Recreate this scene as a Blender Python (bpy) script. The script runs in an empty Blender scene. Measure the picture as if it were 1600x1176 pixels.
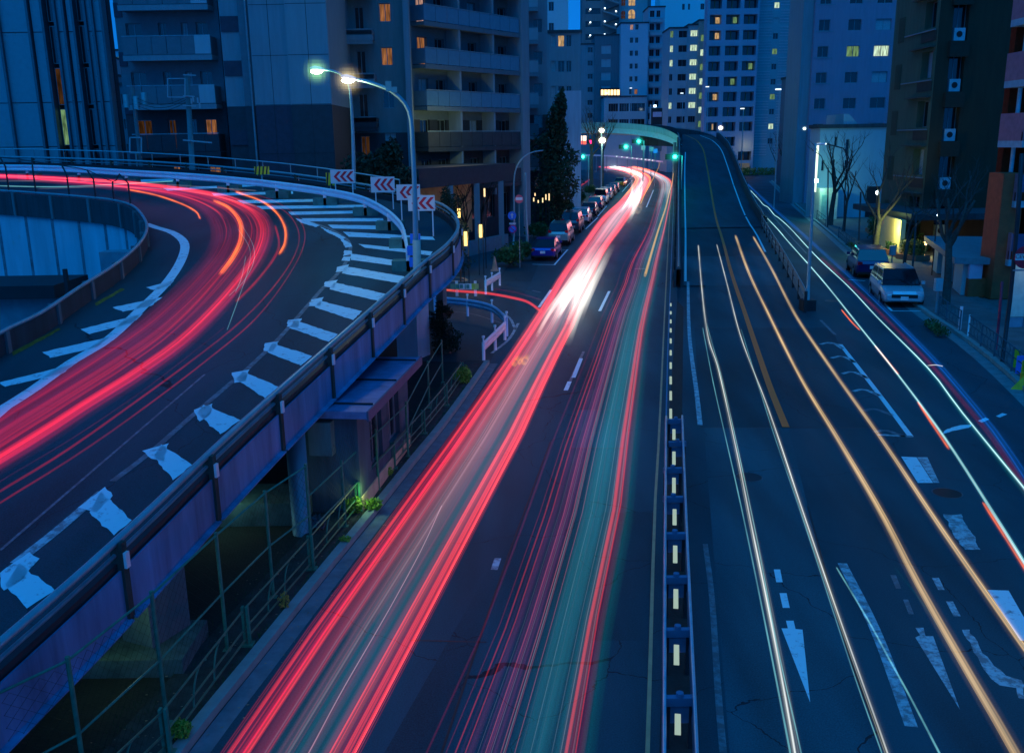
import bpy, math, random
from mathutils import Vector, Matrix
R = random.Random(7)
sc = bpy.context.scene
COL = sc.collection
rad = math.radians

# ------------------------------------------------------------------ camera
CAMZ, F, PITCH, ROLL = 7.8, 1452.0, rad(14.2), rad(0.9)
_f = Vector((0, math.cos(PITCH), -math.sin(PITCH)))
_u0 = Vector((0, math.sin(PITCH), math.cos(PITCH)))
_r0 = Vector((1, 0, 0))
_r = _r0 * math.cos(ROLL) - _u0 * math.sin(ROLL)
_u = _r0 * math.sin(ROLL) + _u0 * math.cos(ROLL)
cd = bpy.data.cameras.new('camera')
cd.lens = F / 1600 * 36; cd.sensor_width = 36; cd.clip_end = 3000; cd.clip_start = 0.1
cam = bpy.data.objects.new('camera', cd); COL.objects.link(cam)
M = Matrix(((_r.x, _u.x, -_f.x, 0), (_r.y, _u.y, -_f.y, 0), (_r.z, _u.z, -_f.z, CAMZ), (0, 0, 0, 1)))
cam.matrix_world = M
sc.camera = cam

# ------------------------------------------------------------------ world, sun, exposure
w = bpy.data.worlds.new('World'); sc.world = w; w.use_nodes = True
nt = w.node_tree; nt.nodes.clear()
sky = nt.nodes.new('ShaderNodeTexSky'); sky.sky_type = 'NISHITA'; sky.sun_disc = False
sky.sun_elevation = rad(16.0); sky.sun_rotation = rad(200)
sky.air_density = 1.0; sky.dust_density = 0.2; sky.ozone_density = 3.0
hs = nt.nodes.new('ShaderNodeRGBToBW')
mx = nt.nodes.new('ShaderNodeMix'); mx.data_type = 'RGBA'; mx.blend_type = 'MULTIPLY'; mx.inputs['Factor'].default_value = 1
mx.inputs['B'].default_value = (0.010, 0.58, 2.25, 1)      # the deep blue of the dusk air
bg = nt.nodes.new('ShaderNodeBackground'); bg.inputs['Strength'].default_value = 0.15
wo = nt.nodes.new('ShaderNodeOutputWorld')
nt.links.new(sky.outputs[0], hs.inputs[0]); pw = nt.nodes.new('ShaderNodeMath'); pw.operation = 'POWER'; pw.inputs[1].default_value = 0.45
nt.links.new(hs.outputs[0], pw.inputs[0]); nt.links.new(pw.outputs[0], mx.inputs['A'])
nt.links.new(mx.outputs['Result'], bg.inputs['Color']); nt.links.new(bg.outputs[0], wo.inputs[0])
sd = bpy.data.lights.new('sun', 'SUN'); sd.energy = 1.3; sd.angle = rad(60); sd.color = (0.01, 0.34, 1.0)
sun = bpy.data.objects.new('sun', sd); COL.objects.link(sun)
sun.rotation_euler = (rad(28), 0, rad(-20))
sc.view_settings.view_transform = 'Standard'; sc.view_settings.look = 'None'
sc.view_settings.gamma = 1.0; sc.view_settings.use_curve_mapping = False
sc.view_settings.exposure = 0.0
sc.cycles.transparent_max_bounces = 96
sc.cycles.max_bounces = 6; sc.cycles.diffuse_bounces = 3; sc.cycles.glossy_bounces = 3
sc.cycles.use_denoising = True
sc.cycles.sample_clamp_indirect = 4.0

# ------------------------------------------------------------------ pixels of the survey photo -> points in the place
def ray(px, py): return _f * F + _r * (px - 800) - _u * (py - 588)
FLAT = lambda x, y: 0.0
RAMPF = lambda x, y: 1.05 + 0.107 * y                      # the curved ramp lies on one tilted plane
_K = [(0, 0), (86, 0), (93, .25), (100, .75), (115, 2.2), (132, 4.3), (147, 6.2), (158, 7.5), (168, 8.4), (178, 8.9), (190, 9.2), (900, 9.2)]
def rz(y):
    for (a, za), (b, zb) in zip(_K, _K[1:]):
        if y <= b: return za + (zb - za) * max(0, (y - a)) / (b - a)
    return _K[-1][1]
FLY = lambda x, y: rz(y)                                   # the flyover climbing ahead
def G(px, py, h=0.0, s=FLAT):
    d = ray(px, py)
    if s is FLAT:
        t = (h - CAMZ) / d.z
        return Vector((d.x * t, d.y * t, h))
    if s is RAMPF:
        t = (CAMZ - 1.05 - h) / (0.107 * d.y - d.z)
        return Vector((d.x * t, d.y * t, CAMZ + d.z * t))
    t0 = 2 / d.y; t = t0; n = 3000
    for i in range(n):
        y = 2 + (420 - 2) * (i / n) ** 1.6
        t = y / d.y
        if CAMZ + d.z * t <= rz(y) + h: break
        t0 = t
    for _ in range(30):
        m = (t0 + t) / 2
        if CAMZ + d.z * m <= rz(d.y * m) + h: t = m
        else: t0 = m
    return Vector((d.x * t, d.y * t, CAMZ + d.z * t))
def D(px, py, Y):
    d = ray(px, py); t = Y / d.y
    return Vector((d.x * t, Y, CAMZ + d.z * t))

# ------------------------------------------------------------------ materials
MATS = {}
def mat(name, rgb, rough=0.75, metal=0.0, var=0.18, scale=3.0, bump=0.0, bscale=60.0, streak=False, spec=0.4, coat=0):
    if name in MATS: return MATS[name]
    if max(rgb) - min(rgb) < .09 and 'sign' not in name and 'white_paint' not in name: rgb = (rgb[0] * .5, rgb[1] * .97, rgb[2])      # red cut in greys: blue dusk cast put into the base colour
    m = bpy.data.materials.new(name); m.use_nodes = True; t = m.node_tree; b = t.nodes['Principled BSDF']
    b.inputs['Roughness'].default_value = rough; b.inputs['Metallic'].default_value = metal
    b.inputs['Specular IOR Level'].default_value = spec
    if coat: b.inputs['Coat Weight'].default_value = coat
    tc = t.nodes.new('ShaderNodeTexCoord'); mp = t.nodes.new('ShaderNodeMapping')
    t.links.new(tc.outputs['Object'], mp.inputs[0])
    if streak: mp.inputs['Scale'].default_value = (1, 1, 0.12)
    n1 = t.nodes.new('ShaderNodeTexNoise'); n1.inputs['Scale'].default_value = scale; n1.inputs['Detail'].default_value = 8
    n1.inputs['Roughness'].default_value = 0.65
    t.links.new(mp.outputs[0], n1.inputs['Vector'])
    cr = t.nodes.new('ShaderNodeValToRGB')
    cr.color_ramp.elements[0].position = 0.3; cr.color_ramp.elements[1].position = 0.72
    lo = [c * (1 - var) for c in rgb]; hi = [min(1, c * (1 + var)) for c in rgb]
    cr.color_ramp.elements[0].color = (*lo, 1); cr.color_ramp.elements[1].color = (*hi, 1)
    t.links.new(n1.outputs['Fac'], cr.inputs[0]); t.links.new(cr.outputs[0], b.inputs['Base Color'])
    if bump:
        n2 = t.nodes.new('ShaderNodeTexNoise'); n2.inputs['Scale'].default_value = bscale; n2.inputs['Detail'].default_value = 4
        t.links.new(tc.outputs['Object'], n2.inputs['Vector'])
        bp = t.nodes.new('ShaderNodeBump'); bp.inputs['Strength'].default_value = bump; bp.inputs['Distance'].default_value = 0.02
        t.links.new(n2.outputs['Fac'], bp.inputs['Height']); t.links.new(bp.outputs[0], b.inputs['Normal'])
    MATS[name] = m; return m
def emi(name, rgb, s, sample=True):
    if name in MATS: return MATS[name]
    m = bpy.data.materials.new(name); m.use_nodes = True; t = m.node_tree; t.nodes.clear()
    e = t.nodes.new('ShaderNodeEmission'); e.inputs[0].default_value = (*rgb, 1); e.inputs[1].default_value = s
    o = t.nodes.new('ShaderNodeOutputMaterial'); t.links.new(e.outputs[0], o.inputs[0])
    if not sample: m.cycles.emission_sampling = 'NONE'
    MATS[name] = m; return m
def litwin(name, rgb, s):
    """a lit room behind curtains: emission broken by folds of cloth"""
    if name in MATS: return MATS[name]
    m = bpy.data.materials.new(name); m.use_nodes = True; t = m.node_tree; t.nodes.clear()
    tc = t.nodes.new('ShaderNodeTexCoord'); mp = t.nodes.new('ShaderNodeMapping'); mp.inputs['Scale'].default_value = (7, 7, 0.8)
    n = t.nodes.new('ShaderNodeTexNoise'); n.inputs['Scale'].default_value = 1.3; n.inputs['Detail'].default_value = 3
    cr = t.nodes.new('ShaderNodeValToRGB'); cr.color_ramp.elements[0].position = .35; cr.color_ramp.elements[1].position = .65
    cr.color_ramp.elements[0].color = (*[c * .25 for c in rgb], 1); cr.color_ramp.elements[1].color = (*rgb, 1)
    e = t.nodes.new('ShaderNodeEmission'); e.inputs[1].default_value = s
    o = t.nodes.new('ShaderNodeOutputMaterial')
    t.links.new(tc.outputs['Object'], mp.inputs[0]); t.links.new(mp.outputs[0], n.inputs['Vector'])
    t.links.new(n.outputs['Fac'], cr.inputs[0]); t.links.new(cr.outputs[0], e.inputs[0]); t.links.new(e.outputs[0], o.inputs[0])
    m.cycles.emission_sampling = 'NONE'; MATS[name] = m; return m
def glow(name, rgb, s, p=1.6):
    """emission imitating the bloom of a lamp: adds to what is behind, fades to its rim"""
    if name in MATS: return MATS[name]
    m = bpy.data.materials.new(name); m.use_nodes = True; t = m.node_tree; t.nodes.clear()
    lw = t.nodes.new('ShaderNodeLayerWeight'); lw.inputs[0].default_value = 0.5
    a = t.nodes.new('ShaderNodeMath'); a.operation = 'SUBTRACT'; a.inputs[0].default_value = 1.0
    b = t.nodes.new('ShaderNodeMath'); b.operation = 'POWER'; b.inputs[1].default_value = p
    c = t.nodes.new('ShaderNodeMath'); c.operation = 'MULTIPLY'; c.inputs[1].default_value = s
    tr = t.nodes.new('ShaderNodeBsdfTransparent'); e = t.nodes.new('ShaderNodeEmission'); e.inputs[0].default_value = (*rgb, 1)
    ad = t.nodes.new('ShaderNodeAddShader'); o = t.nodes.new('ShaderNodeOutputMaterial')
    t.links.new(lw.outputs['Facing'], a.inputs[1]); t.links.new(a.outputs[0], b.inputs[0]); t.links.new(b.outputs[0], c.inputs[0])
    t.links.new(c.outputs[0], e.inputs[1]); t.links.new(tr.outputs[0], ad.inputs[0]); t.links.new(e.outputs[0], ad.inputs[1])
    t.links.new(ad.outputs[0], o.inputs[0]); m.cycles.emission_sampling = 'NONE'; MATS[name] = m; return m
def tube_glow(name, rgb, s, p):
    """a thread of light in the air: brightest through its middle, soft at both rims, whatever way it runs"""
    m = bpy.data.materials.new(name); m.use_nodes = True; t = m.node_tree; t.nodes.clear(); N = t.nodes.new; L = t.links.new
    at = N('ShaderNodeAttribute'); at.attribute_name = 'axis'; ge = N('ShaderNodeNewGeometry')
    def vm(op, a, b):
        n = N('ShaderNodeVectorMath'); n.operation = op; L(a, n.inputs[0]); L(b, n.inputs[1]); return n.outputs['Value']
    def ma(op, a, b=None, cl=False):
        n = N('ShaderNodeMath'); n.operation = op; n.use_clamp = cl
        for i, x in enumerate((a, b)):
            if x is None: continue
            if isinstance(x, (int, float)): n.inputs[i].default_value = x
            else: L(x, n.inputs[i])
        return n.outputs[0]
    va = vm('DOT_PRODUCT', at.outputs['Vector'], ge.outputs['Incoming']); nv = ma('ABSOLUTE', vm('DOT_PRODUCT', ge.outputs['Normal'], ge.outputs['Incoming']))
    pr = ma('SQRT', ma('MAXIMUM', ma('SUBTRACT', 1.0, ma('MULTIPLY', va, va)), 0.0004))
    q = ma('POWER', ma('DIVIDE', nv, pr, True), p); e = N('ShaderNodeEmission'); e.inputs[0].default_value = (*rgb, 1); la = N('ShaderNodeAttribute'); la.attribute_name = 'lum'; L(ma('MULTIPLY', ma('MULTIPLY', q, s), la.outputs['Fac']), e.inputs[1])
    tr = N('ShaderNodeBsdfTransparent'); ad = N('ShaderNodeAddShader'); o = N('ShaderNodeOutputMaterial')
    L(tr.outputs[0], ad.inputs[0]); L(e.outputs[0], ad.inputs[1]); L(ad.outputs[0], o.inputs[0]); m.cycles.emission_sampling = 'NONE'; MATS[name] = m; return m
def asphalt(name, base):
    m = bpy.data.materials.new(name); m.use_nodes = True; t = m.node_tree; b = t.nodes['Principled BSDF']
    tc = t.nodes.new('ShaderNodeTexCoord')
    def noise(sx, sy, s, d):
        mp = t.nodes.new('ShaderNodeMapping'); mp.inputs['Scale'].default_value = (sx, sy, 1)
        n = t.nodes.new('ShaderNodeTexNoise'); n.inputs['Scale'].default_value = s; n.inputs['Detail'].default_value = d
        t.links.new(tc.outputs['Object'], mp.inputs[0]); t.links.new(mp.outputs[0], n.inputs['Vector']); return n
    a = noise(1, 0.15, 0.8, 6); c = noise(1, 1, 45, 3); e = noise(1, 1, 0.12, 4)
    m1 = t.nodes.new('ShaderNodeMath'); m1.operation = 'MULTIPLY_ADD'; m1.inputs[1].default_value = 0.45; m1.inputs[2].default_value = 0.0
    m2 = t.nodes.new('ShaderNodeMath'); m2.operation = 'MULTIPLY_ADD'; m2.inputs[1].default_value = 0.42
    m3 = t.nodes.new('ShaderNodeMath'); m3.operation = 'MULTIPLY_ADD'; m3.inputs[1].default_value = 0.30
    t.links.new(a.outputs['Fac'], m1.inputs[0]); t.links.new(c.outputs['Fac'], m2.inputs[0]); t.links.new(m1.outputs[0], m2.inputs[2])
    t.links.new(e.outputs['Fac'], m3.inputs[0]); t.links.new(m2.outputs[0], m3.inputs[2])
    cr = t.nodes.new('ShaderNodeValToRGB'); cr.color_ramp.elements[0].position = .40; cr.color_ramp.elements[1].position = .68
    cr.color_ramp.elements[0].color = (base * .07, base * .46, base * .56, 1); cr.color_ramp.elements[1].color = (base * .17, base * 1.5, base * 1.85, 1)  # red kept low: the blue dusk cast is put into the asphalt colour
    t.links.new(m3.outputs[0], cr.inputs[0])
    wn = noise(1, 1, 1.1, 5); vm_ = t.nodes.new('ShaderNodeVectorMath'); vm_.operation = 'MULTIPLY_ADD'; vm_.inputs[1].default_value = (.9, .9, 0)
    t.links.new(wn.outputs['Color'], vm_.inputs[0]); t.links.new(tc.outputs['Object'], vm_.inputs[2])
    vo = t.nodes.new('ShaderNodeTexVoronoi'); vo.feature = 'DISTANCE_TO_EDGE'; vo.inputs['Scale'].default_value = .22; t.links.new(vm_.outputs[0], vo.inputs['Vector'])
    lt = t.nodes.new('ShaderNodeMath'); lt.operation = 'LESS_THAN'; lt.inputs[1].default_value = .0016; t.links.new(vo.outputs['Distance'], lt.inputs[0])
    ck = t.nodes.new('ShaderNodeMix'); ck.data_type = 'RGBA'; ck.inputs['B'].default_value = (.008, .018, .024, 1); t.links.new(lt.outputs[0], ck.inputs['Factor']); t.links.new(cr.outputs[0], ck.inputs['A'])
    t.links.new(ck.outputs['Result'], b.inputs['Base Color'])
    b.inputs['Roughness'].default_value = 0.66; b.inputs['Specular IOR Level'].default_value = 0.18
    n2 = noise(1, 1, 120, 2); bp = t.nodes.new('ShaderNodeBump'); bp.inputs['Strength'].default_value = .35; bp.inputs['Distance'].default_value = .01
    t.links.new(n2.outputs['Fac'], bp.inputs['Height']); t.links.new(bp.outputs[0], b.inputs['Normal'])
    MATS[name] = m; return m
def paint(name, rgb, base=0.055, wear=0.42):
    """road paint with worn-through patches down to the asphalt"""
    m = bpy.data.materials.new(name); m.use_nodes = True; t = m.node_tree; b = t.nodes['Principled BSDF']
    tc = t.nodes.new('ShaderNodeTexCoord')
    n = t.nodes.new('ShaderNodeTexNoise'); n.inputs['Scale'].default_value = 5; n.inputs['Detail'].default_value = 12; n.inputs['Roughness'].default_value = .75
    t.links.new(tc.outputs['Object'], n.inputs['Vector'])
    cr = t.nodes.new('ShaderNodeValToRGB'); cr.color_ramp.elements[0].position = wear - .06; cr.color_ramp.elements[1].position = wear + .05
    cr.color_ramp.elements[0].color = (*[(base + c * .35) / 1.2 for c in rgb], 1); cr.color_ramp.elements[1].color = (*rgb, 1)
    t.links.new(n.outputs['Fac'], cr.inputs[0]); t.links.new(cr.outputs[0], b.inputs['Base Color']); b.inputs['Roughness'].default_value = .6
    MATS[name] = m; return m

ASPH = asphalt('asphalt', 0.060); ASPHR = asphalt('asphalt_ramp', 0.050); ASPHD = asphalt('asphalt_side', 0.055)
WHITE = paint('road_paint_white', (.42, .80, .82), wear=.40); WORN = paint('road_paint_worn', (.28, .55, .57), wear=.5)  # red lowered so the white paint itself carries the blue dusk cast
FAINT = paint('road_paint_faint', (.11, .23, .25), wear=.52); ORANGE = paint('road_paint_orange', (.95, .17, .02), wear=.36)
CONC = mat('concrete', (.17, .185, .19), .85, bump=.3, streak=True, var=.3)
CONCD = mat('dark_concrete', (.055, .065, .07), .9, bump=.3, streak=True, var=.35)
CONCL = mat('pale_concrete', (.58, .58, .64), .85, bump=.2, streak=True, var=.22, scale=1.2)
KERB = mat('kerb_stone', (.30, .31, .28), .85, bump=.3)
PAVE = mat('paving', (.12, .12, .12), .9, bump=.3, scale=1.5, var=.3)
SOIL = mat('soil', (.035, .033, .028), .95, bump=.6, bscale=20)
GALV = mat('galvanised_steel', (.60, .62, .64), .45, .55, var=.12)
GALVD = mat('dull_steel', (.30, .31, .33), .55, .4, var=.2)
WPAINT = mat('white_paint', (.80, .80, .80), .45, var=.06)
FASC = mat('fascia_paint', (.085, .22, .38), .6, var=.5, streak=True, bump=.1, scale=2)
RUST = mat('rust_stain', (.10, .06, .045), .85, var=.5, scale=9, streak=True)
DARKM = mat('dark_metal', (.035, .037, .04), .55, .3)
GREENM = mat('green_paint', (.02, .20, .13), .55, var=.3, scale=8)
LEAF = mat('leaf', (.045, .11, .025), .6, var=.5, scale=2); LEAFB = mat('bright_leaf', (.13, .36, .035), .55, var=.4)
LEAFD = mat('dark_leaf', (.02, .045, .02), .7, var=.5, scale=1)
BARK = mat('bark', (.075, .055, .045), .9, var=.4, scale=10, bump=.5, bscale=40)
GLASS = mat('window_glass', (.02, .022, .025), .08, var=.3, spec=.8)
GLASSB = mat('car_glass', (.012, .014, .018), .05, spec=.9)
WIN_F = mat('window_frame', (.28, .29, .30), .5, .3)
CURT = mat('pale_curtain', (.42, .43, .45), .7, var=.3, scale=9)
TYRE = mat('tyre_rubber', (.02, .02, .02), .9)
RIM = mat('wheel_rim', (.45, .46, .48), .35, .8)
RED_P = mat('red_sign', (.75, .02, .04), .45); BOARD = mat('sign_board', (.72, .70, .66), .5, var=.05)
YEL = mat('yellow_paint', (.75, .52, .02), .5, var=.2); BLK = mat('black_paint', (.02, .02, .02), .6)
BLUE_S = mat('blue_sign', (.03, .22, .75), .4)
W_WARM = litwin('lit_warm', (1, .38, .14), .38); W_AMB = litwin('lit_amber', (1, .62, .28), .8)
W_WHITE = litwin('lit_white', (.75, 1, .72), 1.1); W_GREEN = litwin('lit_green', (.45, .85, .38), .4)
W_DIM = litwin('lit_dim', (.30, .12, .04), .2); W_PINK = litwin('lit_pink', (1, .55, .42), .6); W_CYAN = litwin('lit_cyan', (.25, .8, .85), .8)
PANES = dict(d=GLASS, c=CURT, w=W_WARM, a=W_AMB, W=W_WHITE, g=W_GREEN, m=W_DIM, p=W_PINK, y=W_CYAN)

# ------------------------------------------------------------------ mesh builder and tagging
ORG = {}
class MB:
    def __init__(s): s.v = []; s.f = []; s.m = []; s.ax = {}; s.lu = {}
    def poly(s, pts, mi=0):
        b = len(s.v); s.v += [tuple(p) for p in pts]; s.f.append(tuple(range(b, b + len(pts)))); s.m.append(mi)
    def box(s, x0, x1, y0, y1, z0, z1, mi=0, T=None):
        P = [Vector(p) for p in ((x0, y0, z0), (x1, y0, z0), (x1, y1, z0), (x0, y1, z0), (x0, y0, z1), (x1, y0, z1), (x1, y1, z1), (x0, y1, z1))]
        if T: P = [T @ p for p in P]
        b = len(s.v); s.v += [tuple(p) for p in P]
        for q in ((0, 3, 2, 1), (4, 5, 6, 7), (0, 1, 5, 4), (1, 2, 6, 5), (2, 3, 7, 6), (3, 0, 4, 7)):
            s.f.append(tuple(b + i for i in q)); s.m.append(mi)
    def tube(s, pts, r, n=8, mi=0, cap=True, lum=None):
        pts = [Vector(p) for p in pts]; k = len(pts); b = len(s.v)
        rr = r if isinstance(r, (list, tuple)) else [r] * k
        ref = None
        for i, p in enumerate(pts):
            d = (pts[min(i + 1, k - 1)] - pts[max(i - 1, 0)])
            if d.length < 1e-9: d = Vector((0, 0, 1))
            d.normalize()
            if ref is None: ref = Vector((0, 0, 1)) if abs(d.z) < .9 else Vector((1, 0, 0))
            a = d.cross(ref)
            if a.length < 1e-4: a = d.cross(Vector((0, 1, 0)))
            a.normalize(); c = a.cross(d); ref = c
            for j in range(n):
                s.ax[len(s.v)] = d
                if lum: s.lu[len(s.v)] = lum[i]
                t = 2 * math.pi * j / n
                s.v.append(tuple(p + (a * math.cos(t) + c * math.sin(t)) * rr[i]))
        for i in range(k - 1):
            for j in range(n):
                j2 = (j + 1) % n
                s.f.append((b + i * n + j, b + i * n + j2, b + (i + 1) * n + j2, b + (i + 1) * n + j)); s.m.append(mi)
        if cap:
            s.f.append(tuple(b + j for j in range(n))); s.m.append(mi)
            s.f.append(tuple(b + (k - 1) * n + j for j in range(n))); s.m.append(mi)
    def bar(s, a, b, wd, h, mi=0):
        """a straight rectangular bar from a to b"""
        a = Vector(a); b = Vector(b); d = (b - a); L = d.length; d.normalize()
        up = Vector((0, 0, 1)) if abs(d.z) < .95 else Vector((0, 1, 0))
        sx = d.cross(up).normalized(); up = sx.cross(d)
        T = Matrix((( d.x, sx.x, up.x, a.x), (d.y, sx.y, up.y, a.y), (d.z, sx.z, up.z, a.z), (0, 0, 0, 1)))
        s.box(0, L, -wd / 2, wd / 2, -h / 2, h / 2, mi, T)
    def sweep(s, path, prof, mi=0, close=True, ends=True):
        """prof: (side, up) pairs carried along a path"""
        path = [Vector(p) for p in path]; k = len(path); n = len(prof); b = len(s.v)
        for i, p in enumerate(path):
            d = path[min(i + 1, k - 1)] - path[max(i - 1, 0)]; d.z = 0; d.normalize(); sd = Vector((d.y, -d.x, 0))
            for a, z in prof: s.v.append(tuple(p + sd * a + Vector((0, 0, z))))
        for i in range(k - 1):
            for j in range(n if close else n - 1):
                j2 = (j + 1) % n
                s.f.append((b + i * n + j, b + i * n + j2, b + (i + 1) * n + j2, b + (i + 1) * n + j)); s.m.append(mi)
        if close and ends:
            s.f.append(tuple(b + j for j in range(n))); s.m.append(mi)
            s.f.append(tuple(b + (k - 1) * n + j for j in range(n))); s.m.append(mi)
    def build(s, name, mats, parent=None, smooth=False, local=False, label=None, cat=None, group=None, kind=None):
        if not isinstance(mats, (list, tuple)): mats = [mats]
        org = Vector((0, 0, 0))
        vs = s.v
        if parent is None and not local and vs:
            xs = [v[0] for v in vs]; ys = [v[1] for v in vs]; zs = [v[2] for v in vs]
            org = Vector(((min(xs) + max(xs)) / 2, (min(ys) + max(ys)) / 2, min(zs)))
            if kind == 'structure' or kind == 'stuff': org = Vector((0, 0, 0))
            vs = [(v[0] - org.x, v[1] - org.y, v[2] - org.z) for v in vs]
        me = bpy.data.meshes.new(name); me.from_pydata(vs, [], s.f); me.update()
        for m_ in mats: me.materials.append(m_)
        if mats[0].name.startswith('trail_'):
            at = me.attributes.new('axis', 'FLOAT_VECTOR', 'POINT'); fl = []
            for i in range(len(s.v)): fl += list(s.ax.get(i, (0, 0, 1)))
            at.data.foreach_set('vector', fl)
            me.attributes.new('lum', 'FLOAT', 'POINT').data.foreach_set('value', [s.lu.get(i, 1.0) for i in range(len(s.v))])
        if len(mats) > 1: me.polygons.foreach_set('material_index', s.m)
        if smooth: me.polygons.foreach_set('use_smooth', [True] * len(me.polygons))
        o = bpy.data.objects.new(name, me); COL.objects.link(o)
        if parent is not None:
            o.parent = parent
            if not local: o.location = -ORG.get(parent, Vector((0, 0, 0))); ORG[o] = Vector((0, 0, 0))
        else:
            o.location = org; ORG[o] = org
        tag(o, label, cat, group, kind); return o
def tag(o, label=None, cat=None, group=None, kind=None):
    if label: o['label'] = label
    if cat: o['category'] = cat
    if group: o['group'] = group
    if kind: o['kind'] = kind
    return o
def thing(name, label, cat, loc, rz_=0.0, group=None):
    o = bpy.data.objects.new(name, None); COL.objects.link(o); o.location = Vector(loc); o.rotation_euler = (0, 0, rz_)
    o.empty_display_size = .3; ORG[o] = Vector(loc); return tag(o, label, cat, group)
def share(me, name, parent, loc=(0, 0, 0), rot=None, scale=None):
    o = bpy.data.objects.new(name, me); COL.objects.link(o); o.parent = parent; o.location = loc
    if rot is not None: o.rotation_euler = rot
    if scale: o.scale = scale
    return o
def mesh_of(mb, name, mats, smooth=False):
    if not isinstance(mats, (list, tuple)): mats = [mats]
    me = bpy.data.meshes.new(name); me.from_pydata(mb.v, [], mb.f); me.update()
    for m_ in mats: me.materials.append(m_)
    if len(mats) > 1: me.polygons.foreach_set('material_index', mb.m)
    if smooth: me.polygons.foreach_set('use_smooth', [True] * len(me.polygons))
    return me
def copy_tree(o, parent=None):
    c = o.copy(); COL.objects.link(c); c.parent = parent
    for ch in list(o.children): copy_tree(ch, c)
    return c
def resample(pts, n):
    """Catmull-Rom through pts, n even stations"""
    P = [Vector(p) for p in pts]
    if len(P) == 2: return [P[0].lerp(P[1], i / (n - 1)) for i in range(n)]
    E = [P[0] * 2 - P[1]] + P + [P[-1] * 2 - P[-2]]; out = []
    for i in range(1, len(E) - 2):
        a, b, c, d = E[i - 1:i + 3]
        for k in range(16):
            t = k / 16
            out.append(0.5 * ((2 * b) + (c - a) * t + (2 * a - 5 * b + 4 * c - d) * t * t + (3 * b - a - 3 * c + d) * t ** 3))
    out.append(P[-1]); L = [0]
    for a, b in zip(out, out[1:]): L.append(L[-1] + (b - a).length)
    res = []; j = 0
    for i in range(n):
        t = L[-1] * i / (n - 1)
        while j < len(L) - 2 and L[j + 1] < t: j += 1
        sg = L[j + 1] - L[j]; res.append(out[j].lerp(out[j + 1], min(1, (t - L[j]) / sg if sg > 0 else 0)))
    return res
def lamp(name, loc, rgb, e, r=.15, spot=None):
    l = bpy.data.lights.new(name, 'SPOT' if spot else 'POINT'); l.energy = e; l.color = rgb; l.shadow_soft_size = r
    if spot: l.spot_size = rad(spot); l.spot_blend = .8
    o = bpy.data.objects.new(name, l); COL.objects.link(o); o.location = loc; return o

def halo(parent, c, r, rgb, s_):  # emissive sphere added to imitate lamp bloom
    """additive glow sphere round a lamp, in place of bloom"""
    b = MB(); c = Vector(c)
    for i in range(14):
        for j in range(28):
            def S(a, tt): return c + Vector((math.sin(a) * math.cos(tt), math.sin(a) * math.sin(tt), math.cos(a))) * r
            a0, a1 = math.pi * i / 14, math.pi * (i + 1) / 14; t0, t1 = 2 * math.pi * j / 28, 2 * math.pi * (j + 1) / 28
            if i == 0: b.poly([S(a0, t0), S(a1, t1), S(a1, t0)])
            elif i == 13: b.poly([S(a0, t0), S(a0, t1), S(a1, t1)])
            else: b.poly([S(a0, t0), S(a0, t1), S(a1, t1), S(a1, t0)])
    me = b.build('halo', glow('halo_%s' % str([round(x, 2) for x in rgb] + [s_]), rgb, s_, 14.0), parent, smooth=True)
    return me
# ================================================================== THE SETTING
g = MB(); g.poly([(-900, -30, -.06), (900, -30, -.06), (900, 1800, -.06), (-900, 1800, -.06)])
g.build('ground', asphalt('ground_asphalt', .04), kind='structure')

def sheet(name, pxs, z, m, s=FLAT, parent=None):
    b = MB(); b.poly([G(x, y, z, s) for x, y in pxs]); o = b.build(name, m, parent); 
    if parent is None: o['kind'] = 'structure'
    return o
kerb_left = [(-60, 1660), (290, 1180), (400, 1040), (500, 913), (590, 801), (650, 724), (700, 661), (742, 602), (765, 568)]
road = sheet('road', kerb_left[:] + [(785, 520), (830, 440), (842, 412), (868, 412), (905, 365), (948, 318), (958, 296), (940, 282), (880, 268), (820, 262), (820, 248), (1000, 247), (1062, 252), (1062, 330),
             (1058, 470), (1046, 640), (1030, 1180), (1010, 1800)], 0.0, ASPH)
side = sheet('side_road', [(785, 520), (765, 568), (700, 640), (640, 560), (650, 450), (700, 425), (735, 390), (800, 350), (880, 300), (915, 280), (925, 290), (905, 306), (862, 345), (818, 390), (790, 420), (775, 440), (800, 440), (830, 440)], 0.0, ASPHD)
rroad = sheet('right_road', [(1088, 1300), (1078, 900), (1066, 640), (1068, 480), (1192, 360), (1172, 300), (1165, 285), (1200, 268), (1270, 300), (1330, 372), (1480, 500), (1700, 700), (1750, 1500), (1400, 1600)], 0.0, ASPH)
med = sheet('median_strip', [(1030, 1180), (1046, 640), (1058, 470), (1068, 480), (1066, 640), (1078, 900), (1088, 1300), (1010, 1800)], 0.0, SOIL)

# left pavement between kerb and fence, the ground under the ramp
kl = resample([G(x, y, 0) for x, y in kerb_left], 60)
kb = MB(); kb.sweep(kl, [(0, 0), (0, .13), (-.18, .13), (-.18, 0)]); kb.build('kerb', KERB, kind='structure')
gut = MB(); gut.sweep(kl, [(.02, .004), (.30, .004)], close=False); gut.build('gutter', mat('gutter', (.16, .18, .19), .8, var=.3), kind='structure')
pv = MB(); pv.sweep(kl, [(-.18, .11), (-1.05, .11)], close=False); pv.build('pavement', mat('dirty_pavement', (.05, .05, .045), .95, var=.5, scale=4, bump=.5), kind='structure')
ver = MB(); ver.sweep(kl, [(-1.05, .05), (-26, .05)], close=False); ver.build('ground_under_ramp', SOIL, kind='structure')

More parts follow.
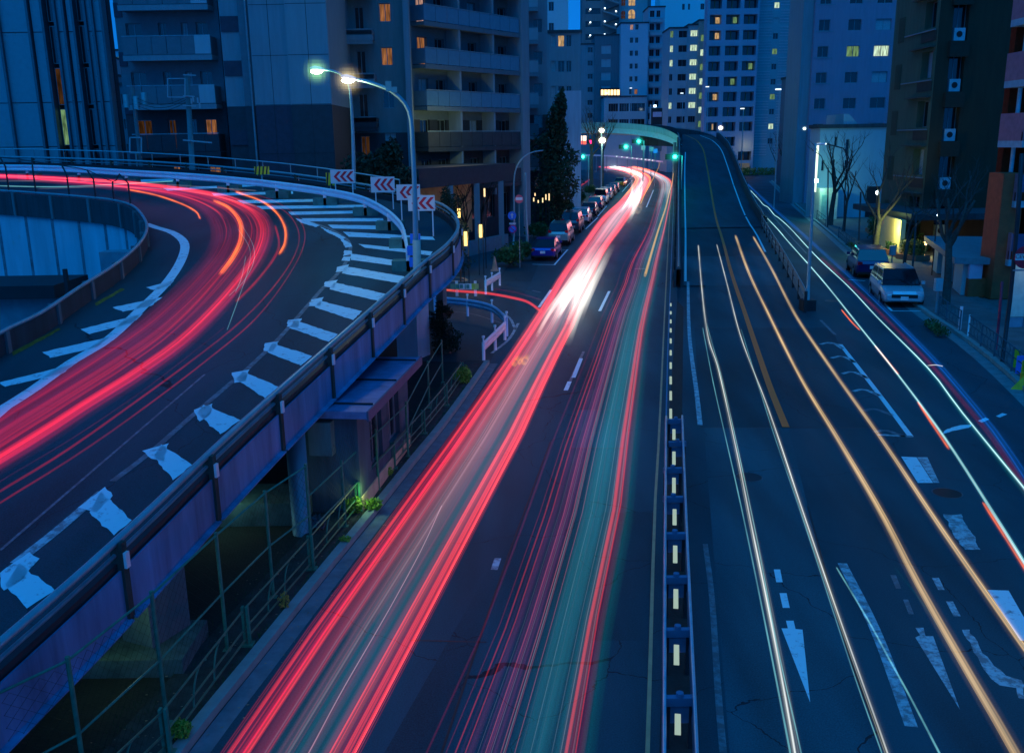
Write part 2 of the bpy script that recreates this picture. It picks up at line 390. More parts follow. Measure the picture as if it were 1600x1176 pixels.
# right pavement
kr = resample([G(x, y, 0) for x, y in [(1205, 283), (1240, 318), (1285, 356), (1330, 395), (1380, 440), (1440, 487), (1500, 527), (1560, 575), (1640, 650), (1760, 770)]], 60)
# path runs towards the viewer, its left-hand side faces the buildings
kb = MB(); kb.sweep(kr, [(0, 0), (0, .14), (-.2, .14), (-.2, 0)]); kb.build('kerb', KERB, kind='structure')
gut = MB(); gut.sweep(kr, [(.45, .0045), (.02, .0045)], close=False); gut.build('gutter', mat('gutter2', (.20, .22, .22), .8, var=.3), kind='structure')
pv = MB(); pv.sweep(kr, [(-.2, .125), (-3.4, .125)], close=False); pv.build('pavement', PAVE, kind='structure')
pv = MB(); pv.sweep(kr, [(-3.42, .06), (-30, .06)], close=False); pv.build('forecourt', mat('forecourt', (.11, .105, .10), .9, var=.25, bump=.2), kind='structure')

def mark(pxs, m=WHITE, s=FLAT, z=.006, parent=None, jag=0.0, name='marking'):
    P = [G(x, y, z, s) for x, y in pxs]
    if jag:
        Q = []
        for a, b in zip(P, P[1:] + P[:1]):
            n = max(1, int((b - a).length / .12))
            for k in range(n):
                q = a.lerp(b, k / n)
                if k: q = q + Vector((R.uniform(-jag, jag), R.uniform(-jag, jag), 0)); q.z = s(q.x, q.y) + z
                Q.append(q)
        P = Q
    b = MB(); b.poly(P); return b.build(name, m, parent)
def line(pxs, wd, m=WHITE, s=FLAT, z=.006, parent=None, name='lane_line', n=40):
    P = resample([G(x, y, 0, s) for x, y in pxs], n); b = MB(); v = []
    for i, p in enumerate(P):
        d = P[min(i + 1, n - 1)] - P[max(i - 1, 0)]; d.z = 0; d.normalize(); sd = Vector((d.y, -d.x, 0)) * wd / 2
        for q in (p - sd, p + sd): v.append(Vector((q.x, q.y, s(q.x, q.y) + z)))
    for i in range(n - 1): b.poly([v[2 * i], v[2 * i + 1], v[2 * i + 3], v[2 * i + 2]])
    return b.build(name, m, parent)
ASPH2 = asphalt('asphalt_newer', .048); ASPH3 = asphalt('asphalt_older', .078)
def patch(pxs, m, par, z=.003): b = MB(); b.poly([G(x, y, z) for x, y in pxs]); return b.build('asphalt_patch', m, par)
patch([(1085, 512), (1300, 512), (1350, 640), (1372, 668), (1095, 668)], ASPH2, rroad); patch([(1100, 668), (1232, 668), (1262, 790), (1320, 1000), (1385, 1176), (1140, 1176), (1110, 800)], ASPH3, rroad)
patch([(1066, 400), (1200, 400), (1222, 446), (1068, 446)], ASPH3, rroad); patch([(600, 1176), (770, 880), (790, 880), (690, 1176)], ASPH2, road); patch([(905, 640), (985, 640), (975, 700), (892, 700)], ASPH3, road); patch([(940, 800), (1018, 800), (1012, 1000), (905, 1000)], ASPH2, road)
SEAM = mat('tar_seam', (.012, .014, .016), .5)
for pts, par in [([(1085, 512), (1300, 512)], rroad), ([(1095, 668), (1372, 668)], rroad), ([(892, 700), (975, 700)], road), ([(905, 640), (985, 640)], road), ([(1262, 790), (1320, 1000), (1385, 1176)], rroad), ([(690, 1176), (790, 880), (860, 690)], road), ([(640, 1000), (760, 1003)], road), ([(1010, 1180), (1020, 800)], road)]:
    line(pts, .035, SEAM, z=.0045, parent=par, n=24, name='seam')
for x, y, par in [(1170, 745, rroad), (1480, 770, rroad), (1300, 470, rroad), (1000, 420, road)]:
    c = G(x, y, .005); b = MB(); b.poly([(c.x + .3 * math.cos(t), c.y + .3 * math.sin(t), .005) for t in [2 * math.pi * i / 20 for i in range(20)]]); mh = b.build('manhole_cover', mat('cast_iron', (.03, .034, .038), .45, .6, var=.3, scale=30), par)
    b = MB(); pr = [(c.x + r__ * math.cos(t), c.y + r__ * math.sin(t), .0075) for r__ in (.3, .33) for t in [2 * math.pi * i / 20 for i in range(20)]]
    for i in range(20): b.poly([pr[i], pr[(i + 1) % 20], pr[20 + (i + 1) % 20], pr[20 + i]])
    b.build('rim', mat('cover_rim', (.11, .12, .13), .5, .4), mh)
# --- main road markings
for a, b_ in [((937, 486), (952, 455)), ((896, 590), (908, 560)), ((1010, 324), (1021, 297)), ((884, 610), (890, 596))]:
    line([a, b_], .14, WHITE, parent=road, n=2)
line([(772, 890), (778, 872)], .13, WORN, parent=road, n=2)
line([(888, 602), (912, 549)], .10, FAINT, parent=road, n=2, z=.005)
line([(1008, 1300), (1012, 1176), (1023, 800), (1030, 675), (1038, 500), (1044, 380), (1048, 300)], .06, mat('yellow_line', (.42, .36, .18), .7), parent=road)
line([(842, 480), (861, 453)], .13, WHITE, parent=road, n=2)
line([(810, 505), (795, 530), (768, 552)], .12, WORN, parent=road)
line([(832, 454), (844, 457)], .15, FAINT, parent=road, n=2)
# parking bay line beside the kerbside cars
for a, b_ in [((866, 414), (887, 390)), ((915, 358), (934, 340)), ((934, 338), (948, 322)), ((972, 300), (988, 282)), ((984, 280), (992, 272))]:
    line([a, b_], .12, WHITE, parent=road, n=3)
for a, b_ in [((832, 413), (868, 414)), ((872, 391), (888, 391)), ((906, 358), (916, 358))]: line([a, b_], .12, WHITE, parent=road, n=2)
# --- right road markings
for pts, wd, m in [([(1075, 440), (1077, 520), (1088, 610), (1094, 664)], .14, WORN),
                   ([(1102, 850), (1112, 930), (1122, 1080), (1130, 1176)], .10, FAINT),
                   ([(1313, 538), (1365, 605), (1423, 682)], .15, WHITE), ([(1371, 679), (1426, 682)], .14, WORN),
                   ([(1282, 500), (1305, 523)], .12, FAINT), ([(1160, 280), (1176, 300), (1220, 352), (1260, 396)], .1, FAINT)]:
    line(pts, wd, m, parent=rroad)
for i in range(6):                                          # the faded chevron zone
    x, y = 1285 + 17 * i, 536 + 20 * i + i * i * 1.5
    line([(x - 3, y + 2), (x + 14, y - 1), (x + 32 + i * 2.5, y + 9)], .16, WORN if i < 4 else FAINT, parent=rroad, n=8)
line([(1313, 538), (1288, 536)], .1, WORN, parent=rroad, n=3)
mark([(1408, 713), (1432, 714), (1458, 754), (1434, 754)], parent=rroad); mark([(1433, 714), (1449, 714), (1468, 754), (1459, 754)], WORN, parent=rroad)
mark([(1474, 803), (1502, 803), (1532, 858), (1508, 858), (1490, 836)], WORN, parent=rroad, jag=.03)
mark([(1543, 921), (1576, 922), (1612, 985), (1612, 1000), (1594, 1000)], parent=rroad)
mark([(1209, 889), (1219, 889), (1223, 909), (1213, 909)], parent=rroad); mark([(1218, 926), (1229, 926), (1234, 949), (1223, 949)], parent=rroad)
mark([(1228, 969), (1240, 969), (1243, 982), (1254, 983), (1266, 1097), (1221, 981), (1231, 981)], parent=rroad)     # straight-ahead arrow
mark([(1391, 898), (1400, 898), (1408, 919), (1400, 919)], FAINT, parent=rroad); mark([(1411, 936), (1419, 936), (1428, 959), (1420, 959)], FAINT, parent=rroad)
mark([(1430, 980), (1443, 980), (1446, 993), (1458, 993), (1500, 1108), (1430, 995), (1438, 992)], WORN, parent=rroad)
mark([(1456, 902), (1467, 902), (1476, 921), (1466, 921)], WORN, parent=rroad); mark([(1478, 939), (1489, 939), (1501, 962), (1490, 962)], WORN, parent=rroad)
mark([(1503, 983), (1515, 983), (1535, 1020), (1572, 1055), (1596, 1062), (1604, 1092), (1592, 1090), (1588, 1074), (1562, 1070), (1543, 1052), (1528, 1026)], WORN, parent=rroad, jag=.03)
line([(1316, 880), (1368, 985), (1424, 1135)], .17, WORN, parent=rroad)
mark([(1470, 678), (1480, 670), (1500, 664), (1518, 663), (1514, 668), (1494, 672)], parent=rroad, jag=.03)
mark([(1528, 657), (1540, 652), (1546, 655), (1534, 660)], parent=rroad); mark([(1556, 650), (1566, 645), (1574, 647), (1562, 652)], parent=rroad)
for pts in [[(1364, 458), (1376, 459)], [(1366, 460), (1394, 486)], [(1394, 486), (1442, 486)], [(1326, 437), (1352, 439)]]: line(pts, .12, WHITE, parent=rroad, n=3)

# ================================================================== THE CURVED RAMP
outer_px = [(-420, 1390), (-200, 1182), (0, 1004), (115, 905), (230, 800), (370, 668), (500, 553), (612, 455), (660, 412), (695, 385), (712, 365), (716, 350), (710, 335), (695, 322), (677, 314), (640, 301), (560, 287), (495, 277), (422, 268), (300, 257), (175, 250), (0, 245), (-160, 243), (-400, 244)]
inner_px = [(-420, 830), (-80, 575), (0, 522), (65, 490), (125, 450), (180, 415), (215, 385), (229, 362), (226, 343), (208, 323), (178, 314), (145, 310), (88, 305), (0, 299), (-120, 296), (-400, 296)]
H = .5
OUT = resample([G(x, y, H, RAMPF) for x, y in outer_px], 120)
INN = resample([G(x, y, H, RAMPF) for x, y in inner_px], 120)
def dz(p, h=0.0): return Vector((p.x, p.y, RAMPF(p.x, p.y) + h))
dk = MB()
outl = [dz(p) for p in OUT] + [dz(p) for p in reversed(INN)]
dk.poly(outl); ramp = dk.build('ramp_road', ASPHR, kind='structure')
# deck slab underside and the solid body
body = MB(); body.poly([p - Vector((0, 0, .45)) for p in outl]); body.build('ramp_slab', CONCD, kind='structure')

# outer edge girder: fascia panels, top rail, reflector brackets
gird = thing('edge_girder', 'violet-lit steel edge girder running along the outside of the curved ramp', 'girder', dz(OUT[0]))
b = MB(); b.sweep([dz(p) for p in OUT], [(.02, -.55), (.02, .22), (-.10, .22), (-.10, -.55)]); b.build('inner_plate', DARKM, gird)
b = MB(); b.tube([dz(p, .5) for p in OUT], .055, 8); b.build('top_rail', mat('rail_blue_steel', (.42, .44, .46), .4, .5), gird, smooth=True)
b = MB(); b.tube([dz(p, .33) for p in OUT], .03, 6); b.build('lower_rail', GALVD, gird, smooth=True)
L = [0]
for a, c in zip(OUT, OUT[1:]): L.append(L[-1] + (c - a).length)
def along(P, LL, t):
    for i in range(len(LL) - 1):
        if LL[i + 1] >= t: return P[i].lerp(P[i + 1], (t - LL[i]) / (LL[i + 1] - LL[i]))
    return P[-1]
NPAN = 30; step = L[-1] / NPAN
for k in range(NPAN):
    pts = [along(OUT, L, k * step + .035 + (step - .07) * j / 6) for j in range(7)]
    b = MB(); b.sweep([dz(p) for p in pts], [(.04, -.62), (.04, .12), (.07, .12), (.07, -.58), (.16, -.60), (.16, -.62)])
    b.build('panel', FASC, gird, smooth=False)
    p = dz(along(OUT, L, k * step)); q = dz(along(OUT, L, k * step + .1)); d = (q - p); d.z = 0; d.normalize(); sd = Vector((d.y, -d.x, 0))
    T = Matrix(((d.x, sd.x, 0, p.x), (d.y, sd.y, 0, p.y), (d.z, sd.z, 1, p.z), (0, 0, 0, 1)))
    b = MB(); b.box(-.06, .06, -.06, .11, -.62, .50, 0, T); post_ = b.build('rail_post', RUST, gird)
    b = MB(); b.box(-.045, .045, .11, .15, .14, .36, 0, T); b.build('reflector', WPAINT, post_)
# grey joint covers below: stain strips beside the posts
# inner parapet wall
par = thing('inner_parapet', 'grey concrete parapet with steel cap on the inside of the curved ramp', 'parapet wall', dz(INN[0]))
b = MB(); b.sweep([dz(p) for p in INN], [(-.0, -.5), (-.0, .46), (-.16, .46), (-.16, -.5)]); b.build('wall', CONCD, par)
b = MB(); b.tube([dz(p, .53) for p in INN], .05, 8); b.build('cap_rail', mat('cap_steel', (.38, .40, .42), .5, .4), par, smooth=True)
LI = [0]
for a, c in zip(INN, INN[1:]): LI.append(LI[-1] + (c - a).length)
nj = int(LI[-1] / 2.2)
for k in range(1, nj):
    p = dz(along(INN, LI, k * LI[-1] / nj)); q = dz(along(INN, LI, k * LI[-1] / nj + .1)); d = q - p; d.z = 0; d.normalize(); sd = Vector((d.y, -d.x, 0))
    T = Matrix(((d.x, sd.x, 0, p.x), (d.y, sd.y, 0, p.y), (0, 0, 1, p.z), (0, 0, 0, 1)))
    b = MB(); b.box(-.07, .07, -.22, .06, -.5, .50, 0, T); b.build('pilaster', CONC, par)
# retaining wall under the inner far arm (pale)
far = [p for p in INN[60:]]; rw = MB()
for a, c in zip(far, far[1:]):
    rw.poly([(a.x, a.y - .05, -.06), (c.x, c.y - .05, -.06), (c.x, c.y - .05, RAMPF(0, c.y) - .5), (a.x, a.y - .05, RAMPF(0, a.y) - .5)])
    rw.poly([(a.x, a.y + .4, -.06), (c.x, c.y + .4, -.06), (c.x, c.y + .4, RAMPF(0, c.y) - .5), (a.x, a.y + .4, RAMPF(0, a.y) - .5)])
rw.build('retaining_wall', CONCL, label='tall pale concrete retaining wall holding up the far arm of the curved ramp', cat='wall')
for k in range(1, 16):
    t_ = far[min(len(far) - 1, k * 4)]; b = MB(); b.box(t_.x - .05, t_.x + .05, t_.y - .10, t_.y - .052, 0, RAMPF(0, t_.y) - .5)
    b.build('joint', mat('wall_joint', (.20, .23, .26), .9, var=.4), bpy.data.objects['retaining_wall'])
    if k % 3 == 1: b = MB(); b.tube([(t_.x + .8, t_.y - .12, 0), (t_.x + .8, t_.y - .12, RAMPF(0, t_.y) - .6)], .05, 8); b.build('drainpipe', GALVD, bpy.data.objects['retaining_wall'])
# yard inside the loop
a = D(165, 440, 33); b = MB(); b.box(a.x - .2, a.x + 3.5, 33.2, 34, -.05, D(165, 395, 33).z)
b.build('yard_wall', mat('yard_wall_paint', (.26, .30, .34), .85), label='lower grey-blue wall in the yard inside the ramp loop', cat='wall')
sh = thing('yard_shed', 'dark flat-roofed shed in the yard inside the ramp loop', 'shed', (D(40, 450, 30).x, 30, 0)); a = D(-120, 450, 29.5); c = D(84, 450, 29.5); z_ = D(84, 446, 29.5).z
b = MB(); b.box(a.x, c.x, 29.5, 32, z_ - .42, z_); b.build('roof', DARKM, sh)
b = MB(); b.box(a.x, c.x + 1.0, 29.9, 31.8, 0, z_ - .44); b.build('wall', mat('yard_wall_paint', (.26, .30, .34), .85), sh)
b = MB(); b.box(c.x + .3, c.x + .42, 29.6, 29.7, 0, z_ + .5); b.build('post', DARKM, sh)
# mesh fence posts over the far inner parapet (they lean outwards at the top)
fen = thing('anti_throw_fence', 'dark fence of leaning posts standing on the inner ramp parapet', 'fence', dz(INN[70]))
ftop = []
for px, py, tx, ty in [(-60, 316, -75, 240), (12, 322, 0, 246), (61, 326, 50, 252), (108, 328, 97, 259), (149, 331, 136, 266), (178, 328, 176, 284), (205, 318, 186, 272)]:
    base = min(INN[55:], key=lambda p: abs((p - Vector((0, 0, 0))).dot(Vector((1, 0, 0))) - D(px, py, p.y).x))
    bz = dz(base, .45); Y = base.y
    top = D(tx, ty, Y + .2); mid = D(px - 2, ty + 14, Y + .1); mid.x = bz.x
    b = MB(); b.tube([bz, Vector((bz.x, Y, mid.z)), top], .035, 6); b.build('post', DARKM, fen); ftop.append(top)
b = MB(); b.tube(resample(sorted(ftop, key=lambda p: p.x), 24), .02, 5); b.build('rail', DARKM, fen)

# --- paint on the ramp
def rmark(pxs, m=WHITE, jag=.05): return mark(pxs, m, RAMPF, .008, ramp, jag, 'stripe')
line([(-30, 672), (0, 642), (50, 610), (110, 567), (170, 530), (225, 478), (262, 440), (284, 405), (288, 380), (270, 364), (245, 356), (228, 350)], .30, WHITE, RAMPF, .008, ramp, 'edge_line')
for q in [[(0, 597), (8, 604), (98, 583), (118, 568)], [(66, 550), (78, 559), (150, 543), (172, 526)], [(126, 514), (140, 522), (208, 504), (224, 490)], [(176, 480), (192, 487), (236, 478), (254, 464)], [(228, 449), (240, 453), (266, 446), (272, 438)]]:
    rmark(q, jag=.02)
# outer hatch bars: thin far bars, wide ragged near bars
for q in [[(210, 281), (270, 279), (272, 282), (214, 285)], [(255, 294), (400, 288), (400, 291), (262, 298)], [(330, 302), (458, 299), (458, 303), (335, 306)], [(370, 313), (498, 311), (500, 315), (380, 318)],
          [(400, 322), (570, 320), (572, 324), (410, 327)], [(450, 331), (572, 329), (574, 333), (455, 336)], [(470, 341), (598, 341), (600, 346), (480, 346)], [(512, 351), (618, 353), (622, 359), (520, 357)],
          [(536, 362), (676, 370), (680, 375), (545, 370)], [(560, 381), (676, 393), (672, 399), (570, 387)], [(548, 396), (640, 410), (630, 417), (548, 406)],
          [(540, 416), (632, 432), (622, 442), (534, 427)], [(522, 441), (603, 459), (590, 470), (515, 452)], [(500, 470), (566, 486), (552, 500), (492, 480)],
          [(460, 500), (528, 522), (514, 534), (452, 512)], [(425, 536), (488, 556), (470, 571), (418, 550)], [(380, 580), (436, 604), (414, 622), (368, 592)],
          [(318, 632), (376, 656), (344, 678), (308, 646)], [(252, 694), (300, 726), (270, 750), (240, 712)], [(158, 768), (206, 812), (178, 836), (140, 800)],
          [(30, 880), (86, 922), (42, 950), (8, 912)], [(-120, 1010), (-60, 1060), (-110, 1100), (-160, 1040)]]:
    rmark(q, jag=.012 if q[0][1] < 400 else .018)
for q in [[(462, 341), (478, 344), (500, 352), (494, 355), (470, 348)], [(500, 354), (528, 365), (540, 372), (534, 374), (510, 362)], [(530, 370), (548, 380), (551, 385), (540, 387)],
          [(538, 391), (550, 392), (550, 397), (536, 400)], [(537, 401), (549, 401), (546, 408), (533, 407)], [(527, 417), (545, 413), (541, 424), (524, 425)], [(508, 440), (528, 437), (522, 450), (506, 447)], [(486, 468), (506, 464), (500, 478), (482, 478)],
          [(450, 500), (472, 497), (464, 513), (448, 510)], [(414, 536), (436, 533), (426, 549), (412, 548)], [(362, 582), (390, 577), (384, 595), (366, 598)],
          [(303, 640), (332, 630), (330, 646), (312, 658)], [(222, 704), (264, 692), (256, 720), (236, 716)], [(122, 792), (164, 760), (176, 774), (150, 800)], [(-2, 896), (46, 862), (62, 872), (34, 906), (6, 922)], [(-180, 1030), (-120, 985), (-90, 1000), (-140, 1050)]]:
    rmark(q, jag=.02)
line([(24, 880), (90, 828), (160, 768)], .17, WORN, RAMPF, .007, ramp, 'edge_line'); line([(176, 752), (236, 706), (300, 650), (366, 594)], .12, FAINT, RAMPF, .007, ramp, 'edge_line')
line([(480, 345), (520, 360), (545, 378), (545, 400), (530, 425), (505, 450), (470, 490), (430, 535), (370, 592)], .12, FAINT, RAMPF, .007, ramp, 'edge_line')
line([(320, 585), (0, 860)], .05, FAINT, RAMPF, .006, ramp, 'edge_line')
# moss at the inner kerb
for a in [[(20, 556), (95, 515), (92, 512), (18, 550)], [(150, 478), (195, 452), (190, 450), (148, 474)]]: mark(a, mat('moss', (.14, .15, .02), .95, var=.5, scale=8), RAMPF, .006, ramp, .02)

# --- white W-beam guard rail on the ramp with concrete feet
gpx = [(-150, 263), (0, 261), (100, 263), (200, 269), (300, 275), (400, 284), (500, 297), (560, 309), (600, 328), (625, 350), (634, 372), (637, 392)]
GR = resample([G(x, y, .62, RAMPF) for x, y in gpx], 80)
grl = thing('guard_rail', 'long white corrugated guard rail curving round the hatched area of the ramp', 'guard rail', dz(GR[0]))
b = MB(); WB = [(0, .0), (.05, .04), (.05, .09), (-.0, .14), (-.0, .18), (.05, .23), (.05, .28), (0, .32), (-.02, .32), (-.02, 0)]
LG = [0]
for a, c in zip(GR, GR[1:]): LG.append(LG[-1] + (c - a).length)
b = MB(); b.sweep([dz(p, .42) for p in GR], WB); b.build('beam', mat('galvanised_white', (.78, .80, .84), .4, .1, var=.08), grl, smooth=False)
npost = int(LG[-1] / 3.2)
for k in range(npost + 1):
    p = dz(along(GR, LG, LG[-1] * k / npost))
    b = MB(); b.box(p.x - .06, p.x + .06, p.y + .0, p.y + .12, p.z, p.z + .62); b.build('post', WPAINT, grl)
    b = MB(); b.box(p.x - .5, p.x + .5, p.y + .0, p.y + .55, p.z + .0, p.z + .32); b.build('foot', mat('mossy_concrete', (.12, .20, .16), .9, var=.3, bump=.4), grl)
b = MB(); e = dz(GR[-1])
for i, (ox, oz) in enumerate([(0.05, .15), (.0, .5), (.1, .85)]): b.box(e.x + ox, e.x + ox + .3, e.y - .12, e.y - .02, e.z + oz, e.z + oz + .28)
b.build('end_plate', BLUE_S, grl)
# second thin fence line beyond the guard rail: posts + rail
ff = thing('edge_fence', 'thin blue steel handrail beyond the white guard rail of the ramp', 'railing', dz(OUT[60]))
seg = OUT[52:]; b = MB(); b.tube([dz(p, .95) for p in seg], .03, 6); b.build('handrail', GALV, ff)
for p in seg[::3]:
    b = MB(); b.tube([dz(p, .4), dz(p, .95)], .025, 5); b.build('post', GALVD, ff)

# --- chevron boards
def chevron(x0, y0, x1, y1, lab, Y, legs=True):
    a = D(x0, y1, Y); c = D(x1, y0, Y); W = c.x - a.x; Hh = c.z - a.z
    t = thing('chevron_board', lab, 'road sign', (a.x, Y, RAMPF(0, Y)), 0, 'red and white chevron boards along the ramp curve')
    b = MB(); b.box(0, W, 0, .03, a.z - RAMPF(0, Y), c.z - RAMPF(0, Y)); b.build('board', BOARD, t, local=True)
    z0 = a.z - RAMPF(0, Y)
    for k in range(3):
        b = MB(); cx = W * (.13 + .26 * k); w2 = W * .13; hw = W * .2
        for s_ in (1, -1):
            b.poly([(cx, -.004, z0 + Hh / 2), (cx + w2, -.004, z0 + Hh / 2), (cx + w2 + hw, -.004, z0 + Hh / 2 + s_ * Hh * .38), (cx + hw, -.004, z0 + Hh / 2 + s_ * Hh * .38)])
        b.build('arrow', RED_P, t, local=True)
    for lx in (.18, .9):
        b = MB(); b.tube([(W * lx, .05, 0), (W * lx, .05, z0 + Hh * .8)], .025, 6); b.build('leg', WPAINT, t, local=True)
chevron(517, 265, 553, 287, 'chevron board beside the lamp post, first along the ramp', 41)
chevron(580, 276, 616, 301, 'chevron board standing alone between its neighbours', 38.5)
chevron(620, 288, 656, 313, 'chevron board half hidden behind the lamp post and next board', 36)
chevron(638, 305, 679, 330, 'closest chevron board, the lamp post crossing its left side', 33)
for x0, y0, x1, y1, Y, lb in [(398, 260, 420, 273, 44, 'yellow and black striped plate on the rail above the guard rail'), (510, 270, 522, 290, 41.5, 'yellow and black striped plate tucked behind a chevron board')]:
    a = D(x0, y1, Y); c = D(x1, y0, Y); t = thing('hazard_plate', lb, 'hazard plate', a)
    b = MB(); b.box(0, c.x - a.x, 0, .04, 0, c.z - a.z); b.build('plate', YEL, t, local=True)
    Wd = c.x - a.x; Hd = c.z - a.z; n = max(1, int(Wd / .16))
    for k in range(n):
        b = MB(); x = Wd * k / n; b.poly([(x, -.004, 0), (x + .07, -.004, 0), (min(Wd, x + .13), -.004, Hd), (x + .06, -.004, Hd)]); b.build('stripe', BLK, t, local=True)
    b = MB(); b.box(Wd * .4, Wd * .5, .04, .08, -1.4, Hd); b.build('post', GALVD, t, local=True)

# --- piers under the ramp
def pier(pxb, pyb, wd, dp, lab, cap=True, m=CONC):
    p = G(pxb, pyb, 0.05) + Vector((-.45, .25, 0)); top = RAMPF(0, p.y) - .45
    t = thing('ramp_pier', lab, 'pier', (p.x, p.y, 0), rad(-25), 'concrete piers under the ramp')
    b = MB(); b.box(-wd / 2, wd / 2, 0, dp, 0, top); b.build('shaft', m, t, local=True)
    if cap: b = MB(); b.box(-wd / 2 - .5, wd / 2 + .5, -.1, dp + .1, top - .35, top - .02); b.build('cap', m, t, local=True)
pier(255, 1046, .62, .8, 'broad concrete pier under the near girder, lit at its foot', False)
pier(555, 700, .6, .6, 'concrete pier behind the hut roof', False)
pier(655, 560, .9, .9, 'blue-grey concrete pier beyond the hut', False, CONCL)
pier(-70, 1330, .7, .8, 'concrete pier at the near end of the ramp', False)
pier(707, 545, .3, .3, 'thin concrete pier where the ramp turns away', False)
p = G(486, 836, 0.05) + Vector((-.2, .12, 0)); b = MB(); b.tube([(p.x, p.y, 0), (p.x, p.y, RAMPF(0, p.y) - .5)], .2, 16)
b.build('round_column', mat('blue_steel', (.22, .26, .30), .5, .3, streak=True), label='thick round steel column beside the hut under the ramp', cat='column', smooth=True)
for (xa_, xb_, yb_, yt_, lb_) in [(340, 478, 824, 786, 'low concrete plinth under the ramp between the round column and the broad pier'), (118, 288, 1062, 1030, 'low concrete plinth under the ramp beside the broad pier')]:
    a = G(xa_, yb_, 0); c = G(xb_, yb_, 0); zt_ = max(.25, D(xb_, yt_, c.y + .0).z); b = MB(); b.box(a.x, c.x, c.y, c.y + 1.2, -.02, zt_); b.build('plinth_block', mat('plinth_concrete', (.13, .16, .15), .9, var=.4, bump=.4), label=lb_, cat='plinth')
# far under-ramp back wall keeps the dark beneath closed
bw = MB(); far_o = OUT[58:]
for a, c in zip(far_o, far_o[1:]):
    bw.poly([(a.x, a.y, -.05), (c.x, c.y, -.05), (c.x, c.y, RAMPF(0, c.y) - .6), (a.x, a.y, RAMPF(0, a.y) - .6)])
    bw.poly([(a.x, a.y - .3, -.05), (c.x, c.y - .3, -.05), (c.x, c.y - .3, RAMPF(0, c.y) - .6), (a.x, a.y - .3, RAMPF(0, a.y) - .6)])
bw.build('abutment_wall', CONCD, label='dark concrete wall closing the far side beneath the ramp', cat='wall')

# ================================================================== FLYOVER AND ARC BRIDGE
def xf(pxs, h=0.0):
    P = sorted([G(x, y, h, FLY) for x, y in pxs], key=lambda p: p.y)
    def f(Y):
        if Y <= P[0].y: return P[0].x + (P[1].x - P[0].x) * (Y - P[0].y) / (P[1].y - P[0].y)
        for a, b in zip(P, P[1:]):
            if Y <= b.y: return a.x + (b.x - a.x) * (Y - a.y) / max(1e-6, b.y - a.y)
        return P[-1].x
    return f
XL = xf([(1064, 480), (1063, 400), (1062, 330), (1062, 280), (1063, 240), (1062, 222), (1052, 207)])
XR = xf([(1262, 480), (1228, 420), (1203, 377), (1186, 345), (1163, 300), (1146, 255), (1136, 233), (1122, 218), (1102, 210), (1090, 206)])
YS = [84 + i * 2 for i in range(46)]
b = MB()
for a, c in zip(YS, YS[1:]): b.poly([(XL(a), a, rz(a) + .012), (XR(a), a, rz(a) + .012), (XR(c), c, rz(c) + .012), (XL(c), c, rz(c) + .012)])
fly = b.build('flyover_road', ASPHR, kind='structure')
def fly_wall(xfun, s_, y0, name, lab, y1=160, hgt=.95, m=CONCD):
    t = thing(name, lab, 'parapet wall', (xfun(y0), y0, 0))
    yy = [y0 + (y1 - y0) * i / 60 for i in range(61)]
    b = MB()
    for a, c in zip(yy, yy[1:]):
        A = [(xfun(a), a), (xfun(a) + s_ * .3, a), (xfun(c) + s_ * .3, c), (xfun(c), c)]
        za, zc = rz(a), rz(c)
        b.poly([(A[0][0], a, za - .02), (A[3][0], c, zc - .02), (A[3][0], c, zc + hgt), (A[0][0], a, za + hgt)])
        b.poly([(A[1][0], a, -.06), (A[2][0], c, -.06), (A[2][0], c, zc + hgt), (A[1][0], a, za + hgt)])
        b.poly([(A[0][0], a, za + hgt), (A[3][0], c, zc + hgt), (A[2][0], c, zc + hgt), (A[1][0], a, za + hgt)])
    b.build('wall', m, t)
    b = MB(); b.tube([(xfun(a) + s_ * .15, a, rz(a) + hgt + .14) for a in yy], .05, 6); b.build('rail', GALVD, t, smooth=True)
    for a in yy[::3]:
        b = MB(); b.box(xfun(a) + s_ * .3 - .02 * s_ if s_ > 0 else xfun(a) - .42, xfun(a) + .42 if s_ > 0 else xfun(a) - .28, a - .12, a + .12, -.05, rz(a) + hgt - .05); b.build('rib', m, t)
fly_wall(XL, -1, 50, 'flyover_parapet', 'grey parapet and retaining wall on the median side of the flyover')
fly_wall(XR, 1, 84, 'flyover_parapet', 'grey parapet and retaining wall on the side street side of the flyover')
line([(1071, 440), (1071, 356), (1070, 300), (1070, 262), (1071, 238)], .14, WHITE, FLY, .02, fly, 'edge_line')
line([(1196, 394), (1176, 357), (1150, 300), (1135, 255), (1126, 233), (1113, 220), (1094, 212)], .14, WHITE, FLY, .02, fly, 'edge_line', 70)
line([(1228, 668), (1204, 608), (1186, 556), (1164, 490), (1142, 424), (1125, 362), (1110, 293), (1104, 258), (1100, 238), (1094, 226), (1084, 217), (1070, 211)], .2, ORANGE, FLY, .02, fly, 'centre_line', 90)

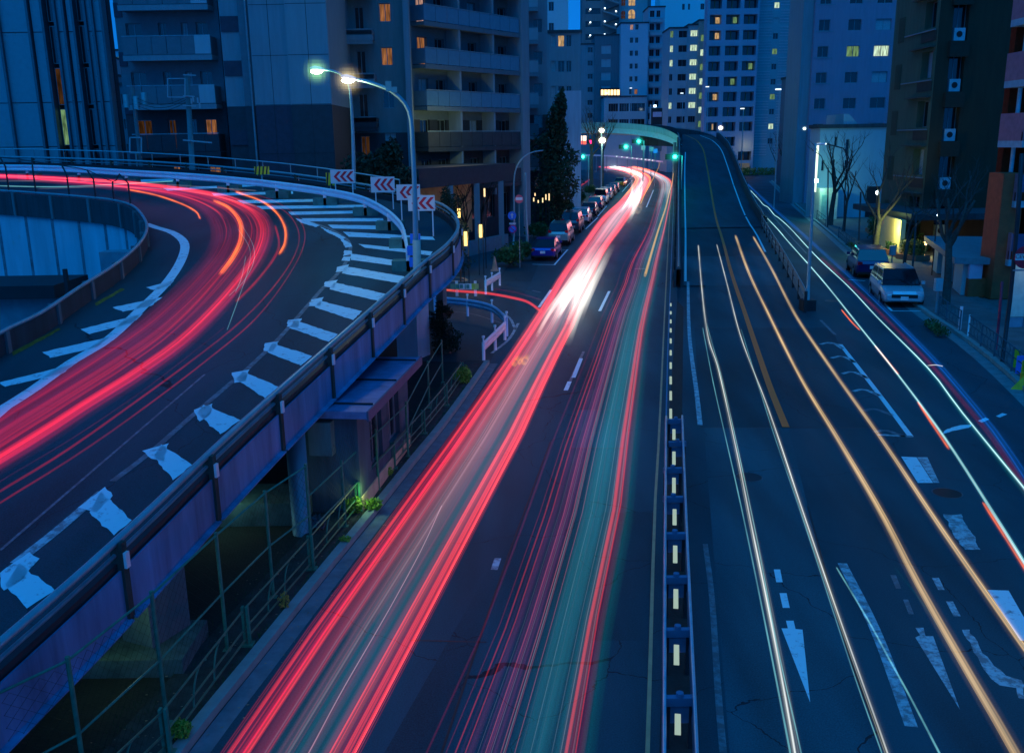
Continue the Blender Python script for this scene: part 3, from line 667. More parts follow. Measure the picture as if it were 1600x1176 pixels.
arc = thing('arc_bridge', 'curved teal-lit girder bridge spanning the road where it bends', 'bridge', (-10, 220, 0))
AP = [(1064, 217, 236, 150), (1057, 210.5, 230, 157), (1046, 204.5, 223.5, 161), (1030, 199, 218, 164), (1010, 195.5, 213.5, 166.5), (980, 192.8, 209.5, 168), (938, 191.5, 208, 168.5), (907, 192.5, 208.5, 168.5), (850, 194, 209, 168.5), (760, 198, 212, 168)]
crest = thing('crest_parapet', 'dark parapet curving left over the crest of the flyover', 'parapet wall', (10, 168, 0))
CP = [D(x, y, Y) for x, y, Y in [(1137, 231, 159), (1128, 221.5, 162), (1117, 213.5, 165), (1102, 207.5, 167.5), (1083, 203.5, 169.5), (1062, 201, 171), (1035, 199.5, 172), (1000, 199, 172.5)]]
CP = resample(CP, 40); b = MB(); b.sweep(CP, [(0, 0), (0, -3.2), (-.3, -3.2), (-.3, 0)]); b.build('wall', CONCD, crest); b = MB(); b.tube([p + Vector((0, 0, .12)) for p in CP], .06, 6); b.build('rail', GALVD, crest)
fr = [(D(x, yt, Y), D(x, yb, Y)) for x, yt, yb, Y in AP]
T_ = resample([a for a, _ in fr], 48); B_ = resample([c for _, c in fr], 48)
def offs(P, d):
    o = []
    for i, p in enumerate(P):
        t = P[min(i + 1, len(P) - 1)] - P[max(i - 1, 0)]; t.z = 0; t.normalize(); o.append(p + Vector((t.y, -t.x, 0)) * d * (min(1, i / 20) ** 1.5 if abs(d) > 1 else 1))
    return o
TEALC = mat('teal_lit_concrete', (.22, .42, .40), .7, streak=True, var=.2)  # teal light on the bridge is put into this base colour
b = MB()
for i in range(47):
    b.poly([T_[i], T_[i + 1], T_[i + 1].lerp(B_[i + 1], .52), T_[i].lerp(B_[i], .52)])
b.build('parapet', TEALC, arc)
Bi = offs(B_, .2); Ti = [t.lerp(c, .52) for t, c in zip(T_, B_)]; Tj = offs(Ti, .2)
b = MB()
for i in range(47):
    b.poly([Ti[i], Ti[i + 1], Tj[i + 1], Tj[i]]); b.poly([Tj[i], Tj[i + 1], Bi[i + 1], Bi[i]])
b.build('girder', mat('pale_teal_steel', (.30, .55, .60), .6, var=.15), arc)
Bk = offs(B_, 4.5); b = MB()
for i in range(47): b.poly([Bi[i], Bi[i + 1], Bk[i + 1] - Vector((0, 0, .2)), Bk[i] - Vector((0, 0, .2))])
b.build('underside', TEALC, arc)
Tk = offs(T_, 4.5); b = MB()
for i in range(47):
    b.poly([T_[i] - Vector((0, 0, .9)), T_[i + 1] - Vector((0, 0, .9)), Tk[i + 1] - Vector((0, 0, .9)), Tk[i] - Vector((0, 0, .9))])
    b.poly([Tk[i], Tk[i + 1], Bk[i + 1] - Vector((0, 0, .2)), Bk[i] - Vector((0, 0, .2))])
b.build('deck', CONCD, arc)
for px, Y, wd in [(899, 169, 1.3), (1058, 158, 1.0)]:
    q = D(px, 230, Y); b = MB(); b.box(q.x - wd / 2, q.x + wd / 2, Y, Y + wd, 0, 7.2); b.build('pier', CONC, arc)

# ================================================================== MEDIAN BARRIER
mb_t = thing('median_barrier', 'blue steel double rail barrier with cross braces and white blocks down the middle', 'crash barrier', G(1060, 1176))
LR = resample([G(x, y, .78) for x, y in [(1036, 1400), (1038, 1176), (1039, 900), (1040, 760), (1041, 650)]], 20)
RRl = resample([G(x, y, .78) for x, y in [(1096, 1400), (1089, 1176), (1080, 979), (1072, 800), (1066, 649)]], 20)
BLS = mat('barrier_steel', (.16, .22, .34), .45, .4, var=.15)
for P, s_ in ((LR, -1), (RRl, 1)):
    b = MB(); b.sweep(P, [(-.022, 0), (.022, 0), (.03, -.1), (.015, -.17), (.03, -.32), (-.03, -.32), (-.015, -.17), (-.03, -.1)]); b.build('rail', BLS, mb_t)
    b = MB(); b.tube(P, .024, 6); b.build('top_bead', mat('bead_steel', (.55, .6, .66), .35, .4), mb_t, smooth=True)
for y in [656, 691, 732, 777, 834, 902, 984, 1090, 1236]:
    a = G(1039, y, .74); a.x = min(LR, key=lambda p: abs(p.y - a.y)).x; c = Vector((min(RRl, key=lambda p: abs(p.y - a.y)).x, a.y, .74))
    b = MB(); b.box(a.x, c.x, a.y - .045, a.y + .045, .64, .76)
    m_ = (a.x + c.x) / 2; b.tube([(m_, a.y, .76), (m_, a.y, .82)], .05, 10); b.box(a.x + .02, c.x - .02, a.y - .02, a.y + .02, .38, .62)
    br = b.build('brace', BLS, mb_t)
    
    for px_ in (a.x + .04, c.x - .04): b = MB(); b.box(px_ - .03, px_ + .03, a.y - .03, a.y + .03, 0, .64); b.build('post', DARKM, mb_t)
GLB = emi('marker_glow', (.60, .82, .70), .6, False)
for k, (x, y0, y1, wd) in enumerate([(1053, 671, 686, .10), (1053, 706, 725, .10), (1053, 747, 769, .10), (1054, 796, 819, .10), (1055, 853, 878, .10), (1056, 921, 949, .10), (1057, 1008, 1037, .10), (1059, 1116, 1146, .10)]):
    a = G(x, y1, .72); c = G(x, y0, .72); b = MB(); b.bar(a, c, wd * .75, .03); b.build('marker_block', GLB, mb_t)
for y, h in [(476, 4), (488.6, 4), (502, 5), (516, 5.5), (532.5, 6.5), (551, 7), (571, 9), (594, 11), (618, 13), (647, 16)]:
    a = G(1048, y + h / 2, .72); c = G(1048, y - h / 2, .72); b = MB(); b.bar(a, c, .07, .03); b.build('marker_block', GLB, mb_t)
b = MB(); P = resample([G(x, y, .78) for x, y in [(1041, 650), (1043, 560), (1046, 480), (1050, 380), (1053, 300), (1054, 262)]], 30)
b.sweep(P, [(-.02, 0), (.02, 0), (.02, -.32), (-.02, -.32)]); b.build('rail', BLS, mb_t)
for p in P[::2]: b = MB(); b.box(p.x - .03, p.x + .03, p.y - .03, p.y + .03, 0, .6); b.build('post', GALVD, mb_t)

# dark W-beam barrier between flyover and side street
sb = thing('side_barrier', 'dark corrugated barrier between the flyover foot and the side street', 'crash barrier', G(1258, 478))
P = resample([G(x, y, .72) for x, y in [(1259, 464), (1240, 428), (1222, 396), (1205, 368), (1190, 342)]], 24)
for hz in (0, -.42):
    b = MB(); b.sweep([p + Vector((0, 0, hz)) for p in P], [(0, .0), (.05, .06), (.05, .12), (0, .16), (.05, .2), (.05, .28), (0, .32), (-.03, .32), (-.03, 0)]); b.build('beam', GALVD, sb)
for p in P[::2]: b = MB(); b.box(p.x - .06, p.x + .06, p.y - .04, p.y + .04, 0, .98); b.build('post', DARKM, sb)

# ================================================================== LEFT FENCES
bases = [(30, 1330), (140, 1262), (262, 1135), (356, 1020), (428, 937), (489, 884), (540, 826), (592, 768), (638, 716), (671, 640), (692, 600)]
cf = thing('chain_link_fence', 'tall green chain-link fence with sloping braces beside the ramp underpass', 'fence', G(262, 1135, .05))
Pb = [G(x, y, .05) for x, y in bases]
fh = 2.05
for i, p in enumerate(Pb):
    hh = fh if i < 6 else 1.5
    b = MB(); b.tube([p, p + Vector((0, 0, hh))], .03, 8); b.box(p.x - .06, p.x + .06, p.y - .06, p.y + .06, 0, .12); b.build('post', GREENM, cf, smooth=False)
for i, (p, q) in enumerate(zip(Pb, Pb[1:])):
    hh = fh if i < 5 else 1.45
    b = MB(); b.tube([p + Vector((0, 0, hh - .05)), q + Vector((0, 0, hh - .05))], .018, 5); b.build('top_rail', GREENM, cf)
    b = MB(); b.tube([p + Vector((0, 0, hh * .5)), q + Vector((0, 0, hh * .5))], .018, 5); b.build('mid_rail', GREENM, cf)
# mesh wires (fine) as one part
b = MB()
for i, (p, q) in enumerate(zip(Pb[:7], Pb[1:8])):
    Lq = (q - p).length; n = int(Lq / .16)
    for k in range(-12, n):
        for s_ in (0, 1):
            u0, u1 = k / n, (k + 12) / n; z0, z1 = (.05, fh - .1) if s_ else (fh - .1, .05)
            a = max(0, u0); c = min(1, u1)
            if c <= a: continue
            za = z0 + (z1 - z0) * (a - u0) / (u1 - u0); zc = z0 + (z1 - z0) * (c - u0) / (u1 - u0)
            b.bar(p.lerp(q, a) + Vector((0, 0, za)), p.lerp(q, c) + Vector((0, 0, zc)), .0025, .0025)
b.build('wire_mesh', mat('wire', (.008, .03, .025), .5, .5), cf, kind='stuff')
gp = [(110, 1330), (262, 1176), (387, 1006), (487, 888), (560, 797), (615, 731), (662, 677), (697, 633), (722, 596)]
gt = thing('pedestrian_rail', 'low teal tubular pedestrian rail with curved bars along the kerb', 'railing', G(387, 1006))
Pg = [G(x, y, .12) for x, y in gp]
for p in Pg:
    b = MB(); b.box(p.x - .05, p.x - .01, p.y - .035, p.y + .035, .1, .78); b.box(p.x + .02, p.x + .06, p.y - .035, p.y + .035, .1, .78); b.box(p.x - .09, p.x + .1, p.y - .08, p.y + .08, .1, .14); b.build('post', GREENM, gt)
for p, q in zip(Pg, Pg[1:]):
    for hz, nm in ((.62, 'rail'), (.30, 'rail'), (.12, 'rail')):
        b = MB(); b.tube([p + Vector((0, 0, hz)), q + Vector((0, 0, hz))], .017, 6); b.build(nm, GREENM, gt, smooth=True)
    for u in (.3, .55):
        d = (q - p); pts = []
        for k in range(9):
            a = math.pi * k / 8 * .62
            pts.append(p + d * (u + .13 * (1 - math.cos(a))) + Vector((0, 0, .12 + .5 * math.sin(a) / math.sin(math.pi * .5))))
        b = MB(); b.tube(pts, .014, 6); b.build('curved_bar', GREENM, gt, smooth=True)

# ================================================================== HUT UNDER THE RAMP
C_ = G(566, 802, .05); E_ = G(641, 698, .05); v_ = (E_ - C_); v_.z = 0; Lh = v_.length; v_.normalize(); ang = math.atan2(v_.y, v_.x)
hut = thing('hut', 'small flat-roofed hut with two dark windows squeezed under the ramp', 'hut', (C_.x, C_.y, 0.05), ang)
Hh = D(572, 648, C_.y).z - .05
HW = 1.35
def grid_wall(mb, T, W, Z0, Z1, holes, rec=.16, mi=None):
    xs = sorted({0, W} | {min(W, max(0, v)) for h in holes for v in h[:2]}); zs = sorted({Z0, Z1} | {v for h in holes for v in h[2:4] if Z0 < v < Z1})
    bad = set()
    for h in holes:
        for i in range(len(xs) - 1):
            cx = (xs[i] + xs[i + 1]) / 2
            if not (h[0] < cx < h[1]): continue
            for j in range(len(zs) - 1):
                cz = (zs[j] + zs[j + 1]) / 2
                if h[2] < cz < h[3]: bad.add((i, j))
        x0, x1, z0, z1 = h[:4]; z0 = max(z0, Z0); z1 = min(z1, Z1)
        for q in (((x0, 0, z0), (x0, rec, z0), (x0, rec, z1), (x0, 0, z1)), ((x1, 0, z0), (x1, rec, z0), (x1, rec, z1), (x1, 0, z1)),
                  ((x0, 0, z0), (x1, 0, z0), (x1, rec, z0), (x0, rec, z0)), ((x0, 0, z1), (x1, 0, z1), (x1, rec, z1), (x0, rec, z1))):
            mb.poly([T @ Vector(p) for p in q], mi((x0 + x1) / 2, (z0 + z1) / 2) if mi else 0)
    for i in range(len(xs) - 1):
        for j in range(len(zs) - 1):
            if (i, j) in bad or xs[i + 1] - xs[i] < 1e-6: continue
            mb.poly([T @ Vector(p) for p in ((xs[i], 0, zs[j]), (xs[i + 1], 0, zs[j]), (xs[i + 1], 0, zs[j + 1]), (xs[i], 0, zs[j + 1]))], mi((xs[i] + xs[i + 1]) / 2, (zs[j] + zs[j + 1]) / 2) if mi else 0)
WM = {}
def winmesh(wd, h, kind, mull, fr=.05):
    key = (round(wd, 1), round(h, 1), kind, mull)
    if key not in WM:
        b = MB(); t = fr
        b.box(0, wd, -.02, .05, 0, t); b.box(0, wd, -.02, .05, h - t, h); b.box(0, t, -.02, .05, t, h - t); b.box(wd - t, wd, -.02, .05, t, h - t)
        for k in range(mull): x = wd * (k + 1) / (mull + 1); b.box(x - t * .5, x + t * .5, -.018, .048, t, h - t)
        f = mesh_of(b, 'window', WIN_F); b = MB(); b.box(t, wd - t, .01, .03, t, h - t); WM[key] = (f, mesh_of(b, 'pane', PANES[kind]))
    return WM[key]
def window(root, T, x0, x1, z0, z1, kind='d', mull=1, rec=.16):
    f, p = winmesh(x1 - x0, z1 - z0, kind, mull)
    loc = T @ Vector((x0, rec, z0)); a = math.atan2(T[1][0], T[0][0])
    w_ = share(f, 'window', root, loc, (0, 0, a)); share(p, 'pane', w_); return w_
I4 = Matrix.Identity(4)
def faceT(ox, oy, ang): return Matrix.Translation((ox, oy, 0)) @ Matrix.Rotation(ang, 4, 'Z')
# local x runs along the road-side wall; the wall faces local -y
hol = [(Lh * .20, Lh * .42, Hh * .30, Hh * .86), (Lh * .55, Lh * .78, Hh * .32, Hh * .86)]
b = MB(); grid_wall(b, I4, Lh, 0, Hh, hol, .12); grid_wall(b, faceT(0, HW, -math.pi / 2), HW, 0, Hh, [], .1); grid_wall(b, faceT(Lh, 0, math.pi / 2), HW, 0, Hh, [], .1)
b.poly([(0, HW, 0), (Lh, HW, 0), (Lh, HW, Hh), (0, HW, Hh)]); b.build('wall', mat('hut_wall', (.045, .11, .14), .85, var=.35, streak=True, bump=.3), hut, local=True)
b = MB(); b.box(-.004, Lh, -.03, .0, 0, Hh * .17); b.build('plinth', mat('hut_plinth_lit', (.45, .46, .28), .85, var=.2), hut, local=True)  # greenish-yellow light at the hut foot is put into this colour
for h in hol: window(hut, I4, *h, 'd', 1, .12)
b = MB(); b.box(-.3, Lh + .2, -.32, HW + .2, Hh, Hh + .16); b.build('roof', mat('blue_roof', (.16, .22, .40), .4, .2, var=.3), hut, local=True)
b = MB(); b.box(-.34, Lh + .24, -.36, -.32, Hh - .04, Hh + .18); b.build('fascia', mat('hut_fascia', (.07, .10, .17), .6), hut, local=True)
for u in (.05, .5, .95): b = MB(); b.box(Lh * u, Lh * u + .03, -.3, HW, Hh + .16, Hh + .2); b.build('batten', DARKM, hut, local=True)
b = MB(); b.box(-.25, 0, .5, 1.0, Hh * .62, Hh * .95); b.build('meter_box', CONC, hut, local=True)

# ================================================================== BUILDINGS
def bld(name, label, cat, px0, px1, Y, Htop, depth, mats, front=(), side=(), which='R', ang=0.0, mi=None, py=150, rec=.2, base=0.0, mis=None, roof=True):
    """front wall from column px0 to px1 at distance Y; a side wall on the right ('R') or left ('L')"""
    A = D(px0, py, Y); 
    if ang == 0: W = D(px1, py, Y).x - A.x
    else:
        d = ray(px1, py); dx, dy = math.cos(ang), math.sin(ang)
        # A + s*(dx,dy) = t*(d.x,d.y)
        s = (A.y * d.x - A.x * d.y) / (dx * d.y - dy * d.x); W = s
    t = thing(name, label, cat, (A.x, Y, base), ang)
    Ts = {'R': faceT(W, 0, math.pi / 2), 'L': faceT(0, depth, -math.pi / 2)}
    b = MB(); grid_wall(b, I4, W, 0, Htop, [h[:4] for h in front], rec, mi)
    grid_wall(b, Ts[which], depth, 0, Htop, [h[:4] for h in side], rec, mis or mi)
    o = 'L' if which == 'R' else 'R'; grid_wall(b, Ts[o], depth, 0, Htop, [], rec, mis or mi)
    b.poly([(0, depth, 0), (W, depth, 0), (W, depth, Htop), (0, depth, Htop)]); b.build('wall', mats, t, local=True)
    if roof: b = MB(); b.box(-.15, W + .15, -.15, depth + .15, Htop, Htop + .35); b.build('roof', CONCD, t, local=True)
    for h in front: window(t, I4, *h[:4], *(h[4:] or ('d', 1)), rec=rec)
    for h in side: window(t, Ts[which], *h[:4], *(h[4:] or ('d', 1)), rec=rec)
    t['_W'] = W; return t, W, Ts[which]
def zat(py, Y, px=800): return D(px, py, Y).z
BM = {}
def balcony(root, T, x0, x1, z, dp=1.2, ph=1.1, slab=None, panel=None, npan=3, endp=None):
    key = (round(x1 - x0, 1), dp, ph, slab.name, panel.name, npan)
    if key not in BM:
        wd = x1 - x0; b = MB(); b.box(0, wd, -dp, 0, -.25, 0); b.box(-.02, wd + .02, -dp - .03, -dp + .02, -.3, .02)
        s = mesh_of(b, 'balcony', slab); ps = []
        for k in range(npan):
            b = MB(); b.box(wd * k / npan + .02, wd * (k + 1) / npan - .02, -dp, -dp + .05, .06, ph); ps.append(mesh_of(b, 'panel', panel))
        b = MB(); b.box(0, .05, -dp + .05, 0, .06, ph); b.box(wd - .05, wd, -dp + .05, 0, .06, ph); ps.append(mesh_of(b, 'end_panel', panel))
        b = MB(); b.box(0, wd, -dp - .02, -dp + .07, ph + .02, ph + .08); ps.append(mesh_of(b, 'handrail', GALVD)); BM[key] = (s, ps)
    s, ps = BM[key]; a = math.atan2(T[1][0], T[0][0])
    o = share(s, 'balcony', root, T @ Vector((x0, 0, z)), (0, 0, a))
    for p in ps: share(p, p.name.split('.')[0], o)
    return o
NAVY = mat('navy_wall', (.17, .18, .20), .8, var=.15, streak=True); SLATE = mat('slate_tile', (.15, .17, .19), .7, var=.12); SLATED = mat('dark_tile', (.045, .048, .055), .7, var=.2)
BROWNT = mat('brown_tile', (.08, .05, .07), .75, var=.2); PALEB = mat('pale_blue_wall', (.42, .42, .44), .75, var=.1, streak=True); MIDB = mat('mid_wall', (.27, .28, .30), .8, var=.12, streak=True)
OLIVE = mat('olive_wall', (.10, .125, .075), .85, var=.2, streak=True); BROWNW = mat('brown_wall', (.075, .04, .02), .85, var=.2, streak=True); REDW = mat('red_brown_tile', (.17, .028, .010), .85, var=.25, scale=5, spec=.08)
PANELT = mat('tower_panel', (.34, .35, .38), .55, var=.08); FINM = mat('tower_fin', (.16, .17, .19), .5, .2)

def X2(px, Y, py=150): return D(px, py, Y).x
# --- pale tower at the far left: panels, fins and tall strips of glass
Y1 = 74
X = lambda px, Y=Y1, py=125: D(px, py, Y).x
x0 = X(-150); H1 = 27
tw = thing('glass_fin_tower', 'pale panelled tower with dark vertical fins and tall glass strips', 'building', (x0, Y1, 0))
lx = lambda px: X(px) - x0
zj = [0, 4.2, zat(218, Y1), zat(149, Y1), zat(39, Y1), 24, H1]
strips = [(82, 99), (128, 145)]
solid = [(-150, 8), (22, 54), (54, 82), (99, 128), (145, 171)]
b = MB(); b.box(0, lx(172), .9, 1.6, 0, H1); b.build('core', SLATED, tw, local=True)
bands = [(-150, -60), (-60, 12), (14, 55), (62, 80), (101, 109), (117, 127), (147, 156), (158, 171)]
for (a, c) in bands:
    for z0, z1 in zip(zj, zj[1:]):
        b = MB(); b.box(lx(a), lx(c), .0, .9, z0 + .03, z1 - .03); b.build('panel', PANELT, tw, local=True)
for px in (12, 58, 80.5, 100, 113, 127.5, 146, 157, 172):
    b = MB(); b.box(lx(px) - .09, lx(px) + .09, -.28, .5, 0, H1); b.build('fin', FINM, tw, local=True)
k = 0
for a, c in strips:
    zz = 2.0
    while zz < H1 - 1:
        kind = 'd'
        if a == 82 and abs(zz - 8.0) < 1.0: kind = 'g'
        if a == 82 and abs(zz - 11.0) < .9: kind = 'm'
        window(tw, I4, lx(a) + .1, lx(c) - .1, zz, zz + 2.7, kind, 0, .35); zz += 3.0
    b = MB(); b.box(lx(a) + .05, lx(c) - .05, .85, .9, 0, H1); b.build('back_panel', DARKM, tw, local=True)
b = MB(); b.box(-.2, lx(172) + .2, -.2, 1.6, H1, H1 + .5); b.build('roof', CONCD, tw, local=True)

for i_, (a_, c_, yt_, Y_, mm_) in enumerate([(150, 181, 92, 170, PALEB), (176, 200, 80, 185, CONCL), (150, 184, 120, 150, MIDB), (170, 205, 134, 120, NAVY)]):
    lq_ = lambda px: X2(px, Y_, 120) - X2(a_, Y_, 120)
    zt_ = D(180, yt_, Y_).z
    fr_ = [(lq_(a_ + (c_ - a_) * u), lq_(a_ + (c_ - a_) * (u + .14)), z, z + 1.2, R.choice('ddyc'), 0) for u in (.2, .45, .7) for z in (zt_ - 2.2, zt_ - 5.2, zt_ - 8.2)]
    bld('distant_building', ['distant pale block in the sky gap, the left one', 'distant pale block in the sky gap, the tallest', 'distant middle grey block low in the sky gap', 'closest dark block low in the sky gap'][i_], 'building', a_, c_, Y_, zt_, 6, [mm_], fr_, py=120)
# --- dark apartment block: left wing with balconies, plain tiled shaft
YA = 62; pA0, pA1 = 193, 352
def rows(Y, z0, h, n): return [z0 + k * h for k in range(n)]
def X2(px, Y, py=150): return D(px, py, Y).x
wA = X2(pA1, YA) - X2(pA0, YA); la = lambda px: (X2(px, YA) - X2(pA0, YA))
front = []
zA = zat(165, YA, 270); hA = 2.92; kinds = 'dcdddcd'
for k in range(-3, 6):
    z = zA + k * hA - .05
    if z < 0: continue
    for j, (a, c, kk) in enumerate([(208, 232, 'd'), (258, 270, 'd'), (293, 303, 'c'), (316, 334, 'd')]):
        kd = kk
        if k == -1: kd = {0: 'm', 1: 'm', 3: 'w'}.get(j, 'd')
        if k == -2: kd = {1: 'w', 3: 'w'}.get(j, 'd')
        front.append((la(a), la(c), z + .25, z + 2.1, kd, 1))
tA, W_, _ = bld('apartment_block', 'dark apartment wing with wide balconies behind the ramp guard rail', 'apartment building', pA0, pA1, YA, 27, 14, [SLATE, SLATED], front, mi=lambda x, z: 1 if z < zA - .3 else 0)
for k in range(-2, 6):
    z = zA + k * hA
    if z < .3: continue
    balcony(tA, I4, la(212), la(346), z, 1.3, 1.1, SLATED if k < 0 else MIDB, SLATED if k < 0 else SLATE, 6)
    b = MB(); b.box(0, la(205), -.06, 0, z - .5, z + .35); b.build('accent_tile', BROWNT, tA, local=True)
    if k >= 0: b = MB(); b.box(la(322), la(346), -1.36, -1.31, z + .06, z + 1.15); b.build('privacy_screen', PALEB, tA, local=True)
YB = 60
shaft = thing('tiled_stair_tower', 'plain slate-blue tiled stair tower with dark base beside the balconies', 'building', (X2(349, YB), YB, 0))
ls = lambda px: X2(px, YB) - X2(349, YB)
zsp = zat(165, YB, 430)
for (a, c, y0, mt) in [(349, 380, .6, MIDB), (380, 398, .25, SLATE), (398, 455, 0, MIDB), (455, 519, -.25, mat('shaft_tile', (.30, .31, .32), .75, var=.08, streak=True))]:
    b = MB(); b.box(ls(a), ls(c) - .01, y0, 8.2, zsp, 27); b.build('wall', mt, shaft, local=True)
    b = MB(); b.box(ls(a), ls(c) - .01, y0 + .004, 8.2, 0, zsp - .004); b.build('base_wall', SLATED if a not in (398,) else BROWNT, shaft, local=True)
for z in (zat(36, YB, 355), zat(106, YB, 360), zat(215, YB, 390)):
    b = MB(); b.box(ls(350), ls(378), .53, .6, z - .45, z + .45); b.build('accent_tile', BROWNT, shaft, local=True)
for k in range(-3, 7):
    z = zsp + k * 2.92 + (.02 if k == 0 else 0); b = MB(); b.box(ls(399), ls(454), -.012, -.0, z, z + .03); b.build('joint', DARKM, shaft, local=True)
    b = MB(); b.box(ls(456), ls(518), -.262, -.25, z, z + .03); b.build('joint', DARKM, shaft, local=True)
for x_ in (427, 487): b = MB(); y_ = -.012 if x_ < 455 else -.262; b.box(ls(x_), ls(x_) + .03, y_, y_ + .01, 0, 27); b.build('joint', DARKM, shaft, local=True)
b = MB(); b.tube([(ls(393), .12, 0), (ls(393), .12, 27)], .07, 8); b.build('drainpipe', GALVD, shaft, local=True)
b = MB(); b.box(-.2, ls(519) + .2, -.4, 8, 27, 27.4); b.build('roof', CONCD, shaft, local=True)

# --- recessed part with open corridor balconies and orange windows
YC = 68; lc = lambda px: X2(px, YC) - X2(519, YC); hC = 2.86; zC = zat(59, YC, 560)
fr_ = []
for k in range(-4, 3):
    z = zC + k * hC
    if z < .4: continue
    kd = {0: 'w', -1: 'a', 1: 'w'}.get(k, 'd')
    if k in (0, -1): kd = 'w'
    if k == -3: kd = 'c'
    fr_.append((lc(598), lc(616), z + 1.0, z + 2.2, kd, 1)); fr_.append((lc(560), lc(574), z + .15, z + 2.0, 'm' if k == -3 else 'd', 1))
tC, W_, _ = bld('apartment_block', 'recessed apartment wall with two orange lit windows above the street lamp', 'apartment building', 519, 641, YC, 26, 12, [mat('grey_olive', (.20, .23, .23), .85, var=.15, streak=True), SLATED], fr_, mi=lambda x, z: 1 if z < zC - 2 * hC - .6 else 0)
for k in range(-4, 3):
    z = zC + k * hC
    if z < .4: continue
    balcony(tC, I4, lc(521), lc(590), z, 1.2, .35, MIDB if k > -2 else SLATED, MIDB if k > -2 else SLATED, 1)
    b = MB(); b.box(lc(521), lc(590), -1.2, -1.1, z - .55, z + .45); b.build('parapet', MIDB if k > -2 else SLATED, tC, local=True)
    b = MB(); b.box(lc(588), lc(592), -1.2, 0, z - .5, z + 2.3); 
b = MB(); b.box(lc(636), lc(645), -.7, 0, 0, 26); b.build('corner_pier', MIDB, tC, local=True)

# --- long block with glass balconies receding along the street
YD = 70; angD = rad(90 - 36.5)
A0 = D(644, 150, YD)
zD = zat(169, YD + 4, 720); hD = 2.88
d_ = ray(803, 150); dx, dy = math.cos(angD), math.sin(angD); WD = (A0.y * d_.x - A0.x * d_.y) / (dx * d_.y - dy * d_.x)
fr_ = []
for k in range(-3, 6):
    z = zD + k * hD
    if z < .3: continue
    for j in range(6):
        x = WD * (.06 + .155 * j); kd = R.choice('dddcd')
        if k == 2 and j == 0: kd = 'p'
        if k == 1 and j == 0: kd = 'w'
        if k == 0 and j == 4: kd = 'y'
        if k == -2 and j == 4: kd = 'p'
        fr_.append((x, x + WD * .085, z + .1, z + 2.0, kd, 1))
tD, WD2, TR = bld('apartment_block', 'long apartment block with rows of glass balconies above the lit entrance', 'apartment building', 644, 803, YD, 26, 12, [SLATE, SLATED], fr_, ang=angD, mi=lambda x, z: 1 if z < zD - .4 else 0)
GLP = mat('balcony_glass', (.06, .19, .26), .25, var=.08, spec=.7)
for k in range(-2, 6):
    z = zD + k * hD
    balcony(tD, I4, .15, WD * .93, z, 1.25, 1.1, SLATED if k < 0 else SLATE, SLATED if k < 0 else GLP, 9)
b = MB(); b.box(WD * .94, WD + .25, -1.4, .2, 0, 26); b.build('corner_pier', MIDB, tD, local=True)
for j in range(1, 3): b = MB(); b.box(WD * .33 * j - .1, WD * .33 * j + .1, -1.2, 0, zD - 3 * hD + 2, 26); b.build('party_wall', MIDB, tD, local=True)
# entrance podium with planter
pod = thing('entrance_podium', 'dark podium wall over a yellow lit entrance hall', 'building', D(655, 330, 60))
ORG[pod] = Vector(pod.location)
P0 = D(655, 300, 60); P1 = D(806, 300, 72); zt_, zb_ = D(700, 262, 62).z, D(700, 292, 62).z
b = MB(); dd = (P1 - P0); nn = Vector((dd.y, -dd.x, 0)).normalized()
def slab(b, a, c, th, z0, z1, mi=0):
    a = Vector((a.x, a.y, 0)); c = Vector((c.x, c.y, 0)); d = (c - a).normalized(); n = Vector((-d.y, d.x, 0)) * th
    Q = [a, c, c + n, a + n]; lo = [q + Vector((0, 0, z0)) for q in Q]; hi = [q + Vector((0, 0, z1)) for q in Q]
    b.poly(list(reversed(lo)), mi); b.poly(hi, mi)
    for i in range(4): b.poly([lo[i], lo[(i + 1) % 4], hi[(i + 1) % 4], hi[i]], mi)
slab(b, P0, P1, 5, zb_, zt_); b.build('wall', SLATED, pod)
Q0 = P0.lerp(P1, .28); Q1 = P0.lerp(P1, .82); b = MB(); slab(b, Q0 + nn * -2.5, Q1 + nn * -2.5, .2, 1.2, zb_); b.build('back_wall', mat('lit_hall_wall', (.62, .50, .20), .7, var=.3, scale=1), pod)
for u in (.28, .55, .82): q = P0.lerp(P1, u); b = MB(); b.box(q.x - .2, q.x + .2, q.y, q.y + .4, .3, zb_); b.build('column', MIDB, pod)
b = MB(); slab(b, P0.lerp(P1, .2), P0.lerp(P1, .9), .35, .0, 1.0); b.build('planter', mat('planter_wall', (.22, .27, .30), .8), pod)
lamp('entrance_light', P0.lerp(P1, .55) + nn * -1.6 + Vector((0, 0, zb_ - .5)), (1, .72, .25), 130, .3)
lamp('entrance_light', P0.lerp(P1, .70) + nn * -1.2 + Vector((0, 0, zb_ - .5)), (1, .75, .3), 90, .3)

# --- narrow wing with small balconies
YE = 92; le = lambda px: X2(px, YE) - X2(803, YE); zE = zat(165, YE, 826); hE = 2.86; fr_ = []
for k in range(-3, 6):
    z = zE + k * hE
    if z < .3: continue
    fr_ += [(le(815), le(822), z + .1, z + 2, 'c' if k % 2 else 'd', 0), (le(834), le(848), z + .8, z + 2, 'd', 1)]
tE, W_, _ = bld('apartment_block', 'narrow apartment wing with short balconies behind the dark conifer', 'apartment building', 803, 856, YE, 30, 12, [MIDB, SLATED], fr_, mi=lambda x, z: 1 if z < zE - .4 else 0)
for k in range(-2, 6): balcony(tE, I4, le(813), le(841), zE + k * hE, 1.0, 1.1, MIDB, PALEB if k >= 0 else SLATE, 2)
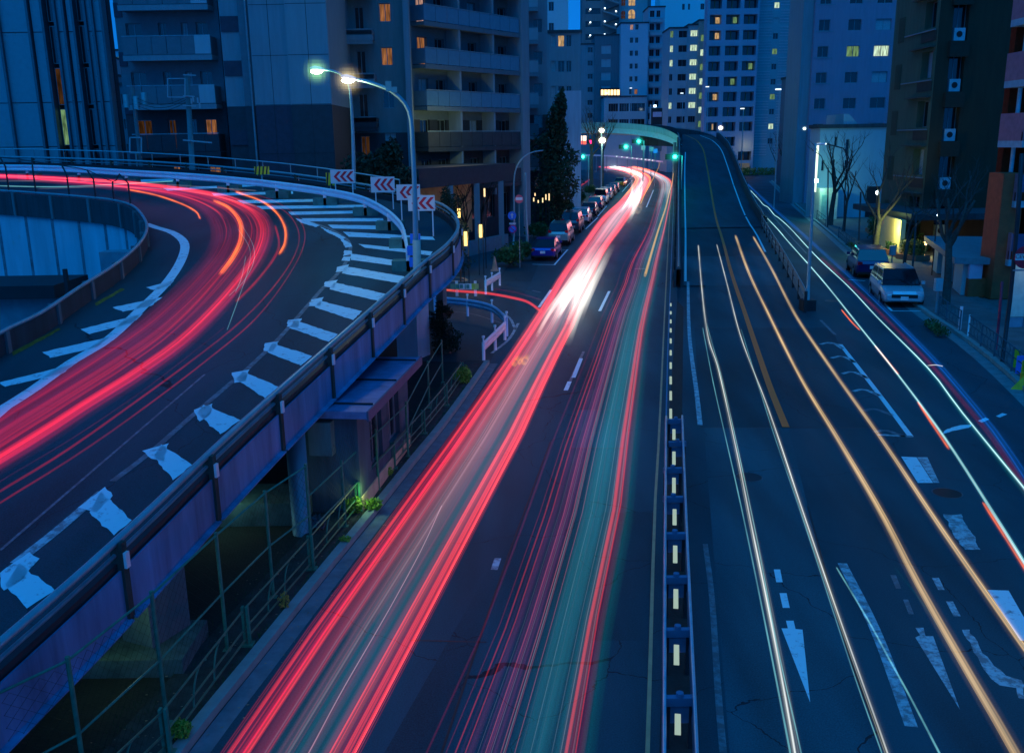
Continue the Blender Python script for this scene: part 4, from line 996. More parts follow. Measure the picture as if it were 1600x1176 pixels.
# --- buildings behind
def simple(name, label, px0, px1, Y, ytop, cols, h, rec=.2, m=PALEB, kind=None, z0=1.0, wz=(.8, 2.1), depth=10, rnd=0, seed=1, mull=1, maxrows=40, side=None, which='R', py=150, depthside=None, top=None):
    rr = random.Random(seed); Ht = top if top else zat(ytop, Y, (px0 + px1) / 2); lq = lambda px: X2(px, Y, py) - X2(px0, Y, py)
    fr = []; k = 0
    while z0 + k * h + wz[1] < Ht - .2 and k < maxrows:
        for j, (a, c) in enumerate(cols):
            z = z0 + k * h; kd = kind(k, j) if kind else rr.choice('dddc')
            if kd: fr.append((lq(a), lq(c), z + wz[0], z + wz[1], kd, mull))
        k += 1
    return bld(name, label, 'building', px0, px1, Y, Ht, depth, [m], fr, side or (), which=which, py=py, rec=rec)
simple('apartment_building', 'grey apartment block with one yellow window above the conifer', 856, 907, 118, 52, [(861, 868), (872, 882), (885, 893)], 2.9, m=MIDB, kind=lambda k, j: 'a' if (k == 6 and j == 1) else ('d' if j != 0 else 'c'), z0=.5)
simple('white_building', 'small pale block peeping over the grey apartments', 852, 888, 150, -30, [(858, 866)], 3.0, m=mat('white_wall', (.62, .62, .63), .75, var=.06), z0=8, kind=lambda k, j: 'd')
b = MB(); a = D(872, 200, 108); c = D(908, 200, 108); b.box(a.x, c.x, 108, 109, 0, zat(142, 108, 890)); b.build('concrete_wall', CONCL, label='tall blank pale concrete wall beside the conifer', cat='wall')
b = MB(); a = D(908, 200, 104); 
# dark tower with lit zig-zag stairs
YS_ = 268; ld = lambda px: X2(px, YS_) - X2(908, YS_); hS = 3.3
def kS(k, j): return 'd'
zS0 = zat(38, YS_, 925) - 1.8 - 11 * hS
fr_ = [(ld(914), ld(938), zS0 + k * hS + 1.0, zS0 + k * hS + 2.6, 'd', 0) for k in range(0, 16)]
tS, WS, TSs = bld('dark_tower', 'dark tower with brightly lit zig-zag outside stairs', 'tower', 908, 966, YS_, 64, 4, [NAVY], fr_)
for k in range(8, 15):
    z = zS0 + k * hS
    b = MB(); b.bar((ld(941), -1.0, z + 1.6), (ld(965), -1.0, z + .2), 1.0, .35); b.build('stair_flight', MIDB, tS, local=True)
    b = MB(); b.bar((ld(941), -.4, z + 1.7), (ld(965), -.4, z + 3.1), .8, .25); b.build('stair_flight', SLATED, tS, local=True)
    for px, zz in ((921, 1.9), (943, 2.1), (960, .9 + .4)):
        b = MB(); b.box(ld(px) - .16, ld(px) + .16, -1.8, -1.55, z + zz, z + zz + .3); b.build('stair_light', emi('stair_white', (.7, .9, 1), 5, False), tS, local=True)
simple('banded_block', 'slim grey block with recessed bays below the stair tower', 908, 932, 256, 70, [(918, 926)], 3.3, m=MIDB, kind=lambda k, j: 'd', z0=6)
simple('framed_tower', 'pale frame around dark glass beside the blue block', 929, 970, 255, 56, [(939, 954)], 3.3, m=NAVY, kind=lambda k, j: 'c', z0=9, wz=(.6, 2.7))
b = MB(); YY = 170; a = D(939, 150, YY); c = D(967, 150, YY); z = zat(146, YY, 950)
# hotel with arched warm windows
YH = 270; lh = lambda px: X2(px, YH) - X2(966, YH); zH = zat(24, YH, 985)
tH, WH, _ = bld('arched_window_tower', 'blue tower with arched warm windows beside the lit stairs', 'tower', 966, 1009, YH, 64, 5, [PALEB], [])
for k in range(-6, 6):
    z = zH + k * 3.33
    for px, wd in ((985, 10), (972, 6)):
        b = MB(); w2 = (lh(px + wd / 2) - lh(px - wd / 2)) / 2; cx = lh(px)
        pts = [(cx - w2, -.06, z - .9), (cx + w2, -.06, z - .9)] + [(cx + w2 * math.cos(t), -.06, z + .7 + w2 * .8 * math.sin(t)) for t in [math.pi * i / 8 for i in range(9)]]
        b.poly(pts); b.poly([(p[0], -.02, p[2]) for p in pts])
        for i in range(len(pts)): q, r_ = pts[i], pts[(i + 1) % len(pts)]; b.poly([q, r_, (r_[0], -.02, r_[2]), (q[0], -.02, q[2])])
        b.build('arched_window', (W_AMB if k >= 0 else GLASS) if px == 985 else (W_DIM if k >= 0 else GLASS), tH, local=True)
        b = MB(); b.box(cx - .05, cx + .05, -.12, -.06, z - .9, z + 1.3); b.box(cx - w2, cx + w2, -.12, -.061, z - .05, z + .05); b.build('glazing_bar', WIN_F, tH, local=True)
b = MB(); b.box(WH, WH + .9, -.3, 10, 0, 56); b.build('corner_fin', NAVY, tH, local=True)
# blue block with paired windows and side balconies
YW = 252; zW = zat(60, YW, 986)
def kW(k, j): return {(7, 0): 'w'}.get((k, j), 'd')
simple('blue_block', 'plain blue-white block with one column of paired windows', 969, 1011, YW, 37, [(983, 988), (991, 996)], 3.16, m=mat('bright_wall', (.50, .50, .56), .7, var=.06), kind=lambda k, j: 'w' if (k, j) == (2, 1) else 'p' if (k, j) == (7, 0) else 'd', z0=zat(146.5, YW) - 6.97, wz=(0, 1.3))
tb, Wb, _ = simple('balcony_block', 'blue block with a stack of rounded balconies beside the window column', 1011, 1036, YW + 3, 12, [(1013, 1020), (1023, 1029)], 3.18, m=mat('bright_wall', (.5, .5, .56)), kind=lambda k, j: 'd', z0=zat(146.5, YW) - 6.97, wz=(0, 1.6))
for k in range(0, 9): balcony(tb, I4, .2, Wb * .85, zat(146.5, YW) - 6.97 + k * 3.18 - 1.1, 1.0, .7, PALEB, PALEB, 1)
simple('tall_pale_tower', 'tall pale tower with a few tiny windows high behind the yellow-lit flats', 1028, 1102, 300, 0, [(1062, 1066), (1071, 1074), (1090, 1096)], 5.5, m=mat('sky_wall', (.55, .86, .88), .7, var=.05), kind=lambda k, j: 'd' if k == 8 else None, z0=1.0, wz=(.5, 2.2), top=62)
YL = 228; zl = zat(165, YL, 1080) - 1.15 + 4.9 - 2 * 3.18
def kL(k, j):
    if j == 0: return {2: 'W', 5: 'W', 6: 'W', 7: 'g'}.get(k, 'd')
    return 'd'
simple('flats', 'blue block of flats with dark loggias left of the yellow-lit wing', 1044, 1073, YL, 45, [(1045, 1050), (1058, 1071)], 3.18, m=PALEB, kind=kL, z0=zl - 4.9, wz=(.4, 1.9))
simple('flats_wing', 'wing of flats with a column of glowing yellow-green windows', 1073, 1089, YL - 1, 40, [(1076, 1087)], 3.18, m=PALEB, kind=lambda k, j: 'W' if 2 <= k <= 7 else 'd', z0=zl - 4.9, wz=(.5, 1.9), mull=2)
simple('flats_end', 'end bay of flats with slanting pale lit windows beside the grid tower', 1089, 1101, YL - 2, 33, [(1092, 1099)], 3.18, m=mat('greenish_wall', (.25, .36, .30), .8), kind=lambda k, j: 'g' if k % 2 else 'W', z0=zl - 5.9, wz=(.3, 1.8), mull=0)
# low building and big framed sign behind the arc bridge
simple('low_offices', 'low blue office building with ribbon windows behind the arc bridge', 944, 1010, 248, 152, [(951, 966), (968, 983), (985, 1008)], 3.9, m=PALEB, kind=lambda k, j: 'd', z0=zat(196, 248) - .9, wz=(.0, 2.0), mull=3)
b = MB(); a = D(938, 152, 250); b.box(a.x, D(968, 150, 250).x, 250.2, 252, zat(152, 250), zat(140, 250)); lb = thing('lit_ceiling_floor', 'strip of bright warm ceiling lights in a dark glass floor', 'lit floor', (a.x, 250, 0)); b.build('glass_box', GLASS, lb)
for k in range(6): q = D(941 + k * 5, 145, 250); b = MB(); b.box(q.x - .3, q.x + .3, 249.8, 250, q.z - .6, q.z + .7); b.build('light', emi('warm_strip', (1, .62, .28), 3, False), lb)
sg = thing('framed_sign', 'large dark framed sign board on posts behind the arc bridge', 'sign', (D(1017, 200, 236).x, 236, 0))
ORG[sg] = Vector(sg.location)
for (x0_, y0_, x1_, y1_, m_, dy_) in [(1017, 169, 1041, 196, DARKM, 0), (1019, 236, 1039, 195, NAVY, -.06), (1020, 175, 1034, 183, mat('sign_face', (.45, .5, .6), .5), -.12)]:
    a = D(x0_, y1_, 236); c = D(x1_, y0_, 236); b = MB(); b.box(a.x, c.x, 236 + dy_, 236.1 + dy_, a.z, c.z); b.build('board', m_, sg)
for x_ in (1016, 1042): a = D(x_, 200, 236); b = MB(); b.box(a.x - .15, a.x + .15, 236, 236.3, 0, zat(167, 236)); b.build('post', PALEB, sg)
b = MB(); a = D(1023, 166, 236); b.box(a.x - .3, a.x + .4, 235.8, 236, a.z - .25, a.z + .25); b.build('spotlight', emi('stair_white', (.7, .9, 1), 5, False), sg)
# grid tower + striped tower
YG = 205; hG = 3.07; zG = zat(198, YG, 1140) - 1.5 - 3 * hG; lg = lambda px: X2(px, YG) - X2(1101, YG)
GW = mat('grid_wall', (.33, .34, .42), .7, var=.07)
fr_ = []; 
for k in range(0, 17):
    z = zG + k * hG
    for j, (a, c) in enumerate([(1105, 1123), (1130, 1151), (1157, 1178)]):
        if k == 2 and j == 2: continue
        fr_.append((lg(a), lg(c), z + .55, z + 2.45, 'd', 0))
tG, WG, TG = bld('grid_tower', 'blue tower with a regular grid of deep dark window bays', 'tower', 1101, 1181, YG, 60, 3, [GW], fr_, rec=1.6)
for k in range(0, 17):
    z = zG + k * hG
    for j, (a, c) in enumerate([(1105, 1123), (1130, 1151), (1157, 1178)]):
        kd = {(3, 0): 0, (5, 0): 1, (9, 0): 1, (10, 0): 1, (12, 0): 1, (6, 1): 1, (7, 2): 1, (10, 1): 1}.get((k, j))
        if kd is not None: b = MB(); x_ = lg(a + (c - a) * .62); b.box(x_, x_ + .3 + .5 * kd, 1.45, 1.55, z + .9, z + 2.1); b.build('lit_gap', W_AMB if j == 0 else W_GREEN, tG, local=True)
        b = MB(); b.box(lg((a + c) / 2) - .05, lg((a + c) / 2) + .05, 1.4, 1.56, z + .55, z + 2.45); b.build('divider', mat('ochre_edge', (.4, .3, .1), .6), tG, local=True)
b = MB(); b.box(lg(1159), lg(1176), -.1, 0, 0, zG + 1.0 * hG); b.build('orange_entry', mat('orange_glow_wall', (.8, .4, .15), .6), tG, local=True)
a = D(1168, 228, YG - 2); lamp('entry_light', a, (1, .55, .2), 130, .5)
STR = mat('striped_cladding', (.30, .36, .38), .6, var=.1); ls_ = lambda px: X2(px, YG + 3) - X2(1181, YG + 3)
fr_ = []
for k in range(0, 17):
    z = zG + k * hG + .05; kd = {3: 'W', 5: 'g', 8: 'g', 10: 'c', 11: 'W', 12: 'W', 13: 'W', 6: 'd'}.get(k, 'd')
    if k > 1: fr_.append((ls_(1203), ls_(1211), z + .8, z + 2.0, kd, 1))
tST, WST, _ = bld('striped_tower', 'tower clad in thin horizontal louvres beside the grid tower', 'tower', 1181, 1246, YG + 3, 60, 3, [STR], fr_)
z = 4
while z < 54:
    b = MB(); b.box(0, ls_(1201), -.12, 0, z, z + .12); b.box(ls_(1213), WST, -.12, 0, z, z + .12); b.build('louvre', mat('louvre', (.42, .48, .52), .5), tST, local=True); z += .56 if int(z) % 3 else 1.1
for i, z in enumerate([zat(y, 160, 1250) for y in (8, 30, 52, 74, 96, 112)]):
    a = D(1243, 50, 150); c = D(1252, 50, 150)
# slim balcony stack between the towers
tq, Wq, _ = bld('slim_block', 'slim block with slanting balcony rails squeezed between two towers', 'building', 1243, 1258, 150, zat(120, 150, 1250), 8, [NAVY], [])
for i in range(7):
    z = zat(118, 150, 1250) + i * 2.3; b = MB(); b.bar((-.3, -.4, z - .3), (Wq, -.4, z + 1.2), .5, .25); b.build('stair_rail', PALEB, tq, local=True)
b = MB(); b.box(0, Wq, 1.5, 2, 0, 40); b.build('backing', mat('sky_wall2', (.6, .62, .6), .7), tq, local=True)
# blue building with punched windows
YP = 112; zP = zat(170, YP, 1320) - .6; hP = 2.85; kk = {(3, 1): 'W', (3, 2): 'W', (2, 0): 'd', (3, 0): 'c'}
lp = lambda px: X2(px, YP) - X2(1266, YP); fr_ = []
zP0 = zat(170, YP, 1320) - hP * 1
for k in range(0, 9):
    z = zP0 + k * hP
    for j, (a, c) in enumerate([(1273, 1290), (1318, 1338), (1360, 1384)]):
        kd = {(3, 1): 'g', (3, 2): 'W'}.get((k, j), 'd' if (k + j) % 2 else 'c' if j == 2 else 'd')
        fr_.append((lp(a), lp(c), z + .0, z + 1.2, kd, 1))
BLW = mat('blue_wall', (.24, .26, .34), .8, var=.1, streak=True)
tP, WP, _ = bld('blue_apartments', 'broad blue apartment block with three columns of small windows, two lit white', 'apartment building', 1266, 1402, YP, 32, 6, [BLW], fr_)
for k in range(9): b = MB(); b.box(lp(1268), lp(1296), -.06, 0, zP0 + k * hP - .12, zP0 + k * hP - .03); b.build('sill', MIDB, tP, local=True)
b = MB(); b.box(-1.2, -.02, .5, 6, 0, 30); b.build('corner_bay', MIDB, tP, local=True)
# low pale building in front of it
YQ = 92; lq = lambda px: X2(px, YQ, 250) - X2(1279, YQ, 250)
zt = zat(200, YQ, 1330)
tQ, WQ, _ = bld('pale_annex', 'low pale blank-walled building with a small gable behind the bare trees', 'building', 1279, 1387, YQ, zt, 3, [mat('annex_wall', (.42, .46, .50), .8, var=.06, streak=True)], [(lq(1302), lq(1307), zat(236, YQ), zat(222, YQ), 'd', 0), (lq(1320), lq(1326), zat(252, YQ), zat(226, YQ), 'd', 0), (lq(1284), lq(1289), zat(275, YQ), zat(258, YQ), 'd', 0), (lq(1320), lq(1325), zat(270, YQ), zat(258, YQ), 'd', 0)], py=250)
b = MB(); gx0, gx1 = lq(1314), lq(1341)
for y_ in (0, 5): b.poly([(gx0, y_, zt), (gx1, y_, zt), (gx0 + .5, y_, zt + 1.3), (gx0, y_, zt + 1.3)])
b.poly([(gx0, 0, zt), (gx0, 5, zt), (gx0, 5, zt + 1.3), (gx0, 0, zt + 1.3)]); b.poly([(gx0 + .5, 0, zt + 1.3), (gx1, 0, zt), (gx1, 5, zt), (gx0 + .5, 5, zt + 1.3)]); b.build('gable', PALEB, tQ, local=True)
b = MB(); b.box(lq(1273), lq(1301), -2.2, 0, 0, 3.0); b.build('porch', mat('green_porch', (.45, .62, .5), .6), tQ, local=True)
b = MB(); b.box(lq(1276), lq(1284), -2.26, -2.2, 0, 2.4); b.build('door', mat('green_door', (.2, .5, .42), .5), tQ, local=True)
b = MB(); b.box(lq(1358), lq(1378), -.1, 1, 0, 3.0); b.build('garage_opening', BLK, tQ, local=True)
a = D(1279, 284, YQ - 3.2); lamp('porch_light', a, (.5, 1, .75), 260, .15)
b = MB(); b.box(a.x - .2, a.x + .2, YQ - 2.5, YQ - 2.3, a.z - .12, a.z + .2); b.build('porch_lamp', emi('green_white', (.6, 1, .8), 12, False), label='bright greenish lamp over the annex porch', cat='lamp')

# corner building: olive side towards the street, dark brown front
YR = 64; lr = lambda px: X2(px, YR) - X2(1457, YR)
zr = zat(182, YR, 1490); fr_ = []; sd_ = []; DR = 7.3
for k in range(-3, 6):
    z = zr + k * 3.17
    if z > .8: fr_.append((lr(1478), lr(1502), z - 1.6, z + 1.0, 'd', 1))
zo = zat(100, 65, 1450) - 3 * 3.17
for k in range(-1, 8):
    z = zo + k * 3.17
    if z > .8: sd_.append((DR * .70, DR * .93, z - .9, z + .8, 'c' if k % 2 else 'd', 1))
tR, WR, TRL = bld('brown_apartments', 'very dark corner apartment building with air conditioners and an olive side wall', 'apartment building', 1457, 1600, YR, 24, DR, [BROWNW, OLIVE], fr_, sd_, 'L', rec=.5, mis=lambda x, z: 1)
for k in range(-3, 6):
    z = zr + k * 3.17
    if z < .8: continue
    b = MB(); b.box(lr(1482), lr(1499), .02, .42, z - 1.58, z - .8); ac = b.build('air_conditioner', mat('ac_white', (.50, .52, .56), .5), tR, local=True)
    b = MB(); pts = [(lr(1490) + .2 * math.cos(t), .01, z - 1.18 + .2 * math.sin(t)) for t in [i * math.pi / 6 for i in range(12)]]; b.poly(pts); b.build('fan_grille', BLK, ac, local=True)
    b = MB(); b.box(lr(1474), lr(1504), -.35, -.004, z - 2.6, z - 1.62); b.build('balcony_front', mat('brown_light', (.055, .036, .022), .85), tR, local=True)
def TB(mbx, x0, x1, y0, y1, z0, z1, nm, m_): mbx.box(x0, x1, y0, y1, z0, z1, 0, TRL); mbx.build(nm, m_, tR, local=True)
for k in range(-1, 8):
    z = zo + k * 3.17
    if z < .8: continue
    TB(MB(), DR * .12, DR * .26, -.03, -.004, z - 1.4, z + .3, 'recess_panel', mat('dark_olive', (.05, .065, .035), .85))
    TB(MB(), DR * .5, DR * .97, -.35, -.004, z + 1.0, z + 1.1, 'hood', mat('hood', (.08, .08, .06), .8))
    TB(MB(), DR * .3, DR * .95, -.12, -.004, z - 1.1, z - 1.03, 'ledge', MIDB)
    TB(MB(), DR * .66, DR * .97, -.05, -.004, z - 1.75, z - 1.12, 'spandrel', mat('spandrel', (.07, .05, .035), .85))
# red-brown balcony building at the right edge
YV = 46; lv = lambda px: X2(px, YV) - X2(1568, YV); hV = 2.72; zV = zat(300, YV, 1570)
tV, WV, _ = bld('red_balcony_building', 'red-brown tiled building with stacked blue-glass balconies at the right edge', 'apartment building', 1577, 1800, YV, 24, .5, [REDW], [])
for k in range(-2, 6):
    z = zV - .05 + k * hV
    if z < 1.8: continue
    x0_ = lv(1558)
    b = MB(); b.box(x0_, lv(1700), -2.2, 0, z - .55, z - .25); b.build('balcony', mat('balcony_edge', (.42, .44, .48), .6), tV, local=True); bal = bpy.context.scene.objects[-1] if False else tV.children[-1]
    b = MB(); b.box(x0_, lv(1700), -2.17, -2.05, z - .25, z + .15); b.build('panel', REDW, tV, local=True)
    b = MB(); b.box(x0_ + .1, lv(1582), -2.15, -2.1, z + .15, z + .95); b.build('glass_panel', mat('blue_glass', (.06, .10, .2), .2), tV, local=True)
    b = MB(); b.box(lv(1583), lv(1700), -2.17, -2.05, z + .15, z + 1.0); b.build('panel', REDW, tV, local=True)
    b = MB(); b.box(x0_, x0_ + .06, -2.2, 0, z - .25, z + 1.0); b.build('end_panel', mat('purple_edge', (.3, .16, .2), .6), tV, local=True)
b = MB(); b.tube([(lv(1577), -.4, 0), (lv(1577), -.4, 24)], .1, 8); b.build('downpipe', GALV, tV, local=True)

# ================================================================== RIGHT-HAND STREET LEVEL
# row of shops: low building with white pillars under a flat canopy
a = G(1458, 418, .1); c = G(1500, 464, .1)
def wallpts(px, py): return G(px, py, .1)
shop = thing('shop', 'low shop with white pillars, flat canopy and orange base beside the brown wall', 'shop', G(1503, 466, .1))
S0, S1 = G(1455, 420, .1), G(1502, 463, .1)
dS = (S1 - S0); dS.z = 0; LS = dS.length; dS.normalize(); nS = Vector((-dS.y, dS.x, 0))      # towards the buildings
if nS.x < 0: nS = -nS
top = D(1500, 412, S1.y).z
def sl(b, p, q, th, z0, z1, mi=0):
    Q = [p, q, q + nS * th, p + nS * th]; lo_ = [Vector((v.x, v.y, z0)) for v in Q]; hi_ = [Vector((v.x, v.y, z1)) for v in Q]
    b.poly(lo_, mi); b.poly(hi_, mi)
    for i in range(4): b.poly([lo_[i], lo_[(i + 1) % 4], hi_[(i + 1) % 4], hi_[i]], mi)
b = MB(); sl(b, S0 - nS * .5 - dS * .3, S1 - nS * .5 + dS * .2, 6, top, top + .3); b.build('canopy', mat('canopy_roof', (.20, .24, .26), .6), shop)
b = MB(); sl(b, S0 + nS * 1.2, S1 + nS * 1.2, .2, 0, top); b.build('back_wall', GLASS, shop)
for u0, u1 in ((0.02, .2), (.36, .52), (.74, .97)):
    b = MB(); sl(b, S0 + dS * LS * u0, S0 + dS * LS * u1, .35, .1, top - .02); b.build('pillar', mat('pillar_white', (.62, .66, .66), .6, streak=True, var=.08), shop)
W0, W1 = S1, D(1543, 462, S1.y - .6); W1.z = .1
b = MB(); b.box(W0.x + .15, W1.x, S1.y - .3, S1.y, .1, 1.0); b.build('orange_base', mat('orange_tile', (.40, .09, .03), .6, var=.2), shop)
b = MB(); b.box(W0.x + .15, W1.x - .2, S1.y - .26, S1.y - .1, 1.0, top); b.build('blind', mat('blue_blind', (.42, .48, .60), .6, var=.1), shop)
b = MB(); b.box(W1.x, W1.x + 1.0, S1.y - .9, S1.y + .5, .1, 6); b.build('orange_pier', mat('orange_tile', (.40, .09, .03), .6, var=.2), shop)
b = MB(); b.box(W1.x + 1.4, W1.x + 2.2, S1.y - .9, S1.y + .5, .1, 6); b.build('red_pier', REDW, shop)
# pale shutter at the frame edge
q = G(1575, 512, .1); b = MB()
sh2 = thing('shop_shutter', 'pale green shop shutter with blue foot at the right edge', 'shutter', q)
for k in range(5): b = MB(); b.box(q.x + .62 * k, q.x + .62 * k + .58, q.y, q.y + .1, .55, 2.9); b.build('panel', mat('pale_green', (.50, .66, .55), .5), sh2); b = MB(); b.box(q.x + .62 * k, q.x + .62 * k + .58, q.y, q.y + .1, .1, .52); b.build('foot_panel', mat('foot_blue', (.15, .32, .40), .5), sh2)
lamp('shop_fill', q + Vector((.8, -1.0, 3.0)), (1, .85, .5), 14, .2)  # unseen lamp added to light the shutter
# yellow lit low wall, raised planters, hedges
q0, q1 = D(1374, 352, 66), D(1410, 372, 60)
yb = thing('yellow_lit_wall', 'yellow lit low wall under a dark flat roof behind the hedge', 'wall', (q0.x, 66, 0))
z0_, z1_ = 0, D(1376, 333, 66).z
b = MB(); d_ = Vector((q1.x - q0.x, q1.y - q0.y, 0)).normalized(); L_ = math.hypot(q1.x - q0.x, q1.y - q0.y)
b.bar((q0.x, q0.y, z1_ / 2), (q1.x, q1.y, z1_ / 2), .3, z1_); b.build('wall', mat('cream_wall', (.62, .62, .30), .8, var=.1), yb)
b = MB(); b.box(q0.x - .5, q0.x + 11, 59.5, 70, z1_ + .02, z1_ + .4); b.build('roof', CONCD, yb)
lamp('wall_fill', (q0.x - 1.6, 60.5, 2.0), (1, .85, .25), 260, .4)  # added lamp with no visible fitting, lights the yellow wall
def foliage(b, cx, cy, cz, rx, ry, rz_, n, sz, rr, box=False):
    for _ in range(n):
        if box: p = Vector((rr.uniform(-1, 1), rr.uniform(-1, 1), rr.uniform(-1, 1)))
        else:
            while True:
                p = Vector((rr.uniform(-1, 1), rr.uniform(-1, 1), rr.uniform(-1, 1)))
                if .15 < p.length < 1: break
        m_ = 1 + .25 * math.sin(p.x * 5 + cx) * math.cos(p.y * 4 + cy) if not box else 1
        c = Vector((cx + p.x * rx * m_, cy + p.y * ry * m_, cz + p.z * rz_ * m_))
        a = Vector((rr.gauss(0, 1), rr.gauss(0, 1), rr.gauss(0, 1))).normalized(); e = a.cross(Vector((rr.gauss(0, 1), rr.gauss(0, 1), rr.gauss(0, 1)))).normalized()
        s_ = sz * rr.uniform(.6, 1.3)
        b.poly([c + a * s_, c + e * s_ * .45, c - a * s_, c - e * s_ * .45])
def hedge(px0, py0, px1, py1, wd, h, lab, m=LEAF, n=1500, sz=.09, Y=None, planter=None, base=.1):
    p, q = G(px0, py0, base), G(px1, py1, base); t = thing('hedge', lab, 'hedge', p); rr = random.Random(int(px0)); ORG[t] = p
    d = q - p; L_ = d.length; a = math.atan2(d.y, d.x); t.rotation_euler = (0, 0, a); b = MB()
    z0 = .35 if planter else 0
    foliage(b, L_ / 2, 0, z0 + h / 2, L_ / 2, wd / 2, h / 2, n, sz, rr, True); b.build('foliage', m, t, local=True)
    b = MB()
    for k in range(int(L_ / .6) + 1): b.tube([(k * .6 + .1, 0, z0), (k * .6 + .15, .05, z0 + h * .6)], .02, 5)
    b.build('stem', BARK, t, local=True, kind='stuff')
    if planter: b = MB(); b.box(-.1, L_ + .1, -wd / 2 - .1, wd / 2 + .1, 0, .35); b.build('planter', planter, t, local=True)
TERR = mat('terracotta', (.28, .12, .07), .8)
hedge(1370, 372, 1425, 395, 1.6, 1.3, 'dark green hedge in front of the yellow lit wall', LEAF, 2600, .11)
hedge(1388, 396, 1405, 402, .6, .5, 'small hedge in the upper terracotta planter by the pavement', LEAF, 500, .09, planter=TERR)
hedge(1412, 404, 1440, 408, 1.0, .9, 'lamp-lit hedge in the lower terracotta planter', mat('olive_leaf', (.12, .16, .03), .6, var=.4), 1100, .1, planter=TERR)
hedge(1362, 362, 1370, 368, .8, 1.0, 'short hedge at the corner of the orange planter beyond', LEAF, 500, .1, planter=TERR)
hedge(1450, 507, 1475, 525, .5, .25, 'strip of low plants around the near tree foot', LEAF, 500, .07)
hedge(1325, 382, 1345, 398, .5, .3, 'strip of low plants beside the tree opposite the dark car', LEAF, 400, .08)
a = G(1447, 400, .1); q = D(1447, 380, a.y); lamp('bush_light', (q.x, q.y - .25, q.z), (1, .6, .22), 150, .08)
b = MB(); b.box(q.x - .09, q.x + .09, q.y - .09, q.y + .09, q.z - .1, q.z + .1); b.tube([(q.x, q.y, .1), (q.x, q.y, q.z - .1)], .03, 6, 1); b.build('garden_lamp', [emi('amber_bulb', (1, .55, .2), 25, False), DARKM], label='small glaring amber garden lamp among the bushes', cat='lamp')
hedge(1160, 273, 1240, 273, 2.0, 1.4, 'long clipped hedge with a pale rail at the street end', mat('yellowish_leaf', (.14, .18, .03), .6, var=.3), 1500, .22)
a = G(1160, 266, .1); c = G(1238, 268, .1); b = MB(); b.box(a.x, c.x, a.y - .3, a.y + .3, 2.2, 2.7); rl = b.build('white_rail', mat('lit_white_rail', (.8, .85, .75), .5), label='pale horizontal rail above the long hedge at the street end', cat='railing')

# pavement rail on the right
rp = thing('pavement_rail', 'dark tubular pavement rail running along the right kerb', 'railing', G(1445, 497, .13))
Pr = [G(x, y, .13) for x, y in [(1466, 492), (1478, 502), (1499, 517)]] 
Pq = [G(x, y, .13) for x, y in [(1512, 525), (1532, 541), (1553, 557), (1580, 580), (1612, 606)]]
Pz = [G(x, y, .13) for x, y in [(1310, 372), (1322, 383), (1336, 394), (1348, 404)]]
Pz2 = [G(x, y, .13) for x, y in [(1276, 342), (1290, 354)]]
for PP in (Pr, Pq, Pz, Pz2):
    for p in PP:
        b = MB(); b.tube([p, p + Vector((0, 0, .85))], .035, 8); b.build('post', GALV if PP is Pq and p is PP[0] else mat('pavement_rail_steel', (.07, .10, .12), .6, .4), rp, smooth=True)
    for p, q in zip(PP, PP[1:]):
        for hz in (.82, .5, .15):
            b = MB(); b.tube([p + Vector((0, 0, hz)), q + Vector((0, 0, hz))], .02, 6); b.build('rail', mat('pavement_rail_steel', (.07, .10, .12), .6, .4), rp, smooth=True)
        for u in (.25, .5, .75):
            m_ = p.lerp(q, u); b = MB(); b.tube([m_ + Vector((0, 0, .82)), m_ + Vector((.06, 0, .6)), m_ + Vector((-.04, 0, .38)), m_ + Vector((0, 0, .15))], .012, 5); b.build('curved_bar', mat('pavement_rail_steel', (.07, .10, .12), .6, .4), rp)
b = MB(); p = G(1499, 515, .13); b.tube([p, p + Vector((0, 0, .95))], .06, 10); b.build('bollard', WPAINT, label='short white bollard at the gap in the pavement rail', cat='bollard')
b = MB(); p = G(1462, 488, .13); b.box(p.x - .17, p.x + .17, p.y - .1, p.y + .1, .13, 1.75); pm = thing('parking_meter', 'grey parking meter post beside the silver wagon', 'parking meter', p); 
b = MB(); b.tube([p, p + Vector((0, 0, 1.1))], .05, 8); b.build('post', GALVD, pm); b = MB(); b.box(p.x - .16, p.x + .16, p.y - .1, p.y + .1, 1.1, 1.65); b.build('head', GALV, pm)
p = G(1390, 470, .13); pm = thing('parking_meter', 'grey parking meter post between the silver wagon and the planters', 'parking meter', G(1392, 425, .13)); p = G(1392, 425, .13)
b = MB(); b.tube([p, p + Vector((0, 0, 1.1))], .05, 8); b.build('post', GALVD, pm); b = MB(); b.box(p.x - .16, p.x + .16, p.y - .1, p.y + .1, 1.1, 1.65); b.build('head', GALV, pm)
# banners and yellow stand
for x, y, lab, m_ in [(1583, 568, 'narrow yellow banner tied to the pavement rail', YEL), (1590, 578, 'blue and white banner tied to the pavement rail', BLUE_S), (1598, 586, 'second yellow banner at the frame edge', YEL)]:
    p = G(x, y + 8, .13); b = MB(); b.box(p.x - .12, p.x + .12, p.y - .07, p.y - .05, .2, .8); b.build('banner', m_, label=lab, cat='banner')
p = G(1592, 608, .0); b = MB(); b.poly([(p.x - .25, p.y, 0), (p.x + .5, p.y - .3, 0), (p.x + .4, p.y, .75)]); b.poly([(p.x - .25, p.y + .03, 0), (p.x + .5, p.y - .27, 0), (p.x + .4, p.y + .03, .75)]); b.box(p.x + .1, p.x + .3, p.y + .1, p.y + .2, 0, .5)
b.build('yellow_stand', YEL, label='folded yellow stand by the kerb at the right edge', cat='stand')

